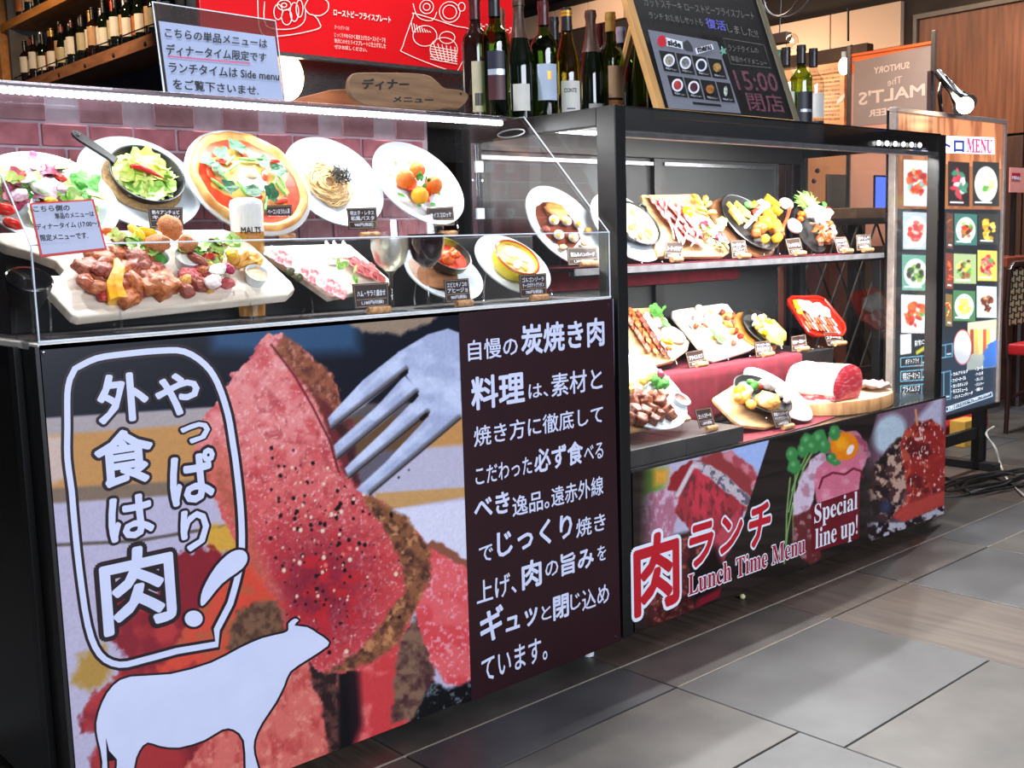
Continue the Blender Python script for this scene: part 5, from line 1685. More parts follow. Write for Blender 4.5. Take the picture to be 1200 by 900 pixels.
# ---------------------------------------------------------------- roll-up banner seen from behind
BX = 5.9
bxf = lambda a, b: tuple(on_x(a, b, BX))
y1b, y0b = on_x(996, 60, BX).y, on_x(1095, 45, BX).y
bz1 = on_x(1050, 54, BX).z
ban = thing('rollup_banner', 'orange-edged fabric banner on two poles, seen from behind with mirrored lettering', 'banner', (BX, (y0b + y1b) / 2, 0))
PE = mat('peach_fabric', (206, 150, 126), 0.7, rgb2=(196, 140, 118), scale=3)
obj('fabric', MB().box(BX, BX + 0.004, y0b + 0.02, y1b - 0.012, 1.0, bz1 - 0.05), PE, ban, world=True)
obj('orange_border', MB().box(BX - 0.001, BX + 0.003, y0b + 0.02, y1b - 0.012, bz1 - 0.115, bz1 - 0.02).box(BX - 0.001, BX + 0.003, y0b + 0.012, y0b + 0.060, 1.3, bz1 - 0.115), mat('orange_fabric', (232, 106, 30), 0.6, rgb2=(220, 92, 24), scale=6), ban, world=True)
gp = smooth_path([(1001, 76), (1004, 72), (1090, 53), (1092, 56), (1091, 135), (1088, 139), (1003, 148), (1000, 145)], True, 2)
mb = MB().add([tuple(on_x(a, b, BX - 0.0015)) for a, b in gp], [tuple(range(len(gp)))])
obj('grey_field', mb, mat('banner_grey', (140, 124, 118), 0.7, rgb2=(134, 118, 112), scale=6), ban, world=True)
BL = mat('banner_pale_ink', (206, 184, 172), 0.7, rgb2=(200, 178, 166), scale=6)
bf = lambda a, b: tuple(on_x(a, b, BX - 0.0025))
for tx, q, b in (('SUNTORY', ((1024, 79), (1066, 72), (1066, 80), (1024, 87)), 0.03), ('The', ((1040, 92), (1057, 89), (1057, 97), (1040, 101)), 0.0), ("MALT'S", ((1006, 108), (1084, 97), (1084, 112), (1006, 124)), 0.025), ("BEER", ((1018, 129), (1046, 125.5), (1046, 134), (1018, 137)), 0.03)):
    o = qtext(tx, bf, q, BL, None, 'mirrored_lettering', b, flip=True)
    in_group(o, ban)
for y, nm in ((y1b, 'pole'), (y0b, 'pole')):
    obj(nm, MB().box(BX - 0.012, BX + 0.012, y - 0.012, y + 0.012, 0.02, bz1 + 0.05), STEEL, ban, world=True, bevel=0.003)
obj('base', MB().box(BX - 0.12, BX + 0.12, y0b - 0.05, y1b + 0.05, 0.0, 0.03), STEEL, ban, world=True, bevel=0.005)
obj('top_bar', MB().box(BX - 0.006, BX + 0.010, y0b, y1b, bz1 - 0.02, bz1 - 0.005), mat('orange_bar', (226, 100, 40), 0.5, scale=8), ban, world=True)

# ---------------------------------------------------------------- hanging lamps, beam, rings on the right-hand side
bmz = on_x(925, 45, 6.5)
beam = thing('lamp_beam', 'dark wooden beam with two clear globe bulbs hung before the cream wall', 'lamp', (6.5, 2.2, 2.0))
DW = mat('dark_beam_wood', (78, 54, 42), 0.6, rgb2=(58, 40, 32), scale=5, stretch=(6, 1, 1))
ya, yb = on_x(1018, 54, 6.5), on_x(898, 78, 6.5)
obj('beam', MB().box(6.48, 6.56, ya.y, 3.4, ya.z - 0.06, ya.z + 0.02), DW, beam, world=True, bevel=0.004)
obj('suspension_rod', MB().tube([tuple(on_x(994, 48, 6.5)), tuple(on_x(994, 10, 6.5))], 0.008, 6), FRAME, beam, world=True)
obj('suspension_rod', MB().tube([(6.52, 3.0, ya.z), (6.52, 3.0, 3.15)], 0.008, 6), FRAME, beam, world=True)
q = on_x(989, 72, 6.45)
obj('socket', MB().tube([q + Vector((0, 0, 0.06)), q + Vector((0, 0, 0.02))], 0.016, 10), WHITE, beam, world=True)
obj('bulb', MB().blob(q - Vector((0, 0, 0.03)), (0.035, 0.035, 0.055), 12, 9), emit('bulb_warm', (255, 225, 180), 6.0), beam, world=True)
b2 = thing('short_lamp_beam', 'short dark beam with one round bulb above the bottles right of the chalkboard', 'lamp', tuple(on_x(925, 45, 4.6)))
pa, pb = on_x(896, 52, 4.6), on_x(924, 42, 4.6)
obj('beam', MB().box(4.58, 4.63, pb.y, pa.y + 0.25, pb.z - 0.03, pb.z + 0.02), DW, b2, world=True, bevel=0.003)
q = on_x(928, 48, 4.55)
obj('bulb', MB().blob(q, (0.032, 0.032, 0.034), 14, 10), clear('bulb_glass', (0.95, 0.93, 0.9), base=0.12), b2, smooth='all', world=True)
obj('filament', MB().tube([q + Vector((0, -0.008, -0.01)), q + Vector((0, 0, 0.012)), q + Vector((0, 0.008, -0.01))], 0.0015, 5), MATS['bulb_warm'], b2, world=True)
obj('suspension_wire', MB().tube([(4.60, pb.y + 0.05, pb.z + 0.02), (4.60, pb.y + 0.02, 2.6), (4.6, pb.y, 3.15)], 0.003, 6), STEEL, b2, world=True)
area_light('cream_wall_glow', (6.55, 2.75, 2.05), (7.0, 2.55, 2.3), 0.5, 0.1, 7, (1.0, 0.80, 0.58))
spot_light('wood_wall_spot', (5.6, 0.9, 3.0), (7.0, 1.0, 1.5), 90, (1.0, 0.72, 0.5), 80)
rg = thing('wire_ring_ornament', 'pair of thin steel wire rings hanging beside the chalkboard', 'ornament', tuple(on_x(922, -10, 3.9)))
for cx, cy, r, tl in ((921, -16, 0.118, 0.35), (916, -12, 0.10, -0.5)):
    c = on_x(cx, cy, 3.9)
    pts = [c + r * (Vector((0.35 * tl, -1, 0)).normalized() * math.cos(a) + Vector((0, 0, 1)) * math.sin(a)) for a in [k * math.pi / 20 for k in range(40)]]
    obj('ring', MB().tube(pts, 0.0035, 6, closed=True), STEEL, rg, smooth=True, world=True)
obj('suspension_wire', MB().tube([on_x(921, -60, 3.9), on_x(921, -60, 3.9) + Vector((0, 0, 0.8))], 0.002, 6), STEEL, rg, world=True)
# wall menu in warm light
wm = thing('wall_menu_panel', 'warm-lit wooden wall menu with rows of small dark handwriting', 'menu board', (6.93, 2.2, 1.6))
wy0, wy1 = on_x(990, 110, 6.93).y, on_x(925, 110, 6.93).y
obj('panel', MB().box(6.925, 6.955, wy0, wy1 + 0.5, 1.72, 2.18), mat('warm_oak_panel', (232, 164, 112), 0.5, rgb2=(206, 138, 90), scale=5, stretch=(1, 1, 9)), wm, world=True, bevel=0.003)
for k in range(13):
    q = ((944, 84 + 4.6 * k), (984, 79 + 4.9 * k), (984, 81.6 + 4.9 * k), (944, 86.6 + 4.6 * k))
    in_group(qtext(('本日のおすすめ料理と飲物', '牛肉の赤ワイン煮込み七八〇円', '季節野菜の炭火焼き盛合せ')[k % 3], lambda a, b: tuple(on_x(a, b, 6.922)), q, INK_K, None, 'menu_row', 0.0), wm)
obj('white_fish_mark', MB().add([tuple(on_x(a, b, 6.921)) for a, b in smooth_path([(980, 122), (984, 114), (990, 110), (988, 117)], True, 3)], [tuple(range(12))]), LB['white'], wm, world=True)

# ---------------------------------------------------------------- things seen through the right case
tb = thing('wooden_table', 'brown wooden table behind the right case', 'table', (5.4, 1.45, 0))
tz = on_y(1000, 243, 1.25).z
obj('tabletop', MB().box(4.95, 5.75, 1.02, 1.5, tz - 0.07, tz - 0.01), mat('table_brown', (120, 88, 66), 0.4, rgb2=(98, 70, 52), scale=5, stretch=(1, 6, 6)), tb, world=True, bevel=0.004)
for x in (5.0, 5.68):
    for y in (1.06, 1.42):
        obj('leg', MB().box(x, x + 0.04, y, y + 0.04, 0, tz - 0.07), FRAME, tb, world=True)
tab = thing('tablet_screen', 'glowing blue tablet screen standing on the brown table', 'tablet', tuple(on_y(1037, 252, 1.05)))
c = on_y(1034, 232, 1.05)
obj('casing', MB().box(c.x - 0.075, c.x + 0.075, 1.05, 1.06, c.z - 0.115, c.z + 0.115), FRAME, tab, world=True, bevel=0.003)
obj('screen', MB().box(c.x - 0.068, c.x + 0.068, 1.0475, 1.05, c.z - 0.105, c.z + 0.105), emit('blue_screen', (70, 96, 250), 1.8), tab, world=True)
obj('screen_bar', MB().box(c.x - 0.068, c.x + 0.068, 1.0465, 1.0475, c.z - 0.10, c.z - 0.06), emit('blue_screen_bar', (40, 50, 230), 1.6), tab, world=True)
obj('stand', MB().box(c.x - 0.02, c.x + 0.02, 1.06, 1.16, tz - 0.01, c.z - 0.05), FRAME, tab, world=True)
lt = thing('lattice_screen', 'black diamond lattice screen seen through the right case', 'screen', (5.0, 1.0, 0))
P0, P1 = on_y(940, 300, 0.95), on_y(1036, 300, 0.95)
zt_, zb_ = 1.12, 0.42
LA = mat('lattice_black', (26, 23, 22), 0.5, rgb2=(34, 30, 28), scale=20)
obj('lattice_frame', MB().box(P0.x, P1.x + 0.3, 0.95, 0.97, zt_, zt_ + 0.03).box(P0.x, P1.x + 0.3, 0.95, 0.97, zb_ - 0.03, zb_).box(P1.x + 0.28, P1.x + 0.3, 0.95, 0.97, 0.0, zt_).box(P0.x, P0.x + 0.02, 0.95, 0.97, 0.0, zt_), LA, lt, world=True)
xx = P0.x - 0.6
while xx < P1.x + 0.3:
    for sgn in (1, -1):
        xa, xb = (xx, xx + 0.45) if sgn > 0 else (xx + 0.45, xx)
        za, zb2 = zb_, zt_
        n = []
        for f_ in np.linspace(0, 1, 30):
            X_ = xa + (xb - xa) * f_
            if P0.x <= X_ <= P1.x + 0.29:
                n.append((X_, 0.955 if sgn > 0 else 0.965, za + (zb2 - za) * f_))
        if len(n) > 1:
            obj('lattice_bar', MB().tube([n[0], n[-1]], 0.006, 6), LA, lt, world=True)
    xx += 0.16
sal = obj('terracotta_partition', MB().box(5.05, 5.75, 1.54, 1.56, 0.0, 1.05), mat('terracotta_board', (176, 104, 80), 0.7, rgb2=(150, 84, 64), scale=5))
tag(sal, 'terracotta-coloured partition board behind the lattice screen', 'partition')
cbk = thing('dark_cabinet', 'dark kitchen cabinet with a grey door behind the right case', 'cabinet', (4.9, 1.9, 0))
obj('body', MB().box(4.35, 5.8, 1.85, 2.3, 0.0, 1.62), mat('cabinet_dark', (36, 32, 30), 0.5, rgb2=(28, 25, 24), scale=6), cbk, world=True)
qa, qb = on_y(969, 204, 1.84), on_y(991, 245, 1.84)
obj('door', MB().box(qa.x, qb.x, 1.835, 1.85, 1.15, qa.z), mat('cabinet_grey', (104, 96, 86), 0.5, rgb2=(92, 84, 76), scale=6), cbk, world=True, bevel=0.002)
obj('orange_ledge', MB().box(4.35, 5.8, 1.80, 1.85, 1.585, 1.62), mat('orange_ledge_wood', (200, 124, 70), 0.5, rgb2=(180, 106, 58), scale=6), cbk, world=True)
for px_, py_ in ((957, 212), (961, 200)):
    q = on_y(px_, py_, 1.82)
    obj('knob', MB().blob((q.x, 1.838, q.z), (0.015, 0.015, 0.015), 10, 7), CHROME, cbk, world=True)

# ---------------------------------------------------------------- seating, cables at the far right
chy = 0.62


def py(a, b, y=None):
    return on_y(a, b, chy if y is None else y)


ch = thing('wicker_chair', 'dark-framed wicker-back chair with red seat at the right edge', 'chair', (6.0, 0.8, 0))
a, b = py(1184, 316), py(1184, 382)
x0c = a.x
WK = mat('wicker_cream', (196, 188, 150), 0.6, rgb2=(170, 160, 124), scale=30)
DKW = mat('dark_chair_wood', (46, 24, 20), 0.35, rgb2=(34, 18, 15), scale=8)
wk = MB()
for i in range(12):
    for j in range(9):
        z = b.z + 0.02 + (a.z - b.z - 0.04) * j / 8
        x = x0c + 0.035 * i
        if (i + j) % 2:
            wk.box(x, x + 0.030, chy - 0.004, chy, z - 0.009, z + 0.009)
        else:
            wk.box(x + 0.008, x + 0.022, chy + 0.001, chy + 0.004, z - 0.016, z + 0.016)
o = obj('wicker_weave', wk, WK, ch, world=True, kind='stuff')
obj('back_frame', MB().tube([(x0c - 0.01, chy, 0.40), (x0c - 0.012, chy + 0.01, 0.62), (x0c - 0.01, chy, a.z), (x0c + 0.03, chy, a.z + 0.03), (x0c + 0.40, chy, a.z + 0.03), (x0c + 0.43, chy, a.z), (x0c + 0.43, chy, 0.40)], 0.014, 8), DKW, ch, smooth=True, world=True)
obj('weave_shade_sheet', MB().box(x0c, x0c + 0.42, chy + 0.006, chy + 0.010, b.z, a.z), mat('weave_shadow', (40, 34, 30), 0.7, scale=20), ch, world=True)  # dark sheet standing for the shade in the gaps of the weave
sz = py(1190, 405).z
obj('seat', MB().box(x0c - 0.02, x0c + 0.45, chy - 0.38, chy + 0.0, 0.42, 0.48), mat('red_vinyl', (178, 30, 34), 0.4, rgb2=(150, 22, 28), scale=8), ch, world=True, bevel=0.015, bseg=3)
for lx, ly in ((x0c, chy - 0.35), (x0c + 0.42, chy - 0.35), (x0c, chy), (x0c + 0.42, chy)):
    obj('leg', MB().tube([(lx, ly, 0.42), (lx - 0.01, ly - 0.01, 0.2), (lx, ly, 0.0)], [0.016, 0.014, 0.012], 8), DKW, ch, smooth=True, world=True)
obj('stretcher', MB().tube([(x0c, chy, 0.18), (x0c + 0.21, chy - 0.1, 0.26), (x0c + 0.42, chy, 0.18)], 0.009, 8), DKW, ch, smooth=True, world=True)
st = thing('red_bench', 'low red upholstered bench behind the menu board stand', 'bench', (5.4, .82, 0))
obj('cushion', MB().box(5.0, 5.80, 0.72, 0.92, on_y(1150, 505, .72).z, on_y(1150, 487, .72).z), MATS['red_vinyl'], st, world=True, bevel=0.02, bseg=3)
obj('base', MB().box(5.04, 5.76, 0.74, 0.90, 0.06, on_y(1150, 505, .72).z), DKW, st, world=True)
for x in (5.05, 5.70):
    for y in (.74, .85):
        obj('leg', MB().box(x, x + 0.05, y, y + 0.05, 0.0, 0.06), DKW, st, world=True)
yb_ = obj('yellow_box', MB().box(on_y(1131, 495, .60).x, on_y(1148, 495, .60).x, 0.60, 0.68, 0.0, on_y(1140, 492, 0.60).z), mat('mustard_card', (206, 160, 64), 0.6, rgb2=(186, 140, 54), scale=8), bevel=0.004)
tag(yb_, 'mustard yellow box on the floor behind the menu board stand', 'box')
pk = thing('pink_price_sign', 'small pink menu sign standing behind the menu board, right edge', 'sign', tuple(on_y(1195, 255, 0.9)))
q0, q1 = on_y(1184, 196, 0.9), on_y(1220, 226, 0.9)
obj('card', MB().box(q0.x, q1.x, 0.9, 0.906, q1.z, q0.z), mat('pink_card', (226, 150, 140), 0.6, rgb2=(216, 140, 130), scale=6), pk, world=True)
obj('red_label', MB().box(q0.x + 0.02, q0.x + 0.13, 0.898, 0.9, q0.z - 0.07, q0.z - 0.03), mat('label_red', (176, 30, 60), 0.5, scale=8), pk, world=True)
in_group(qtext('MENU', lambda a, b: tuple(on_y(a, b, 0.8975)), ((1186, 206), (1196, 207), (1196, 211), (1186, 210)), INK_W, None, 'sign_lettering', 0.04), pk)
obj('sign_stem', MB().box(q0.x + 0.08, q0.x + 0.11, 0.907, 0.93, 0.92, q1.z + 0.05), FRAME, pk, world=True)
t2 = thing('side_table', 'reddish brown side table carrying the pink sign, right edge', 'table', (6.6, 1.0, 0))
obj('tabletop', MB().box(q0.x - 0.1, min(q0.x + 0.8, 6.9), 0.86, 1.10, 0.86, 0.915), mat('reddish_wood', (140, 66, 44), 0.4, rgb2=(110, 50, 34), scale=5), t2, world=True, bevel=0.004)
obj('pedestal', MB().tube([(q0.x + 0.35, 0.98, 0.0), (q0.x + 0.35, 0.98, 0.86)], 0.03, 10), DKW, t2, world=True)
# cables
CAB = mat('black_cable', (20, 19, 20), 0.5, rgb2=(28, 26, 27), scale=20)
CAW = mat('white_cable', (206, 200, 190), 0.5, rgb2=(190, 184, 174), scale=20)
cc = on_z(1150, 572, 0)
rnd = random.Random(5)
cbl = thing('coiled_cable', 'tangle of black power cable coiled on the floor by the menu board', 'cable', (cc.x, cc.y, 0))
for k in range(5):
    cx, cy = cc.x + rnd.uniform(-0.10, 0.12), cc.y + rnd.uniform(-0.02, 0.06)
    rx_, ry_ = rnd.uniform(0.18, 0.34), rnd.uniform(0.05, 0.10)
    rot = rnd.uniform(-0.5, 0.1)
    pts = []
    for j in range(28):
        a = 2 * math.pi * j / 28
        u, v = rx_ * math.cos(a) * (1 + 0.08 * math.sin(3 * a + k)), ry_ * math.sin(a) * (1 + 0.1 * math.sin(2 * a + k))
        pts.append((cx + u * math.cos(rot) - v * math.sin(rot), cy + u * math.sin(rot) + v * math.cos(rot), 0.006 + 0.006 * k + 0.003 * math.sin(5 * a)))
    obj('cable_loop', MB().tube(pts, 0.0055, 6, closed=True), CAB, cbl, smooth=True, world=True)
pts = [on_y(1164, 500, MY + 0.08), on_y(1156, 508, MY + 0.05), on_y(1166, 525, MY + 0.0), on_z(1173, 545, 0.02), on_z(1180, 562, 0.006), on_z(1200, 580, 0.006)]
wc = thing('white_cable', 'twisted white cable hanging from the menu board to the floor', 'cable', tuple(on_z(1176, 548, 0)))
for s in (0, 0.008):
    obj('cable_strand', MB().tube([Vector((p[0], p[1], p[2] if isinstance(p, tuple) else p[2])) for p in smooth_path([tuple(v + Vector((s * (-1) ** i, 0, 0))) for i, v in enumerate(pts)], False, 4)], 0.0035, 6), CAW, wc, smooth=True, world=True)
pts = smooth_path([tuple(on_z(a_, b_, 0.006)) for a_, b_ in ((1108, 560), (1135, 566), (1165, 560), (1190, 570), (1215, 566), (1240, 580))], False, 4)
lc = obj('floor_cable', MB().tube(pts, 0.006, 6), CAB, None, smooth=True)
tag(lc, 'single black cable running to the right across the floor tiles', 'cable')
gb = obj('garlic_clove', MB().blob(tuple(on_z(870, 699, 0.008)), (0.009, 0.009, 0.008), 10, 7, 0.2), mat('pale_yellow_ball', (206, 206, 150), 0.6, scale=20), smooth='all')
tag(gb, 'tiny pale yellow ball on the floor under the lunch poster', 'litter')
gb.name = 'small_ball'

# ================================================================ food replicas
def noisy(me_mb, amp, f, seed):
    me_mb.v = [tuple(Vector(v) * (1 + amp * noise.noise(Vector(v) * f + Vector((seed, 0, seed))))) for v in me_mb.v]
    return me_mb


LUMP = [make_mesh('lump', MB().blob((0, 0, 0), (1, 1, 1), 16, 10, 0.35, 1.8, s), smooth='all') for s in (1.0, 5.0, 9.0, 14.0)]
BALL = make_mesh('ball', MB().blob((0, 0, 0), (1, 1, 1), 22, 14, 0.05, 3, 2.0), smooth='all')


def chunk(seed):
    bm = bmesh.new()
    bmesh.ops.create_cube(bm, size=1.7)
    bmesh.ops.subdivide_edges(bm, edges=bm.edges, cuts=3, use_grid_fill=True)
    for v in bm.verts:
        v.co *= 1 + 0.22 * noise.noise(v.co * 1.3 + Vector((seed, seed, 0)))
        v.co += Vector((noise.noise(v.co * 4 + Vector((seed, 0, 0))), noise.noise(v.co * 4 + Vector((0, seed, 0))), noise.noise(v.co * 4))) * 0.09
    me = bpy.data.meshes.new('chunk')
    bm.to_mesh(me)
    bm.free()
    me.polygons.foreach_set('use_smooth', [True] * len(me.polygons))
    return me


CHUNK = [chunk(s) for s in (1.0, 4.0, 8.0)]


def leafmesh(seed, ruffle=0.25, n=20, rings=4, lobes=5):
    vs, fs = [(0, 0, 0)], []
    for r in range(1, rings + 1):
        for k in range(n):
            a = 2 * math.pi * k / n
            rr = r / rings * (1 + (0.16 * math.sin(lobes * a + seed) + 0.12 * noise.noise(Vector((math.cos(a) * 2, math.sin(a) * 2, seed)))) * r / rings)
            z = ruffle * (r / rings) ** 1.5 * (math.sin(3 * a + seed) * 0.6 + noise.noise(Vector((math.cos(a) * 3, math.sin(a) * 3, seed * 2))) * 1.4) + 0.15 * (r / rings) ** 2
            vs.append((rr * math.cos(a), rr * math.sin(a), z))
    for k in range(n):
        fs.append((0, 1 + k, 1 + (k + 1) % n))
    for r in range(rings - 1):
        for k in range(n):
            a, b = 1 + r * n + k, 1 + r * n + (k + 1) % n
            fs.append((a, a + n, b + n, b))
    return make_mesh('leaf', MB().add(vs, fs), smooth='all')


LEAF = [leafmesh(s) for s in (0.5, 2.0, 4.0)]
SMALLLEAF = leafmesh(1.0, 0.1, 12, 2, 2)


def fry(seed):
    mb = MB().box(-0.16, 0.16, -0.15, 0.15, -1, 1)
    return make_mesh('stick', mb, smooth=True, bevel=0.05)


STICK = fry(0)
RODM = make_mesh('rod', MB().tube([(0, 0, -1), (0.03, 0, -0.4), (-0.03, 0.04, 0.4), (0, 0, 1)], [0.08, 0.10, 0.10, 0.07], 8), smooth=True)


def slicemesh(seed, fold=0.2, nx=14, ny=8):
    vs, fs = [], []
    for sgn in (0, 1):
        for i in range(nx + 1):
            for j in range(ny + 1):
                u, v = -1 + 2 * i / nx, -1 + 2 * j / ny
                e = 1 - 0.18 * abs(v) ** 3
                z = fold * (math.sin(u * 4.5 + seed) * 0.6 + 0.9 * noise.noise(Vector((u * 1.7, v * 2.2, seed)))) + (0.07 if sgn else 0)
                vs.append((u * e, v * (1 - 0.15 * abs(u) ** 3), z))
    N = (nx + 1) * (ny + 1)
    for i in range(nx):
        for j in range(ny):
            a = i * (ny + 1) + j
            q = (a, a + ny + 1, a + ny + 2, a + 1)
            fs.append(tuple(reversed(q)))
            fs.append(tuple(N + t for t in q))
    rim = [i * (ny + 1) for i in range(nx + 1)] + [nx * (ny + 1) + j for j in range(1, ny + 1)] + [i * (ny + 1) + ny for i in range(nx - 1, -1, -1)] + [j for j in range(ny - 1, 0, -1)]
    for k in range(len(rim)):
        a, b = rim[k], rim[(k + 1) % len(rim)]
        fs.append((a, b, N + b, N + a))
    return make_mesh('slice', MB().add(vs, fs), smooth='all')


SLICE = [slicemesh(s) for s in (0.3, 2.1)]
WEDGE = make_mesh('wedge', noisy(MB().tube([(0, 0, -1), (0, 0.12, -0.5), (0, 0.16, 0), (0, 0.12, 0.5), (0, 0, 1)], [0.12, 0.34, 0.40, 0.34, 0.1], 5), 0.05, 3, 1), smooth=True)

F = {}
for nm, a, b, sc, rg_ in (('lettuce', (120, 196, 70), (196, 226, 130), 40, .4), ('cabbage', (206, 224, 96), (236, 240, 160), 40, .4), ('spinach', (22, 74, 50), (40, 104, 60), 60, .4), ('asparagus', (96, 176, 84), (126, 200, 104), 60, .4),
                          ('redleaf', (120, 30, 60), (176, 70, 100), 50, .4), ('tomato', (206, 30, 24), (226, 60, 40), 30, .2), ('chili', (176, 20, 26), (206, 40, 36), 20, .15), ('onion', (236, 226, 226), (206, 130, 170), 40, .4),
                          ('crust', (222, 164, 92), (246, 206, 140), 45, .6), ('sauce', (206, 52, 30), (226, 84, 44), 50, .35), ('cheese', (240, 206, 104), (226, 168, 80), 35, .35), ('egg', (250, 248, 240), (244, 240, 228), 10, .3), ('yolk', (248, 186, 20), (250, 206, 40), 10, .15),
                          ('pasta', (236, 200, 140), (214, 168, 108), 60, .4), ('nori', (20, 24, 24), (34, 40, 36), 80, .6), ('orangeball', (240, 120, 20), (226, 96, 14), 90, .5), ('yellowball', (250, 178, 20), (240, 150, 16), 90, .5),
                          ('chicken', (206, 116, 52), (150, 70, 30), 70, .35), ('roast', (168, 78, 52), (120, 44, 34), 60, .35), ('glazed', (196, 60, 44), (140, 30, 26), 60, .2), ('sausage', (186, 90, 50), (150, 64, 36), 60, .25), ('crumb', (216, 138, 80), (176, 94, 50), 200, .7),
                          ('ham', (226, 90, 100), (246, 170, 170), 60, .3), ('salami', (186, 34, 46), (226, 120, 120), 160, .35), ('beef', (190, 66, 66), (236, 150, 146), 60, .25), ('beefcube', (150, 84, 56), (84, 38, 26), 70, .3), ('patty', (176, 110, 50), (226, 160, 84), 90, .4),
                          ('fatwhite', (246, 230, 224), (236, 206, 204), 40, .3), ('potato', (236, 186, 84), (206, 140, 50), 60, .4), ('rice', (250, 250, 244), (236, 236, 226), 200, .5), ('greens', (60, 150, 60), (110, 190, 80), 90, .5), ('broccoli', (40, 120, 44), (84, 160, 60), 200, .7),
                          ('friedyellow', (246, 178, 30), (230, 140, 24), 120, .6), ('carrot', (232, 110, 30), (220, 90, 24), 30, .3), ('radish', (176, 30, 80), (150, 20, 60), 40, .3), ('lemon', (250, 206, 40), (246, 190, 20), 60, .35), ('greensauce', (60, 140, 50), (84, 160, 60), 90, .4), ('brownsauce', (110, 52, 30), (84, 36, 22), 30, .15),
                          ('mushroom', (226, 196, 160), (190, 150, 110), 40, .5), ('paleroast', (196, 120, 90), (150, 70, 56), 70, .4), ('fries', (246, 206, 110), (236, 180, 80), 40, .45)):
    F[nm] = mat('food_' + nm, a, rg_, rgb2=b, scale=sc, bump=0.35 if nm not in ('egg', 'yolk', 'chili', 'sauce') else 0.0, spec=0.5)
WOODL = mat('maple_wood', (216, 176, 128), 0.45, rgb2=(190, 146, 98), scale=6, stretch=(1, 9, 6), bump=0.05)
WOODP = mat('whitewashed_wood', (232, 220, 204), 0.45, rgb2=(206, 190, 170), scale=7, stretch=(1, 9, 6), bump=0.06)
WOODB = mat('dark_oak_wood', (150, 100, 66), 0.45, rgb2=(120, 76, 48), scale=7, stretch=(1, 9, 6), bump=0.06)
CORKM = mat('cork', (196, 150, 104), 0.8, rgb2=(150, 104, 66), scale=120, bump=0.3)


def plate_prof(R):
    return [(0, -0.011), (0.60 * R, -0.011), (0.68 * R, -0.007), (0.98 * R, 0.0), (R, 0.001), (R, -0.003), (0.70 * R, -0.012), (0.55 * R, -0.016), (0.53 * R, -0.019), (0.49 * R, -0.019), (0.48 * R, -0.016), (0, -0.016)]


def dish(name, label, c, phi, yaw=0, spin=0):
    fr = Frame(c, phi, yaw, spin)
    return fr, thing(name, label, 'food', M=fr.M)


def plate(t, R, m=None, sx=1.0, sy=1.0, name='plate'):
    return obj(name, MB().lathe(plate_prof(R), 48, sx=sx, sy=sy, close=False), m or WHITE, t, smooth=True)


def put(t, fr, name, me, m, px, py, s, h=0.0, rot=(0, 0, 0), label=None):
    u, v = fr.uv(px, py, h)
    return inst(name, me, m, t, (u, v, h), rot, s, label)


def stand(fr, R, zb, label, w=0.09, back=True, off=0.0):
    """Clear acrylic stand: two hooked rails under the front edge and a back rest."""
    t = thing('plate_stand', label, 'stand', (fr.c.x + off, fr.c.y, zb), group='clear acrylic plate stands')
    low = fr.M @ Vector((off, -R, -0.012))
    up = fr.M @ Vector((off, R * 0.35, -0.024))
    for s in (-1, 1):
        x = fr.c.x + off + s * w / 2
        pts = [(x, low.y - 0.020, low.z + 0.016), (x, low.y - 0.024, (low.z + zb) / 2 + 0.004), (x, low.y - 0.012, zb + 0.002), (x, low.y + 0.03, zb + 0.002), (x, up.y + 0.02, zb + 0.002), (x, up.y, up.z)]
        obj('rail', MB().tube(smooth_path(pts, False, 3), 0.0022, 6), ACR, t, smooth=True, world=True)
    obj('cross_rod', MB().tube([(fr.c.x + off - w / 2, up.y + 0.02, zb + 0.0022), (fr.c.x + off + w / 2, up.y + 0.02, zb + 0.0022)], 0.002, 6), ACR, t, smooth=True, world=True)
    return t


CARD = mat('brown_card', (58, 38, 34), 0.45, rgb2=(50, 32, 28), scale=30)
CARDL = mat('card_line', (206, 180, 150), 0.6, scale=30)


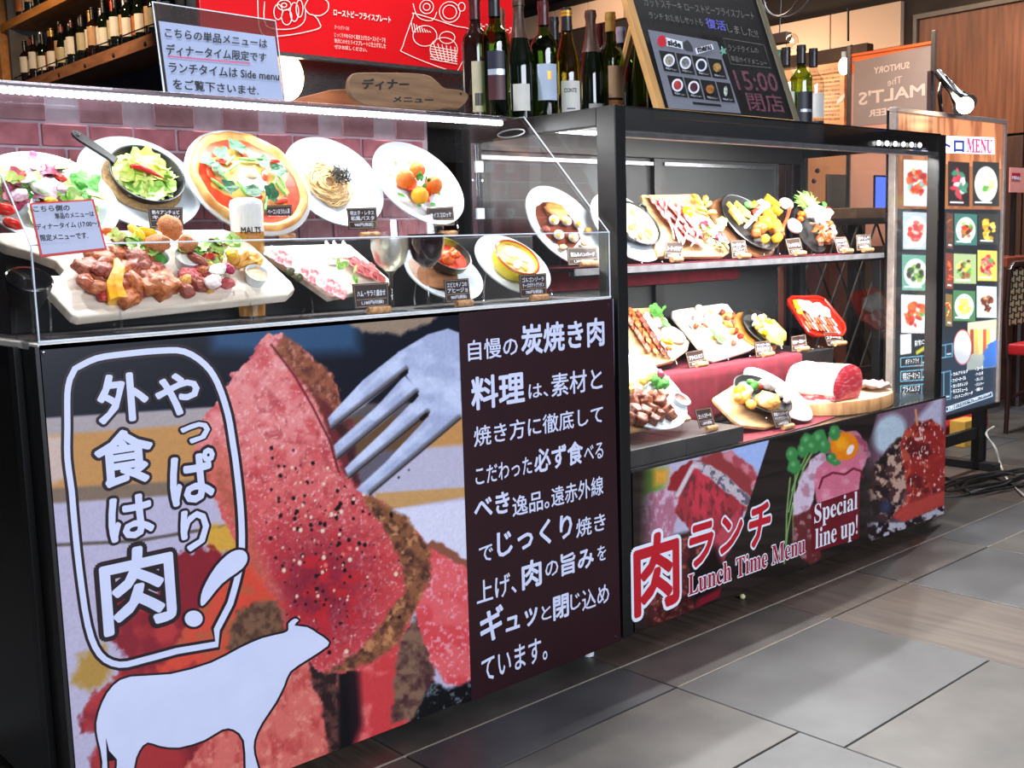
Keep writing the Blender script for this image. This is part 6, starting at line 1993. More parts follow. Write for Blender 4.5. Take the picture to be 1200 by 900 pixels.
def price_card(q, y, zs, lines, what, cork=True):
    """q: traced corners TL, TR, BR, BL of the card; zs: height of what it stands on."""
    bc = on_y((q[2][0] + q[3][0]) / 2, (q[2][1] + q[3][1]) / 2, y)
    z = max(bc.z, zs + 0.004)
    fr = Frame((bc.x, y, bc.z), 78)
    t = thing('price_card', 'small brown price card %s' % what, 'price card', M=Matrix.Translation((0, 0, z - bc.z)) @ fr.M, group='brown price cards in the display cases')
    P = fr.pts(q)
    obj('card', MB().slab(P, -0.0016, 0.0), CARD, t)
    f3 = loc3(fr, 0.0006)
    mb = MB()
    cx, cy = sum(a for a, b in q) / 4, sum(b for a, b in q) / 4
    ins = [(cx + (a - cx) * 0.93, cy + (b - cy) * 0.90) for a, b in q]
    stroke(mb, ins, 0.22, f3, True)
    lerp = lambda s, v: (((1 - v) * ((1 - s) * q[0][0] + s * q[1][0]) + v * ((1 - s) * q[3][0] + s * q[2][0])), ((1 - v) * ((1 - s) * q[0][1] + s * q[1][1]) + v * ((1 - s) * q[3][1] + s * q[2][1])))
    stroke(mb, [lerp(0.06, 0.66), lerp(0.94, 0.66)], 0.2, f3, False)
    obj('border', mb, CARDL, t)
    n = len(lines) - 1
    f4 = loc3(fr, 0.0009)
    for i, tx in enumerate(lines):
        if i < n:
            v0, v1 = 0.14 + 0.50 * i / n, 0.14 + 0.50 * (i + 0.84) / n
        else:
            v0, v1 = 0.71, 0.90
        s0, s1 = (0.10, 0.90) if i < n else (0.2, 0.84)
        if n == 1 and i == 0:
            v0, v1 = 0.28, 0.54
        qtext(tx, f4, (lerp(s0, v0), lerp(s1, v0), lerp(s1, v1), lerp(s0, v1)), INK_W, t, 'card_lettering', 0.02)
    if cork:
        w = (P[2][0] - P[3][0]) * 0.62
        r = 0.0085
        cw = fr.M @ Vector((0, 0, 0))
        c = Vector((cw.x + w * 0.25, y - 0.006, zs + r + 0.0005))
        o = obj('cork', MB().tube([(c.x - w / 2, c.y, c.z), (c.x + w / 2, c.y, c.z)], r, 12), CORKM, None, smooth=True)
        o.parent = t
        o.matrix_parent_inverse = t.matrix_basis.inverted()
    return t


def mbox(fr, pts, h0, h1, bev=0.004):
    return make_mesh('board', MB().slab(fr.pts(pts), h0, h1), bevel=bev)


rf = random.Random(12)
R3 = lambda: (rf.uniform(0, 6.28), rf.uniform(0, 6.28), rf.uniform(0, 6.28))

# ---------------- left case, back row
fr, t = dish('salad_plate', 'white plate of mixed salad with onion and tomato, leftmost of the back row', (0.792, 0.315, 1.195), 46)
plate(t, 0.132)
for k in range(34):
    a, r = rf.uniform(0, 6.28), 0.085 * math.sqrt(rf.random())
    m = rf.choice(('lettuce', 'lettuce', 'greens', 'redleaf', 'cabbage', 'onion'))
    inst('leaf', rf.choice(LEAF), F[m], t, (r * math.cos(a), r * math.sin(a), 0.004 + rf.uniform(0, 0.018)), (rf.uniform(-.6, .6), rf.uniform(-.6, .6), a), rf.uniform(0.016, 0.030))
for px, py, m, s in ((30, 205, 'tomato', .014), (70, 208, 'tomato', .013), (5, 245, 'tomato', .02), (15, 262, 'tomato', .018), (75, 222, 'onion', .014), (50, 222, 'egg', .022), (38, 212, 'egg', .015), (95, 215, 'greens', .014), (100, 232, 'greens', .015), (60, 235, 'lemon', .013), (22, 228, 'onion', .02)):
    put(t, fr, 'vegetable_piece', rf.choice(LUMP), F[m], px, py, (s, s * .7, s * .45), 0.022, (0, 0, rf.uniform(0, 3)))
stand(fr, 0.13, 1.0985, 'clear acrylic stand under the salad plate, back row')

fr, t = dish('cabbage_skillet', 'black skillet of yellow-green cabbage with a red chili on a round white plate', (1.004, 0.372, 1.232), 51)
plate(t, 0.130)
u, v = fr.uv(168, 211, 0.0)
obj('cork_mat', MB().lathe([(0, -0.010), (0.083, -0.010), (0.085, -0.006), (0.083, -0.002), (0, -0.002)], 36, (u, v, 0)), mat('tan_mat', (176, 142, 96), 0.8, rgb2=(140, 106, 66), scale=150, bump=0.3), t, smooth=True)
u, v = fr.uv(172, 205, 0.016)
RS = 0.077
sk = obj('skillet', MB().lathe([(0, 0.0), (RS * .84, 0.0), (RS, 0.020), (RS + .003, 0.0205), (RS + .003, 0.018), (RS * .88, -0.003), (0, -0.003)], 44, (u, v, 0.002), close=False), IRON, t, smooth=True)
h0, h1 = fr.uv(136, 189, 0.022), fr.uv(84, 156, 0.03)
d2 = Vector((h1[0] - h0[0], h1[1] - h0[1], 0)).normalized()
p2 = Vector((-d2.y, d2.x, 0))
L_ = math.hypot(h1[0] - h0[0], h1[1] - h0[1])
hv = [Vector((h0[0], h0[1], 0.018)) + d2 * (L_ * a) + p2 * (b * w) + Vector((0, 0, 0.012 * a)) for b in (-1,) for a, w in ((0, .011), (.15, .008), (.8, .011), (.94, .009), (1, .004))]
hv += [Vector((h0[0], h0[1], 0.018)) + d2 * (L_ * a) + p2 * (w) + Vector((0, 0, 0.012 * a)) for a, w in ((1, .004), (.94, .009), (.8, .011), (.15, .008), (0, .011))]
mb = MB()
n = len(hv)
mb.add(hv + [q + Vector((0, 0, 0.007)) for q in hv], [tuple(range(n - 1, -1, -1)), tuple(range(n, 2 * n))] + [(i, (i + 1) % n, n + (i + 1) % n, n + i) for i in range(n)])
obj('handle', mb, IRON, sk, bevel=0.0015)
mb = MB()
a = Vector((h0[0], h0[1], 0.030)) + d2 * (L_ * 0.88) + Vector((0, 0, 0.006))
mb.lathe([(0.002, 0), (0.0045, 0), (0.0045, 0.001), (0.002, 0.001)], 14, tuple(a), close=False)
obj('handle_hole', mb, CHROME, sk, smooth=True)
for k in range(40):
    a, r = rf.uniform(0, 6.28), 0.053 * math.sqrt(rf.random())
    inst('cabbage_leaf', rf.choice(LEAF), F[rf.choice(('cabbage', 'cabbage', 'lettuce', 'cabbage'))], t, (u + r * math.cos(a), v + r * math.sin(a), 0.010 + rf.uniform(0, 0.020) * (1 - r / 0.08)), (rf.uniform(-.8, .8), rf.uniform(-.8, .8), a), rf.uniform(0.014, 0.026))
a, b = fr.uv(153, 193, 0.040), fr.uv(193, 208, 0.040)
obj('chili', MB().tube([(a[0], a[1], .036), (a[0] * .7 + b[0] * .3, a[1] * .7 + b[1] * .3 + .002, .042), (a[0] * .35 + b[0] * .65, a[1] * .35 + b[1] * .65 + .001, .040), (b[0], b[1], .036)], [.0045, .0065, .005, .001], 10), F['chili'], t, smooth=True)
stand(fr, 0.13, 1.0985, 'clear acrylic stand under the cabbage skillet, back row')

fr, t = dish('pizza', 'round pizza with spinach, asparagus and a soft egg on a white plate', (1.238, 0.330, 1.232), 55)
plate(t, 0.147)
RP = 0.137
mb = MB()
vs, fs = [], []
pf = [(0, 0.0), (0.6, 0.0), (0.84, 0.001), (0.90, 0.010), (0.96, 0.012), (1.0, 0.004), (0.98, -0.006)]
for k in range(60):
    a = 2 * math.pi * k / 60
    e = 1 + 0.03 * noise.noise(Vector((math.cos(a) * 3, math.sin(a) * 3, 1)))
    for r, z in pf:
        vs.append((RP * r * e * math.cos(a), RP * r * e * math.sin(a), z * (1 + 0.5 * noise.noise(Vector((math.cos(a) * 5, math.sin(a) * 5, r)))) + 0.003))
for k in range(60):
    for j in range(len(pf) - 1):
        fs.append((k * 7 + j, ((k + 1) % 60) * 7 + j, ((k + 1) % 60) * 7 + j + 1, k * 7 + j + 1))
obj('crust', MB().add(vs, fs), mat('baked_crust', (196, 122, 52), 0.6, rgb2=(236, 186, 112), scale=28, bump=0.3), t, smooth='all')


def wavy_disc(r, h, amp, seed, n=64, c=(0, 0)):
    vs = [(c[0], c[1], h + 0.002)]
    fs = []
    for j in (0.5, 1.0):
        for k in range(n):
            a = 2 * math.pi * k / n
            e = 1 + amp * noise.noise(Vector((math.cos(a) * 3, math.sin(a) * 3, seed)))
            vs.append((c[0] + r * j * e * math.cos(a), c[1] + r * j * e * math.sin(a), h + (0.0015 if j < 1 else 0)))
    for k in range(n):
        fs.append((0, 1 + k, 1 + (k + 1) % n))
        fs.append((1 + k, 1 + n + k, 1 + n + (k + 1) % n, 1 + (k + 1) % n))
    return MB().add(vs, fs)


obj('tomato_sauce', wavy_disc(0.118, 0.0055, 0.10, 1), F['sauce'], t, smooth='all')
obj('melted_cheese', wavy_disc(0.090, 0.0068, 0.25, 4), mat('pizza_cheese', (228, 186, 96), 0.35, rgb2=(214, 116, 56), scale=40, bump=0.3, ramp=(0.5, 0.75)), t, smooth='all')
obj('egg_white', wavy_disc(0.034, 0.0105, 0.3, 7, c=(0.0, -0.006)), F['egg'], t, smooth='all')
inst('egg_yolk', BALL, F['mushroom'], t, (0.002, 0.010, 0.012), (0, 0, 0), (0.016, 0.012, 0.006))
for px, py in ((259, 179), (278, 172), (256, 198), (309, 190), (326, 200), (268, 219), (297, 224), (318, 226), (244, 190)):
    put(t, fr, 'spinach_leaf', rf.choice(LEAF), F['spinach'], px, py, (rf.uniform(.017, .023), rf.uniform(.014, .019), .014), 0.017, (rf.uniform(-.3, .3), rf.uniform(-.3, .3), rf.uniform(0, 6)))
for px, py, a in ((270, 188, 2.3), (290, 187, 1.5), (301, 186, 1.6), (262, 206, .3), (322, 213, 2.6), (330, 212, .1), (284, 221, .2), (312, 238, 2.7), (256, 216, .7), (330, 222, .3), (275, 195, 2.2)):
    put(t, fr, 'asparagus_stick', RODM, F['asparagus'], px, py, (.034, .034, .020), 0.015, (1.57, 0, a))
for px, py in ((262, 190), (254, 212), (285, 180), (320, 188), (310, 205), (330, 235), (246, 203), (300, 232)):
    put(t, fr, 'tomato_strip', rf.choice(LUMP), F['sauce'], px, py, (.018, .008, .005), 0.012, (0, 0, rf.uniform(0, 3)))
stand(fr, 0.147, 1.0985, 'clear acrylic stand under the pizza plate, back row')

fr, t = dish('cream_pasta', 'white plate of cream spaghetti topped with black seaweed shreds', (1.486, 0.365, 1.240), 57)
plate(t, 0.131)
u, v = fr.uv(386, 214, 0.005)
mb = MB()
for k in range(60):
    a0, r0, st_ = rf.uniform(0, 6.28), rf.uniform(0.014, 0.064), rf.uniform(1.2, 3.4)
    h_ = -0.006 + 0.026 * (1 - r0 / 0.075) * rf.uniform(0.5, 1.1)
    mb.tube([(u + 0.008 * rf.uniform(-.2, .2) + r0 * math.cos(a0 + st_ * q_ / 7) * (1 + .12 * math.sin(q_ + k)), v + r0 * math.sin(a0 + st_ * q_ / 7) * (1 + .12 * math.cos(q_ * 1.3 + k)), h_ + .003 * math.sin(q_ * 1.1 + k)) for q_ in range(8)], 0.0017, 5)
obj('spaghetti', mb, F['pasta'], t, smooth='all', kind='stuff')
obj('cream_sauce', wavy_disc(0.050, -0.008, 0.15, 3, c=(u, v)), mat('cream_sauce', (246, 232, 206), 0.3, rgb2=(240, 216, 180), scale=30), t, smooth='all')
u2, v2 = fr.uv(399, 207, 0.026)
mb = MB()
for k in range(130):
    a0, r0 = rf.uniform(0, 6.28), 0.024 * math.sqrt(rf.random())
    c_ = Vector((u2 + r0 * math.cos(a0), v2 + r0 * math.sin(a0), 0.026 + rf.uniform(-.004, .010)))
    d_2 = Vector((rf.uniform(-1, 1), rf.uniform(-1, 1), rf.uniform(-.4, .4))).normalized() * rf.uniform(.006, .012)
    mb.tube([c_ - d_2, c_ + Vector((0, 0, .001)), c_ + d_2], 0.0010, 4)
obj('seaweed_shreds', mb, F['nori'], t, kind='stuff')
stand(fr, 0.13, 1.0985, 'clear acrylic stand under the cream spaghetti plate, back row')

fr, t = dish('rice_balls', 'white plate with four orange fried rice balls and green leaves', (1.716, 0.332, 1.238), 54, 3)
plate(t, 0.132)
u, v = fr.uv(492, 222, 0.0)
obj('tomato_sauce', wavy_disc(0.034, -0.006, 0.3, 9, c=(u, v)), F['sauce'], t, smooth='all')
for px, py, r, m in ((475, 210, .024, 'orangeball'), (489, 199, .021, 'orangeball'), (508, 217, .023, 'orangeball'), (492, 229, .022, 'yellowball')):
    put(t, fr, 'rice_ball', BALL, F[m], px, py, r, 0.012, R3())
for px, py, s, a in ((463, 192, .011, .6), (479, 191, .007, 0), (458, 206, .009, 2.4), (470, 229, .010, 2.3), (491, 241, .007, 0), (507, 240, .009, 0), (514, 227, .008, .5)):
    put(t, fr, 'herb_leaf', SMALLLEAF, F['greens'], px, py, (s, s * .75, s), 0.002, (0.1, 0.1, a))
for k in range(12):
    px, py = rf.choice(((490, 206), (501, 213)))
    put(t, fr, 'parsley_leaf', SMALLLEAF, F['broccoli'], px + rf.uniform(-5, 5), py + rf.uniform(-5, 5), .006, 0.037, R3())
stand(fr, 0.132, 1.0985, 'clear acrylic stand under the orange rice balls plate, back row')

# ---------------- left case, front row
c0 = on_y(92, 372, 0.045)
fr, t = dish('grill_platter', 'large pale wooden board piled with grilled chicken, sausage, dips and salad, front left', c0, 42)
ol = [(92, 371), (84, 368), (52, 334), (50, 328), (58, 322), (70, 322), (75, 316), (66, 306), (40, 296), (8, 288), (-6, 280), (-2, 272), (60, 270), (262, 268), (282, 274), (342, 330), (346, 338), (338, 345)]
obj('board', make_mesh('board', MB().slab(fr.pts(ol), -0.022, -0.001), bevel=0.004), WOODP, t)
for px, py, m, me, s, h in (
        (112, 300, 'chicken', 0, (.030, .022, .014), .010), (128, 308, 'chicken', 1, (.034, .024, .016), .014), (108, 314, 'paleroast', 2, (.030, .020, .014), .010), (150, 318, 'chicken', 3, (.030, .024, .016), .016), (120, 322, 'chicken', 0, (.034, .022, .014), .012),
        (165, 312, 'roast', 1, (.026, .022, .015), .016), (140, 300, 'roast', 2, (.028, .02, .014), .014), (172, 324, 'chicken', 3, (.026, .02, .014), .014), (150, 333, 'glazed', 1, (.022, .018, .012), .012), (182, 316, 'roast', 0, (.020, .018, .014), .012),
        (118, 336, 'glazed', 0, (.020, .012, .010), .010), (122, 345, 'glazed', 2, (.018, .012, .010), .008), (150, 345, 'chicken', 1, (.026, .018, .014), .012), (165, 340, 'roast', 2, (.020, .016, .012), .012),
        (222, 322, 'salami', 3, (.022, .018, .012), .012), (232, 332, 'roast', 0, (.022, .016, .012), .010), (218, 340, 'roast', 1, (.018, .014, .012), .010), (238, 318, 'salami', 2, (.018, .016, .012), .014), (112, 292, 'ham', 0, (.020, .012, .008), .012), (128, 298, 'beef', 1, (.020, .012, .008), .014)):
    put(t, fr, 'grilled_piece', LUMP[me], F[m], px, py, s, h, (0, 0, rf.uniform(0, 6)))
for px, py, s in ((191, 334, (.028, .026, .020)), (150, 350, (.020, .015, .013))):
    put(t, fr, 'fried_chicken', rf.choice(CHUNK), F['chicken'], px, py, s, 0.016, (0.1, 0.1, 0.5))
for px, py, s, a in ((185, 286, (.026, .020, .017), .3), (219, 286, (.020, .018, .017), 1.0), (200, 266, (.024, .026, .020), .2)):
    put(t, fr, 'crumbed_cutlet', rf.choice(LUMP), F['crumb'], px, py, s, 0.034, (0, 0, a))
a, b = fr.uv(138, 356, 0.006), fr.uv(135, 307, 0.030)
obj('pineapple_wedge', MB().tube([(a[0], a[1], .012), (a[0], a[1] + .03, .022), (b[0], b[1] - .02, .032), (b[0], b[1], .036)], [.0195, .017, .012, .005], 7), mat('pineapple', (250, 190, 20), 0.35, rgb2=(236, 150, 10), scale=70, bump=0.4, stretch=(1, 1, 1)), t, smooth=True)


def cup(t, fr, px, py, r, m, name='sauce_cup', h=0.0, depth=0.024):
    u, v = fr.uv(px, py, h)
    k = obj(name, MB().lathe([(0, 0.002), (r * .7, 0.0), (r * .78, 0.003), (r * 1.0, depth), (r * 1.04, depth), (r * .95, depth - .001), (r * .8, depth * .5), (0, depth * .45)], 28, (u, v, h), close=False), WHITE, t, smooth=True)
    obj('dip', MB().lathe([(0, depth * .80), (r * .6, depth * .80), (r * .92, depth * .78)], 28, (u, v, h), close=False), m, k, smooth=True)


for k in range(26):
    put(t, fr, 'grilled_piece', rf.choice(LUMP + CHUNK[:1]), F[rf.choice(('chicken', 'chicken', 'roast', 'paleroast', 'sausage'))], rf.uniform(96, 186), rf.uniform(296, 340), (rf.uniform(.014, .026), rf.uniform(.012, .020), .012), rf.uniform(.012, .026), (rf.uniform(-.4, .4), rf.uniform(-.4, .4), rf.uniform(0, 6)))
for k in range(12):
    put(t, fr, 'fried_morsel', rf.choice(LUMP), F[rf.choice(('roast', 'salami', 'crumb', 'potato', 'chicken'))], rf.uniform(214, 300), rf.uniform(300, 338), (rf.uniform(.012, .020), rf.uniform(.010, .015), .011), rf.uniform(.008, .014), R3())
cup(t, fr, 179, 311, 0.026, F['greensauce'])
cup(t, fr, 217, 311, 0.026, F['egg'])
cup(t, fr, 298, 330, 0.024, mat('nut_dip', (226, 200, 170), 0.5, rgb2=(196, 160, 120), scale=120))
for k in range(36):
    px, py = rf.choice(((148, 292), (160, 282), (236, 292), (248, 286), (135, 280), (224, 292), (256, 300), (270, 285), (168, 294)))
    put(t, fr, 'salad_leaf', rf.choice(LEAF), F[rf.choice(('lettuce', 'lettuce', 'cabbage', 'greens', 'redleaf'))], px + rf.uniform(-9, 9), py + rf.uniform(-5, 5), rf.uniform(.012, .020), 0.02 + rf.uniform(0, .01), (rf.uniform(-.7, .7), rf.uniform(-.7, .7), rf.uniform(0, 6)))
for px, py, m, s in ((160, 272, 'lemon', (.024, .009, .008)), (172, 272, 'yolk', (.020, .008, .008)), (130, 272, 'carrot', (.018, .010, .008)), (244, 300, 'tomato', (.014, .008, .006)), (232, 304, 'roast', (.022, .010, .008)), (272, 298, 'lemon', (.014, .012, .01)), (268, 315, 'radish', (.014, .012, .008)), (256, 316, 'egg', (.022, .014, .008)), (250, 330, 'fatwhite', (.020, .016, .010))):
    put(t, fr, 'vegetable_piece', LUMP[0], F[m], px, py, s, 0.026, (0, 0, rf.uniform(0, 3)))
for px, py in ((289, 310), (296, 306), (303, 311), (286, 302)):
    put(t, fr, 'potato_wedge', WEDGE, F['potato'], px, py, (.018, .018, .022), 0.018, (1.2, 0.2, rf.uniform(0, 3)))
stand(fr, 0.0, 0.936, 'clear acrylic stand under the front left grill board', 0.26, off=0.20)

# ham platter
fr, t = dish('ham_platter', 'oblong white board of sliced ham, salami and bread triangles, front middle of left case', on_y(385, 350, 0.06), 38)
obj('board', make_mesh('board', MB().slab(fr.pts([(385, 349), (347, 322), (310, 298), (300, 292), (303, 288), (400, 285), (410, 286), (456, 326), (457, 332), (450, 336)]), -0.012, -0.001), bevel=0.003), WOODP, t)
for k in range(9):
    put(t, fr, 'ham_slice', SLICE[k % 2], F['ham' if k % 3 else 'fatwhite'], 322 + k * 9.5, 297 + k * 5.6, (.026, .016, .014), 0.010 + .001 * k, (0.15, 0, 0.9))
for k in range(12):
    i, j = k % 4, k // 4
    put(t, fr, 'salami_slice', SLICE[k % 2], F['salami'], 408 + i * 9 + j * 6, 302 + i * 3.6 + j * 7, (.017, .010, .010), 0.010 + .002 * (k % 3), (0.2, 0.1, 0.8 + .3 * rf.random()))
for k, px in enumerate((384, 393, 404)):
    a = fr.uv(px, 283.5, 0.03)
    mb = MB().slab([(-.017, -.03), (.017, -.03), (0.0, .014)], -0.004, 0.004)
    o = obj('bread_triangle', mb, F['egg'], t, bevel=0.001)
    o.location = (a[0], a[1] - .005, 0.022)
    o.rotation_euler = (0.5, 0, 0.1)
for px, py in ((397, 308), (400, 312), (404, 309), (416, 327), (419, 330), (417, 315)):
    put(t, fr, 'herb_leaf', SMALLLEAF, F['lettuce'], px, py, .009, 0.022, R3())
for px, py in ((340, 318), (350, 325)):
    put(t, fr, 'olive', BALL, mat('olive_green', (96, 96, 60), 0.3, rgb2=(76, 76, 46), scale=30), px, py, .010, 0.010)
stand(fr, 0.0, 0.936, 'clear acrylic stand under the ham platter', 0.16, off=0.03)


def goblet(name, label, px, zb, y, H, R, wine=None, cat='wine glass'):
    p = on_y(px, 300, y)
    t = thing(name, label, cat, (p.x, y, zb))
    GL = MATS.get('wine_glass_clear') or clear('wine_glass_clear', (0.96, 0.97, 0.97), base=0.05)
    obj('foot', MB().lathe([(0, 0.0), (R * .80, 0.0), (R * .80, 0.0015), (R * .2, 0.004), (0.004, 0.010), (0.0035, H * .30)], 30, close=False), GL, t, smooth=True)
    b = [(0.0035, H * .30), (0.0042, H * .40), (0.012, H * .44), (R * .78, H * .54), (R, H * .70), (R * .97, H * .84), (R * .86, H)]
    obj('bowl', MB().lathe(b, 36, close=False), GL, t, smooth=True)
    if wine:
        w = [(0, H * .44), (0.010, H * .445), (R * .74, H * .545), (R * .96, H * .70), (R * .955, H * .80), (0, H * .80)]
        obj('wine', MB().lathe(w, 32, close=False), wine, t, smooth=True)
    return t


goblet('white_wine_glass', 'tall stemmed glass of pale white wine beside the ham platter', 457, 0.9365, 0.085, 0.202, 0.043, clear('white_wine', (0.97, 0.96, 0.80), base=0.55, rough=0.3))
goblet('red_wine_glass', 'tall stemmed glass of dark red wine in front of the shrimp bowl', 500, 0.9365, 0.095, 0.212, 0.043, mat('red_wine', (30, 4, 12), 0.08, rgb2=(44, 6, 16), scale=6))
# beer glass behind the grill board
p = on_y(288, 237, 0.214)
t = thing('beer_glass', 'tall amber beer glass with white foam behind the grill board', 'beer glass', (p.x, 0.214, 0.936))
HB, HF = p.z - 0.936, on_y(288, 272, 0.214).z - 0.936
obj('glass_wall', MB().lathe([(0.028, 0.0), (0.032, 0.06), (0.036, HB - .005)], 32, close=False), clear('beer_glass_clear', (0.97, 0.97, 0.95), base=0.06), t, smooth=True)
obj('beer', MB().lathe([(0, 0.006), (0.027, 0.006), (0.0315, 0.06), (0.0345, HF), (0, HF)], 32, close=False), mat('amber_beer', (206, 146, 60), 0.15, rgb2=(190, 126, 44), scale=10), t, smooth=True)
obj('foam', MB().lathe([(0.0345, HF), (0.0355, HB - .006), (0.032, HB + .004), (0.018, HB + .009), (0, HB + .010)], 32, close=False), mat('beer_foam', (252, 252, 250), 0.8, rgb2=(246, 246, 244), scale=200, bump=0.2), t, smooth=True)
round_text('MALTS', 0.0355, -140, -70, HF - 0.004, HF + 0.010, INK_D, t, 0.02)

# shrimp bowl on an oval plate
fr, t = dish('shrimp_bowl', 'black bowl of orange shrimp on an oval white plate with a wood tray, front row', (1.640, 0.150, 1.016), 42)
plate(t, 0.098, sx=1.05)
obj('wood_tray', MB().lathe([(0, -0.008), (0.068, -0.008), (0.070, -0.002), (0, -0.002)], 36, fr.uv(507, 318) + (0,), sx=1.0, sy=.8), WOODB, t, smooth=True)
u, v = fr.uv(523, 302, 0.020)
BW = mat('green_black_bowl', (30, 28, 26), 0.3, rgb2=(150, 160, 40), scale=14, ramp=(0.52, 0.66))
obj('bowl', MB().lathe([(0, 0), (0.035, 0.0), (0.053, 0.014), (0.058, 0.034), (0.060, 0.036), (0.056, 0.035), (0.050, 0.016), (0, 0.012)], 36, (u, v, 0.0), close=False), BW, t, smooth=True)
obj('broth', MB().lathe([(0, 0.022), (0.052, 0.022)], 30, (u, v, 0), close=False), F['sauce'], t)
for k in range(9):
    a = rf.uniform(0, 6.28)
    r = 0.026 * math.sqrt(rf.random())
    inst('shrimp', LUMP[k % 4], F['carrot'], t, (u + r * math.cos(a), v - .006 + r * math.sin(a), 0.026 + rf.uniform(0, .008)), R3(), (.013, .009, .009))
stand(fr, 0.098, 0.936, 'clear acrylic stand under the shrimp bowl plate')

fr, t = dish('cheese_cocotte', 'yellow round casserole with orange rim and melted cheese on a white plate', (1.862, 0.150, 1.028), 44)
plate(t, 0.106)
u, v = fr.uv(601, 310, 0.012)
YB = mat('yellow_cocotte', (232, 206, 40), 0.25, rgb2=(222, 190, 30), scale=12)
pot = obj('casserole', MB().lathe([(0, -0.004), (0.046, -0.004), (0.058, 0.010), (0.062, 0.034), (0.060, 0.038), (0.057, 0.036), (0.050, 0.010), (0, 0.004)], 40, (u, v, 0.0), close=False), YB, t, smooth=True)
obj('orange_rim', MB().lathe([(0.0615, 0.0335), (0.0635, 0.037), (0.061, 0.040), (0.0565, 0.037)], 40, (u, v, 0), close=False), mat('orange_glaze', (214, 92, 34), 0.25, rgb2=(190, 70, 24), scale=12), pot, smooth=True)
obj('melted_cheese', wavy_disc(0.056, 0.030, 0.02, 5, c=(u, v)), mat('gratin_cheese', (252, 236, 170), 0.35, rgb2=(226, 130, 50), scale=40, bump=0.4, ramp=(0.52, 0.72)), t, smooth='all')
for k in range(7):
    a, r = rf.uniform(0, 6.28), 0.036 * math.sqrt(rf.random())
    inst('cheese_lump', LUMP[k % 4], F['cheese' if k % 2 else 'egg'], t, (u + r * math.cos(a), v + r * math.sin(a), 0.033), (0, 0, a), (.014, .010, .004))
stand(fr, 0.106, 0.936, 'clear acrylic stand under the yellow casserole plate')

# dark pan with a chrome ring at far left
fr, t = dish('dark_pan', 'small black pan with a chrome rim tilted beside the grill board, far left', on_y(34, 328, 0.088), 32)
t['category'] = 'pan'
obj('pan_body', MB().lathe([(0, -0.050), (0.026, -0.050), (0.036, -0.02), (0.040, 0.0), (0.038, 0.0), (0.033, -0.02), (0, -0.03)], 36, close=False), IRON, t, smooth=True)
obj('rim', MB().lathe([(0.0385, 0.0), (0.0405, 0.002), (0.0385, 0.004), (0.0365, 0.002), (0.0385, 0.0)], 36, close=False), CHROME, t, smooth=True)
stand(fr, 0.036, 0.936, 'clear acrylic stand under the small black pan', 0.03)

for q, y, zs, ln, w in ((((173, 243), (214, 243), (215, 267), (176, 267)), .262, 1.0985, ['熱々アンチョビ', 'キャベツ', '680円(税抜)'], 'under the cabbage skillet'),
                        (((310, 241), (342, 240), (344, 270), (312, 271)), .262, 1.0985, ['ベーコンほうれん草', '卵のビスマルク', '1,180円(税抜)'], 'in front of the pizza'),
                        (((406, 244), (441, 243), (443, 268), (409, 269)), .262, 1.0985, ['明太子・レタス', '和風パスタ', '980円(税抜)'], 'in front of the cream spaghetti'),
                        (((500, 244), (531, 242), (533, 264), (503, 266)), .262, 1.0985, ['ライスコロッケ', '580円(税抜)'], 'in front of the orange rice balls'),
                        (((413, 333), (455, 331), (456, 358), (416, 362)), .045, .936, ['ハム・サラミ盛合せ', '1,180円(税抜)'], 'with a cork beside the white wine glass'),
                        (((520, 328), (549, 326), (552, 352), (523, 355)), .055, .936, ['エビとキノコの', 'アヒージョ', '980円(税抜)'], 'with a cork right of the red wine glass'),
                        (((608, 322), (640, 320), (641, 346), (610, 349)), .055, .936, ['ゴルゴンゾーラ', 'チーズポテトグラタン', '780円(税抜)'], 'with a cork before the yellow casserole')):
    price_card(q, y, zs, ln, w)

# ---------------- right case, upper shelf
SZ = 1.008
fr, t = dish('hamburger_plate', 'oval white plate with hamburger, egg halves and sauce, leftmost on the upper shelf', (2.262, 0.365, 1.126), 56, 4)
plate(t, 0.140)
u, v = fr.uv(655, 262, 0.0)
obj('stew_sauce', wavy_disc(0.080, -0.006, 0.1, 2, c=(u, v)), F['brownsauce'], t, smooth='all')
put(t, fr, 'hamburger_patty', LUMP[0], F['patty'], 652, 248, (.042, .032, .014), 0.006)
for px, py in ((649, 258), (664, 259), (678, 262), (655, 275), (672, 278)):
    put(t, fr, 'egg_half', BALL, F['egg'], px, py, (.017, .015, .012), 0.010)
    put(t, fr, 'yolk', BALL, F['yolk'], px, py, (.008, .007, .004), 0.0215)
for px, py, m in ((685, 285, 'mushroom'), (660, 290, 'mushroom'), (690, 270, 'potato'), (640, 268, 'roast')):
    put(t, fr, 'garnish_piece', LUMP[1], F[m], px, py, (.014, .010, .008), 0.006)
stand(fr, 0.140, SZ - .003, 'clear acrylic stand under the hamburger plate, upper shelf')

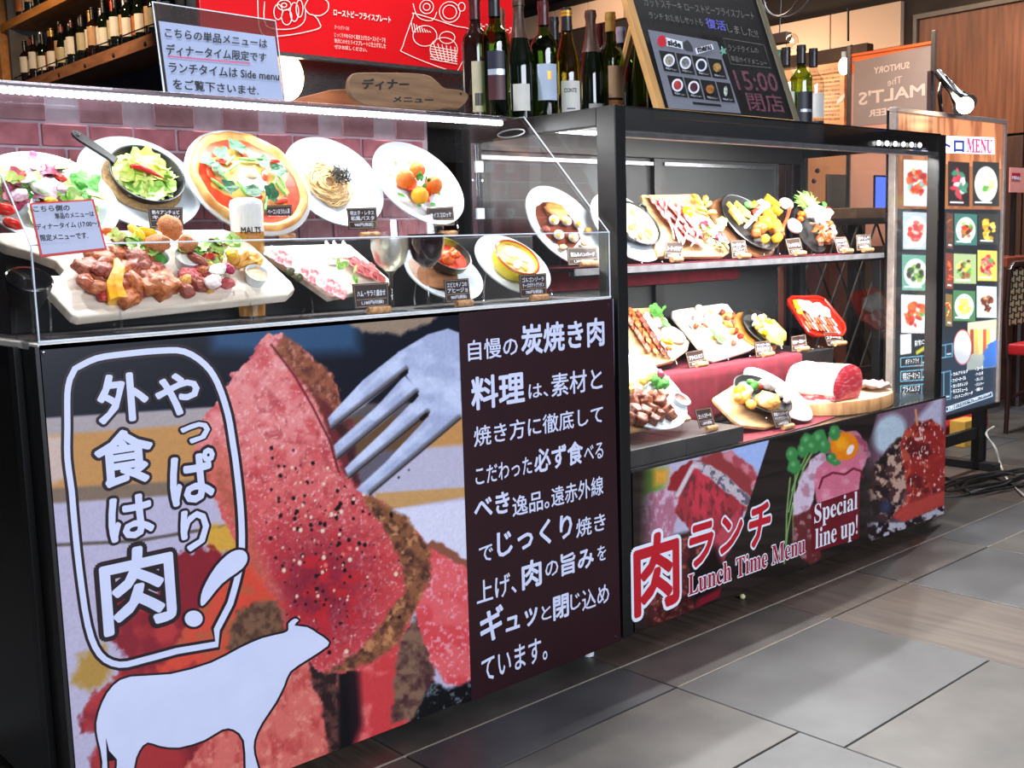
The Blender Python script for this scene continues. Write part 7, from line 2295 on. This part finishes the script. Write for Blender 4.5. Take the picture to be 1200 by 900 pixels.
fr, t = dish('doria_plate', 'white plate holding a black oval skillet of cheese doria, upper shelf', (2.478, 0.318, 1.118), 52)
plate(t, 0.132)
u, v = fr.uv(745, 262, 0.010)
obj('oval_skillet', MB().lathe([(0, -0.002), (.070, -.002), (.086, .014), (.090, .016), (.086, .017), (.072, .004), (0, .002)], 40, (u, v, 0), sx=1.0, sy=.95, close=False), IRON, t, smooth=True)
for s in (1, -1):
    obj('ear_handle', MB().tube([(u + s * .050, v + s * .062, .016), (u + s * .066, v + s * .070, .018), (u + s * .078, v + s * .056, .018), (u + s * .074, v + s * .040, .016)], .005, 8), IRON, t, smooth=True)
obj('baked_cheese', wavy_disc(0.080, 0.013, 0.03, 8, c=(u, v)), mat('doria_cheese', (250, 234, 160), 0.35, rgb2=(232, 150, 50), scale=45, bump=0.5, ramp=(0.5, 0.74)), t, smooth='all')
for k in range(12):
    a, r = rf.uniform(0, 6.28), 0.058 * math.sqrt(rf.random())
    inst('cheese_lump', LUMP[k % 4], F[rf.choice(('cheese', 'potato', 'crumb', 'cheese'))], t, (u + r * math.cos(a), v + r * math.sin(a), 0.015), (0, 0, a), (.014, .010, .005))
stand(fr, 0.132, SZ - .003, 'clear acrylic stand under the cheese doria plate, upper shelf')

fr, t = dish('roast_beef_board', 'wooden board of rolled roast beef slices with egg yolk, potato wedges and salad', on_y(800, 298, 0.235), 50)
obj('board', make_mesh('board', MB().slab(fr.pts([(772, 300), (752, 228), (814, 227), (855, 289), (855, 296), (848, 300)]), -0.014, -0.001), bevel=0.003), WOODL, t)
k = 0
for r_i in range(4):
    for c_i in range(5):
        px, py = 768 + c_i * 10 + r_i * 10, 237 + r_i * 13 + c_i * 2.5
        if px > 826 - (r_i < 2) * 14:
            continue
        put(t, fr, 'roast_beef_slice', SLICE[k % 2], F['beef'], px, py, (.031, .024, .018), 0.014 + .005 * (k % 3), (0.2, 0.15, rf.uniform(.6, 1.6)))
        k += 1
for pts in ([(782, 236), (780, 250), (786, 262), (790, 280)], [(794, 234), (796, 250), (792, 268), (796, 284)], [(800, 256), (806, 268), (800, 286)], [(812, 262), (818, 276), (810, 288)]):
    obj('cream_stripe', MB().tube([fr.uv(a, b, .034) + (.034,) for a, b in smooth_path(pts, False, 3)], .0022, 6), F['egg'], t, smooth=True)
put(t, fr, 'egg_yolk', BALL, F['yolk'], 806, 248, (.019, .019, .014), 0.030)
for px, py, a in ((818, 238, .5), (822, 246, 1.0), (830, 240, 1.9), (834, 250, 1.3), (815, 233, .2), (826, 234, 2.4)):
    put(t, fr, 'potato_wedge', WEDGE, F['potato'], px, py, (.026, .026, .020), 0.016, (1.4, 0.3, a))
for k in range(24):
    px, py = rf.uniform(828, 852), rf.uniform(258, 290)
    put(t, fr, 'salad_leaf', rf.choice(LEAF), F[rf.choice(('lettuce', 'egg', 'cabbage', 'redleaf', 'lettuce'))], px - (py < 268) * 4, py, rf.uniform(.012, .018), 0.014 + rf.uniform(0, .012), (rf.uniform(-.7, .7), rf.uniform(-.7, .7), rf.uniform(0, 6)))
stand(fr, 0.0, SZ - .003, 'clear acrylic stand under the roast beef board', 0.14, off=0.10)

fr, t = dish('mixed_grill_skillet', 'black round skillet of fried chicken, fries, sausage and eggs, upper shelf', (3.075, 0.315, 1.118), 50)
obj('wood_base', MB().lathe([(0, -0.022), (0.128, -0.022), (0.132, -0.016), (0.128, -0.010), (0, -0.010)], 44, (-.012, 0, 0), sx=1.05), WOODB, t, smooth=True)
obj('skillet', MB().lathe([(0, -0.009), (.100, -.009), (.118, .012), (.122, .014), (.118, .015), (.102, -.003), (0, -.004)], 44, close=False), IRON, t, smooth=True)
obj('skillet_rim', MB().lathe([(.1195, .0135), (.1225, .0148), (.1195, .0165), (.1175, .0148), (.1195, .0135)], 44, close=False), STEEL, t, smooth=True)
for px, py, a in ((860, 246, .2), (865, 250, .1), (870, 244, .5), (874, 250, .7), (868, 256, 1.0), (878, 254, 1.1), (862, 254, .1)):
    put(t, fr, 'french_fry', STICK, F['fries'], px, py, (.040, .040, .032), 0.014, (1.57, a - .3, a))
for px, py, s in ((900, 252, .018), (896, 262, .020), (908, 266, .019), (912, 272, .017), (890, 268, .018), (904, 258, .016), (886, 274, .014), (897, 280, .012), (911, 279, .015)):
    put(t, fr, 'fried_chicken', rf.choice(LUMP), F[rf.choice(('friedyellow', 'friedyellow', 'chicken'))], px, py, (s * 1.4, s * 1.25, s), 0.018, R3())
for px, py, a, s in ((905, 236, .65, .030), (910, 246, .5, .020)):
    put(t, fr, 'fried_spring_roll', STICK, F['friedyellow'], px, py, (.062, .062, s), 0.034, (1.57, 0, a))
for px, py, s in ((921, 239, (.033, .025, .018)), (931, 265, (.029, .030, .020))):
    put(t, fr, 'boiled_egg', BALL, F['egg'], px, py, s, 0.020)
for pts in ([(926, 243), (922, 256), (917, 268), (918, 276)],):
    obj('bacon_strip', MB().tube([fr.uv(a, b, .03) + (.030,) for a, b in smooth_path(pts, False, 3)], .006, 8), F['sauce'], t, smooth=True)
a, b = fr.uv(872, 268, 0.02), fr.uv(895, 243, 0.03)
obj('bone', MB().tube([(a[0], a[1], .028), (b[0], b[1], .032)], [.006, .008], 8), F['egg'], t, smooth=True)
for px, py, m in ((877, 240, 'greens'), (884, 240, 'yolk'), (888, 243, 'tomato'), (886, 249, 'glazed'), (892, 238, 'egg'), (898, 240, 'egg')):
    put(t, fr, 'vegetable_piece', LUMP[2], F[m], px, py, (.019, .015, .011), 0.022)
stand(fr, 0.126, SZ - .003, 'clear acrylic stand under the mixed grill skillet, upper shelf')

fr, t = dish('steak_rice_bowl', 'black plate standing steeply with rice, sliced meat and shredded green lettuce', (3.462, 0.325, 1.100), 66)
obj('black_plate', MB().lathe(plate_prof(0.094), 40, sx=.95, sy=1.0, close=False), IRON, t, smooth=True)
put(t, fr, 'rice', LUMP[0], F['rice'], 960, 253, (.052, .040, .026), 0.004)
for k in range(26):
    yy = rf.uniform(262, 288)
    put(t, fr, 'meat_slice', SLICE[k % 2], F[rf.choice(('mushroom', 'chicken', 'paleroast'))], rf.uniform(953, 972) + (yy - 262) * .35, yy, (.020, .010, .012), 0.014 + rf.uniform(0, .01), R3())
for px, py, s in ((948, 250, .02), (952, 243, .018), (970, 250, .018)):
    put(t, fr, 'rice', LUMP[0], F['rice'], px, py, s, 0.02)
for px, py, m in ((974, 262, 'chicken'), (978, 272, 'egg'), (971, 246, 'tomato'), (966, 240, 'greens'), (976, 266, 'fatwhite')):
    put(t, fr, 'garnish_piece', LUMP[1], F[m], px, py, (.010, .012, .008), 0.02)
mb = MB()
g0 = fr.uv(946, 236, 0.02)
for k in range(260):
    a = rf.uniform(0.2, 2.9)
    L2 = rf.uniform(.030, .066)
    c_ = Vector((g0[0] + rf.uniform(-.02, .02), g0[1] - .018 + rf.uniform(-.008, .008), 0.015 + rf.uniform(-.012, .012)))
    mb.tube([c_, c_ + Vector((math.cos(a) * L2 * .6, math.sin(a) * L2 * .7, .004)), c_ + Vector((math.cos(a) * L2, math.sin(a) * L2 * .9, -.002))], [.0018, .0016, .0006], 4)
obj('shredded_lettuce', mb, F['lettuce'], t, kind='stuff')
for k in range(6):
    put(t, fr, 'carrot_shred', LUMP[3], F['carrot'], 941 + rf.uniform(-4, 5), 253 + rf.uniform(-5, 7), (.012, .010, .010), 0.012, R3())
stand(fr, 0.094, SZ - .003, 'clear acrylic stand under the steep black rice plate, upper shelf', 0.06)

for q, ln, w in ((((664, 290), (699, 290), (702, 309), (666, 311)), ['煮込みハンバーグ', '1,280円(税抜)'], 'in front of the hamburger plate, upper shelf'),
                 (((781, 283), (801, 283), (798, 304), (778, 303)), ['シーフードドリア', '1,080円(税抜)'], 'in front of the cheese doria, upper shelf'),
                 (((856, 282), (873, 281), (877, 300), (858, 303)), ['ローストビーフ', 'ライスプレート', '980円(税抜)'], 'in front of the mixed grill skillet, upper shelf'),
                 (((920, 280), (937, 278), (942, 298), (925, 299)), ['ミックスグリル', '1,280円(税抜)'], 'below the boiled eggs, upper shelf'),
                 (((976, 278), (991, 277), (997, 294), (982, 297)), ['黒毛和牛', 'ステーキ丼', '1,480円(税抜)'], 'second from the right, upper shelf'),
                 (((1003, 275), (1020, 274), (1021, 292), (1004, 294)), ['豚キムチ', '炒め定食', '980円(税抜)'], 'rightmost on the upper shelf')):
    price_card(q, .216, SZ, ln, w)

# ---------------- right case, middle step
MZ = 0.664
fr, t = dish('grilled_rib_board', 'wooden board of grilled rib slices with lemon, lettuce and a rice mound', on_y(752, 430, 0.325), 44)
obj('board', make_mesh('board', MB().slab(fr.pts([(752, 432), (722, 402), (716, 362), (762, 360), (808, 400), (806, 410), (790, 422)]), -0.016, -0.001), bevel=0.003), WOODL, t)
k = 0
for i in range(8):
    for j in range(4):
        put(t, fr, 'rib_slice', SLICE[k % 2], F[('paleroast', 'chicken', 'roast', 'fatwhite')[k % 4]], 731 + i * 4.0 + j * 9, 366 + i * 6.2 + j * 2.2 - 2, (.024, .013, .014), 0.008 + .004 * (i % 3), (0.3, 0.1, 0.5 + .4 * rf.random()))
        k += 1
put(t, fr, 'rice_mound', BALL, F['rice'], 789, 393, (.046, .030, .022), 0.008, (0, 0, -0.7))
put(t, fr, 'rice_mound', BALL, F['rice'], 774, 378, (.030, .022, .018), 0.008)
for px, py in ((767, 362), (771, 368), (774, 372), (781, 378), (777, 364)):
    put(t, fr, 'lettuce_leaf', LEAF[px % 3], F['greens' if px % 2 else 'lettuce'], px, py, .018, 0.030, R3())
put(t, fr, 'lemon_wedge', WEDGE, F['lemon'], 781, 401, (.03, .03, .022), 0.022, (1.4, .2, .8))
put(t, fr, 'fried_piece', LUMP[2], F['chicken'], 784, 408, (.012, .01, .01), 0.018)
stand(fr, 0.0, MZ, 'clear acrylic stand under the grilled rib board', 0.10, off=0.10)

fr, t = dish('white_board_grill', 'square white wooden board with melted cheese, basil and tomato pieces', on_y(845, 421, 0.325), 40)
obj('board', make_mesh('board', MB().slab(fr.pts([(838, 423), (831, 421), (788, 370), (788, 364), (795, 362), (846, 355), (853, 356), (886, 400), (887, 406), (880, 410)]), -0.013, -0.001), bevel=0.004), WOODP, t)
cen = fr.uv(832, 385)
obj('melted_cheese', wavy_disc(0.075, 0.002, 0.25, 6, c=cen), mat('white_cheese', (252, 246, 230), 0.35, rgb2=(244, 226, 196), scale=40, bump=0.3), t, smooth='all')
for k in range(12):
    put(t, fr, 'cheese_lump', LUMP[k % 4], F[rf.choice(('egg', 'fatwhite', 'cheese'))], rf.uniform(808, 858), rf.uniform(366, 402), (.022, .016, .008), 0.006, R3())
for px, py, m in ((815, 382, 'chicken'), (825, 382, 'sausage'), (847, 366, 'roast'), (852, 373, 'paleroast'), (858, 370, 'roast'), (860, 378, 'paleroast'), (862, 388, 'tomato'), (868, 394, 'tomato'), (860, 402, 'paleroast')):
    put(t, fr, 'grilled_piece', LUMP[1], F[m], px, py, (.013, .010, .009), 0.012, R3())
for px, py in ((835, 389), (839, 394), (843, 398), (846, 396)):
    put(t, fr, 'basil_leaf', SMALLLEAF, F['greens'], px, py, (.016, .011, .012), 0.018, (.2, .2, -.8))
put(t, fr, 'white_dip', BALL, F['egg'], 819, 361, (.016, .013, .012), 0.006)
stand(fr, 0.0, MZ, 'clear acrylic stand under the square white board', 0.12, off=0.08)

fr, t = dish('cheese_skillet', 'small black skillet of yellow cheese on an orange wooden base, middle step', (3.240, 0.385, 0.752), 48)
obj('wood_base', MB().lathe([(0, -0.022), (0.088, -0.022), (0.092, -0.015), (0.088, -0.009), (0, -0.009)], 40, (-.010, 0.0, 0), sx=1.05), mat('orange_base', (206, 140, 60), 0.45, rgb2=(180, 110, 44), scale=7, stretch=(1, 8, 6)), t, smooth=True)
obj('skillet', MB().lathe([(0, -0.008), (.068, -.008), (.082, .012), (.085, .013), (.082, .014), (.070, -.002), (0, -.003)], 40, close=False), IRON, t, smooth=True)
put(t, fr, 'melted_cheese', LUMP[0], F['cheese'], 903, 388, (.072, .066, .020), 0.008)
for k in range(14):
    a, r = rf.uniform(0, 6.28), 0.05 * math.sqrt(rf.random())
    inst('cheese_lump', LUMP[k % 4], F[rf.choice(('yolk', 'cheese', 'egg', 'fries'))], t, (r * math.cos(a), r * math.sin(a), 0.020), R3(), (.014, .012, .008))
stand(fr, 0.086, MZ, 'clear acrylic stand under the small cheese skillet', 0.06)

fr, t = dish('red_tray_steak', 'octagonal red lacquer tray of rice and sliced steak, right end of middle step', on_y(962, 394, 0.325), 52)
oc = [(924, 352), (928, 348), (958, 348), (966, 351), (989, 380), (990, 388), (986, 393), (956, 393), (948, 389), (925, 356)]
RT = mat('red_lacquer', (206, 40, 20), 0.2, rgb2=(186, 30, 16), scale=10)
obj('tray_base', make_mesh('tray', MB().slab(fr.pts(oc), -0.012, -0.004), bevel=0.002), RT, t)
P = fr.pts(oc)
obj('tray_wall', MB().tube([(a, b, 0.001) for a, b in P], 0.006, 6, closed=True), RT, t, smooth=True)
for px, py in ((946, 359), (958, 361), (966, 366), (952, 366), (940, 358)):
    put(t, fr, 'rice', LUMP[px % 4], F['rice'], px, py, (.034, .026, .014), 0.006)
for k in range(3):
    put(t, fr, 'egg_strip', LUMP[k], F['yolk'], 933 + k * 2, 355 + 5 * k, (.016, .014, .008), 0.006)
for k in range(18):
    i, j = k % 9, k // 9
    put(t, fr, 'steak_slice', SLICE[k % 2], F[('chicken', 'paleroast', 'fatwhite')[k % 3]], 944 + i * 4.2 + j * 3, 372 + i * .7 + j * 9, (.010, .018, .008), 0.008, (0.1, 0.15, 0.35))
stand(fr, 0.0, MZ - .003, 'clear acrylic stand under the red lacquer tray', 0.08)
for q, ln, w in ((((803, 416), (824, 412), (827, 430), (808, 435)), ['プライムリブ', '2,980円(税抜)'], 'between the rib board and white board'), (((884, 404), (902, 402), (905, 419), (886, 422)), ['チキンとチーズの', '鉄板焼き', '1,080円(税抜)'], 'left of the small cheese skillet'),
                 (((927, 395), (944, 392), (946, 410), (928, 413)), ['焼きチーズカレー', '980円(税抜)'], 'right of the small cheese skillet'), (((964, 390), (985, 389), (990, 404), (970, 406)), ['ステーキ重', '1,480円(税抜)'], 'below the red lacquer tray')):
    price_card(q, .312, MZ, ln, w)

# ---------------- right case, front row
fr, t = dish('beef_cube_plate', 'big white plate with browned beef cubes, sauce cup and salad on a wooden board', (2.350, 0.180, 0.655), 38)
obj('wooden_board', MB().box(-0.20, 0.14, -0.130, 0.135, -0.034, -0.020), WOODL, t, bevel=0.003)
plate(t, 0.165, sx=1.0)
for px, py, s in ((741, 470, .016), (748, 463, .014), (756, 470, .015), (765, 466, .015), (773, 473, .016), (744, 482, .015), (755, 484, .015), (764, 480, .014), (772, 486, .013), (780, 480, .014), (786, 487, .012), (776, 463, .012), (738, 490, .014), (750, 492, .014), (766, 492, .012)):
    put(t, fr, 'beef_cube', rf.choice(CHUNK), F['beefcube'], px, py, (s * 1.3, s * 1.3, s * 1.1), 0.010, R3())
cup(t, fr, 795, 474, .026, F['brownsauce'], h=-.008)
for px, py, m in ((769, 447, 'broccoli'), (775, 452, 'broccoli'), (780, 448, 'greens'), (764, 441, 'lettuce'), (772, 440, 'redleaf')):
    put(t, fr, 'vegetable_piece', LUMP[px % 4], F[m], px, py, (.018, .014, .016), 0.014, R3())
for px, py in ((742, 450), (752, 446), (746, 456)):
    put(t, fr, 'potato_mash', LUMP[px % 4], F['cheese'], px, py, (.024, .018, .014), 0.006)
stand(fr, 0.11, 0.524, 'clear acrylic stand under the beef cube plate', 0.16)

fr, t = dish('hamburger_skillet', 'black skillet with hamburger steak and vegetables on a pointed wooden base', (2.880, 0.160, 0.573), 34)
obj('wood_base', make_mesh('board', MB().slab(fr.pts([(838, 462), (862, 447), (900, 436), (935, 450), (944, 470), (925, 492), (900, 497), (872, 494), (862, 488), (840, 466)]), -0.026, -0.014), bevel=0.003), WOODL, t)
obj('white_underplate', MB().lathe(plate_prof(0.138), 48, fr.uv(912, 460) + (-.004,), sx=.70, sy=1.0, close=False), WHITE, t, smooth=True)
u, v = fr.uv(894, 462, 0.022)
obj('skillet', MB().lathe([(0, -0.004), (.088, -.004), (.104, .014), (.108, .016), (.104, .017), (.090, .002), (0, .001)], 44, (u, v, 0.008), sx=1, sy=.92, close=False), IRON, t, smooth=True)
put(t, fr, 'hamburger_steak', LUMP[1], F['patty'], 900, 470, (.054, .038, .022), 0.026, (0, 0, .2))
for px, py, m, s in ((867, 457, 'lemon', .018), (872, 466, 'potato', .020), (880, 474, 'potato', .016), (864, 466, 'fries', .014), (876, 458, 'egg', .018), (884, 452, 'broccoli', .016), (880, 448, 'greens', .012), (890, 452, 'tomato', .010), (897, 450, 'egg', .022), (906, 452, 'egg', .020), (915, 460, 'egg', .018), (922, 468, 'fatwhite', .014)):
    put(t, fr, 'vegetable_piece', rf.choice(LUMP), F[m], px, py, (s * 1.15, s, s * .8), 0.026, R3())
stand(fr, 0.10, 0.4795, 'clear acrylic stand under the hamburger skillet', 0.12)

fc_ = on_y(994, 450, 0.055)
mt = thing('beef_loin_block', 'large raw beef loin block with white fat on the round wooden slab', 'meat', (fc_.x, 0.055, 0.5245))
slab_ = thing('round_wood_slab', 'thick round wooden chopping slab at the right end of the right case', 'wooden slab', (3.385, 0.150, 0.4775))
obj('slab', MB().lathe([(0, 0), (.198, 0), (.203, .004), (.203, .040), (.199, .0455), (0, .0455)], 64, sx=1.23, sy=.71), mat('slab_side_wood', (206, 156, 104), 0.5, rgb2=(170, 118, 72), scale=9, stretch=(6, 6, 1)), slab_, smooth=True)
obj('slab_top', MB().lathe([(0, .0456), (.197, .0456), (.197, .0462), (0, .0462)], 64, sx=1.23, sy=.71), mat('slab_end_grain', (238, 214, 180), 0.5, rgb2=(224, 194, 154), scale=14), slab_)
# loin: a D-shaped log lying along x, its red cut face turned to the front right
prof_ = []
for k in range(28):
    a = 2 * math.pi * k / 28
    y_, z_ = 0.084 * math.cos(a), 0.070 * math.sin(a)
    prof_.append((y_ * (1 + .06 * math.sin(2 * a)), max(z_, -0.048)))
vs, fs = [], []
NS = 14
for i in range(NS + 1):
    f_ = i / NS
    x_ = -0.145 + 0.215 * f_
    sc_ = (1 - 0.45 * max(0, (0.12 - f_) / .12) ** 2)
    for (a, b) in prof_:
        nz_ = 1 + .05 * noise.noise(Vector((x_ * 18, a * 22, b * 22)))
        vs.append((x_, a * sc_ * nz_, b * sc_ * nz_))
for i in range(NS):
    for k in range(28):
        fs.append((i * 28 + k, (i + 1) * 28 + k, (i + 1) * 28 + (k + 1) % 28, i * 28 + (k + 1) % 28))
fs.append(tuple(range(27, -1, -1)))
Mx = Matrix.Translation((0, 0, 0.049)) @ Matrix.Rotation(math.radians(-93), 4, 'Z') @ Matrix.Translation((-0.07, 0, 0))
fatm = mat('loin_fat', (250, 240, 234), 0.35, rgb2=(206, 60, 76), scale=16, ramp=(0.56, 0.70), bump=0.2, stretch=(1, 2, 3))
o = obj('fat_cap', MB().add([Mx @ Vector(v) for v in vs], fs), fatm, mt, smooth='all')
rim = [Vector(v) for v in vs[-28:]]
cen_ = sum(rim, Vector()) / 28
fv = [Mx @ (q + Vector((0.0006, 0, 0))) for q in rim] + [Mx @ (cen_ + (q - cen_) * .90 + Vector((0.004, 0, 0))) for q in rim] + [Mx @ (cen_ + (q - cen_) * .45 + Vector((0.007, 0, 0))) for q in rim] + [Mx @ (cen_ + Vector((.008, 0, 0)))]
ff = []
for r_i in range(2):
    for k in range(28):
        ff.append((r_i * 28 + k, r_i * 28 + (k + 1) % 28, (r_i + 1) * 28 + (k + 1) % 28, (r_i + 1) * 28 + k))
for k in range(28):
    ff.append((56 + k, 56 + (k + 1) % 28, 84))
obj('cut_face', MB().add(fv, ff), mat('raw_beef_face', (204, 52, 66), 0.3, rgb2=(236, 150, 150), scale=40, ramp=(0.50, 0.74), stretch=(1, 1, 3)), mt, smooth='all')
lean = [Mx @ Vector((x_, -0.081 + .006 * abs(x_ * 6), z_)) for x_ in np.linspace(-.11, .068, 8) for z_ in (-.049, -.028)]
obj('lean_edge', MB().add([q + Vector((0, -.006, 0)) for q in lean] + [q + Vector((0, .012, 0)) for q in lean], [(2 * i, 2 * i + 2, 2 * i + 3, 2 * i + 1) for i in range(7)] + [(2 * i + 1, 2 * i + 3, 16 + 2 * i + 3, 16 + 2 * i + 1) for i in range(7)] + [(0, 1, 17, 16), (14, 30, 31, 15)] + [(2 * i, 16 + 2 * i, 16 + 2 * i + 2, 2 * i + 2) for i in range(7)]), mat('lean_beef', (206, 56, 70), 0.3, rgb2=(244, 190, 186), scale=26, ramp=(0.45, 0.6), stretch=(1, 1, 3)), mt, smooth='all')
for k, (x_, y_, m) in enumerate(((3.53, .170, 'fatwhite'), (3.555, .130, 'ham'), (3.52, .095, 'beef'), (3.50, .215, 'ham'))):
    s_ = obj('steak_cut', SLICE[k % 2].copy(), F[m])
    s_.location = (x_, y_, 0.5265 + .009 + .004 * k)
    s_.scale = (.058, .040, .070)
    s_.rotation_euler = (0, 0, -.5 + .2 * k)
    tag(s_, ('pale marbled steak slice at the back of the round wooden slab', 'pink steak slice lying right of the big loin block', 'dark red steak slice at the front right rim of the wooden slab', 'whitish steak slice half hidden behind the loin block')[k], 'meat')
hb = thing('rosemary_sprig', 'small yellow-green rosemary sprig standing behind the steak slices', 'herb', (3.50, .245, .5245))
for k in range(9):
    a = k * .7
    obj('needle', MB().tube([(0, 0, .006), (math.cos(a) * .024, math.sin(a) * .014, .05 + .018 * math.sin(k))], [.003, .0006], 5), F['cabbage'], hb)
for q, y, zs, ln, w in ((((814, 480), (833, 477), (838, 498), (820, 502)), .040, .524, ['カットステーキ', '1,280円(税抜)'], 'at the right corner of the grey riser box'), (((903, 481), (924, 479), (928, 498), (909, 502)), .035, .479, ['鉄板ハンバーグ', 'デミグラスソース', '1,380円(税抜)'], 'in front of the hamburger skillet')):
    price_card(q, y, zs, ln, w)
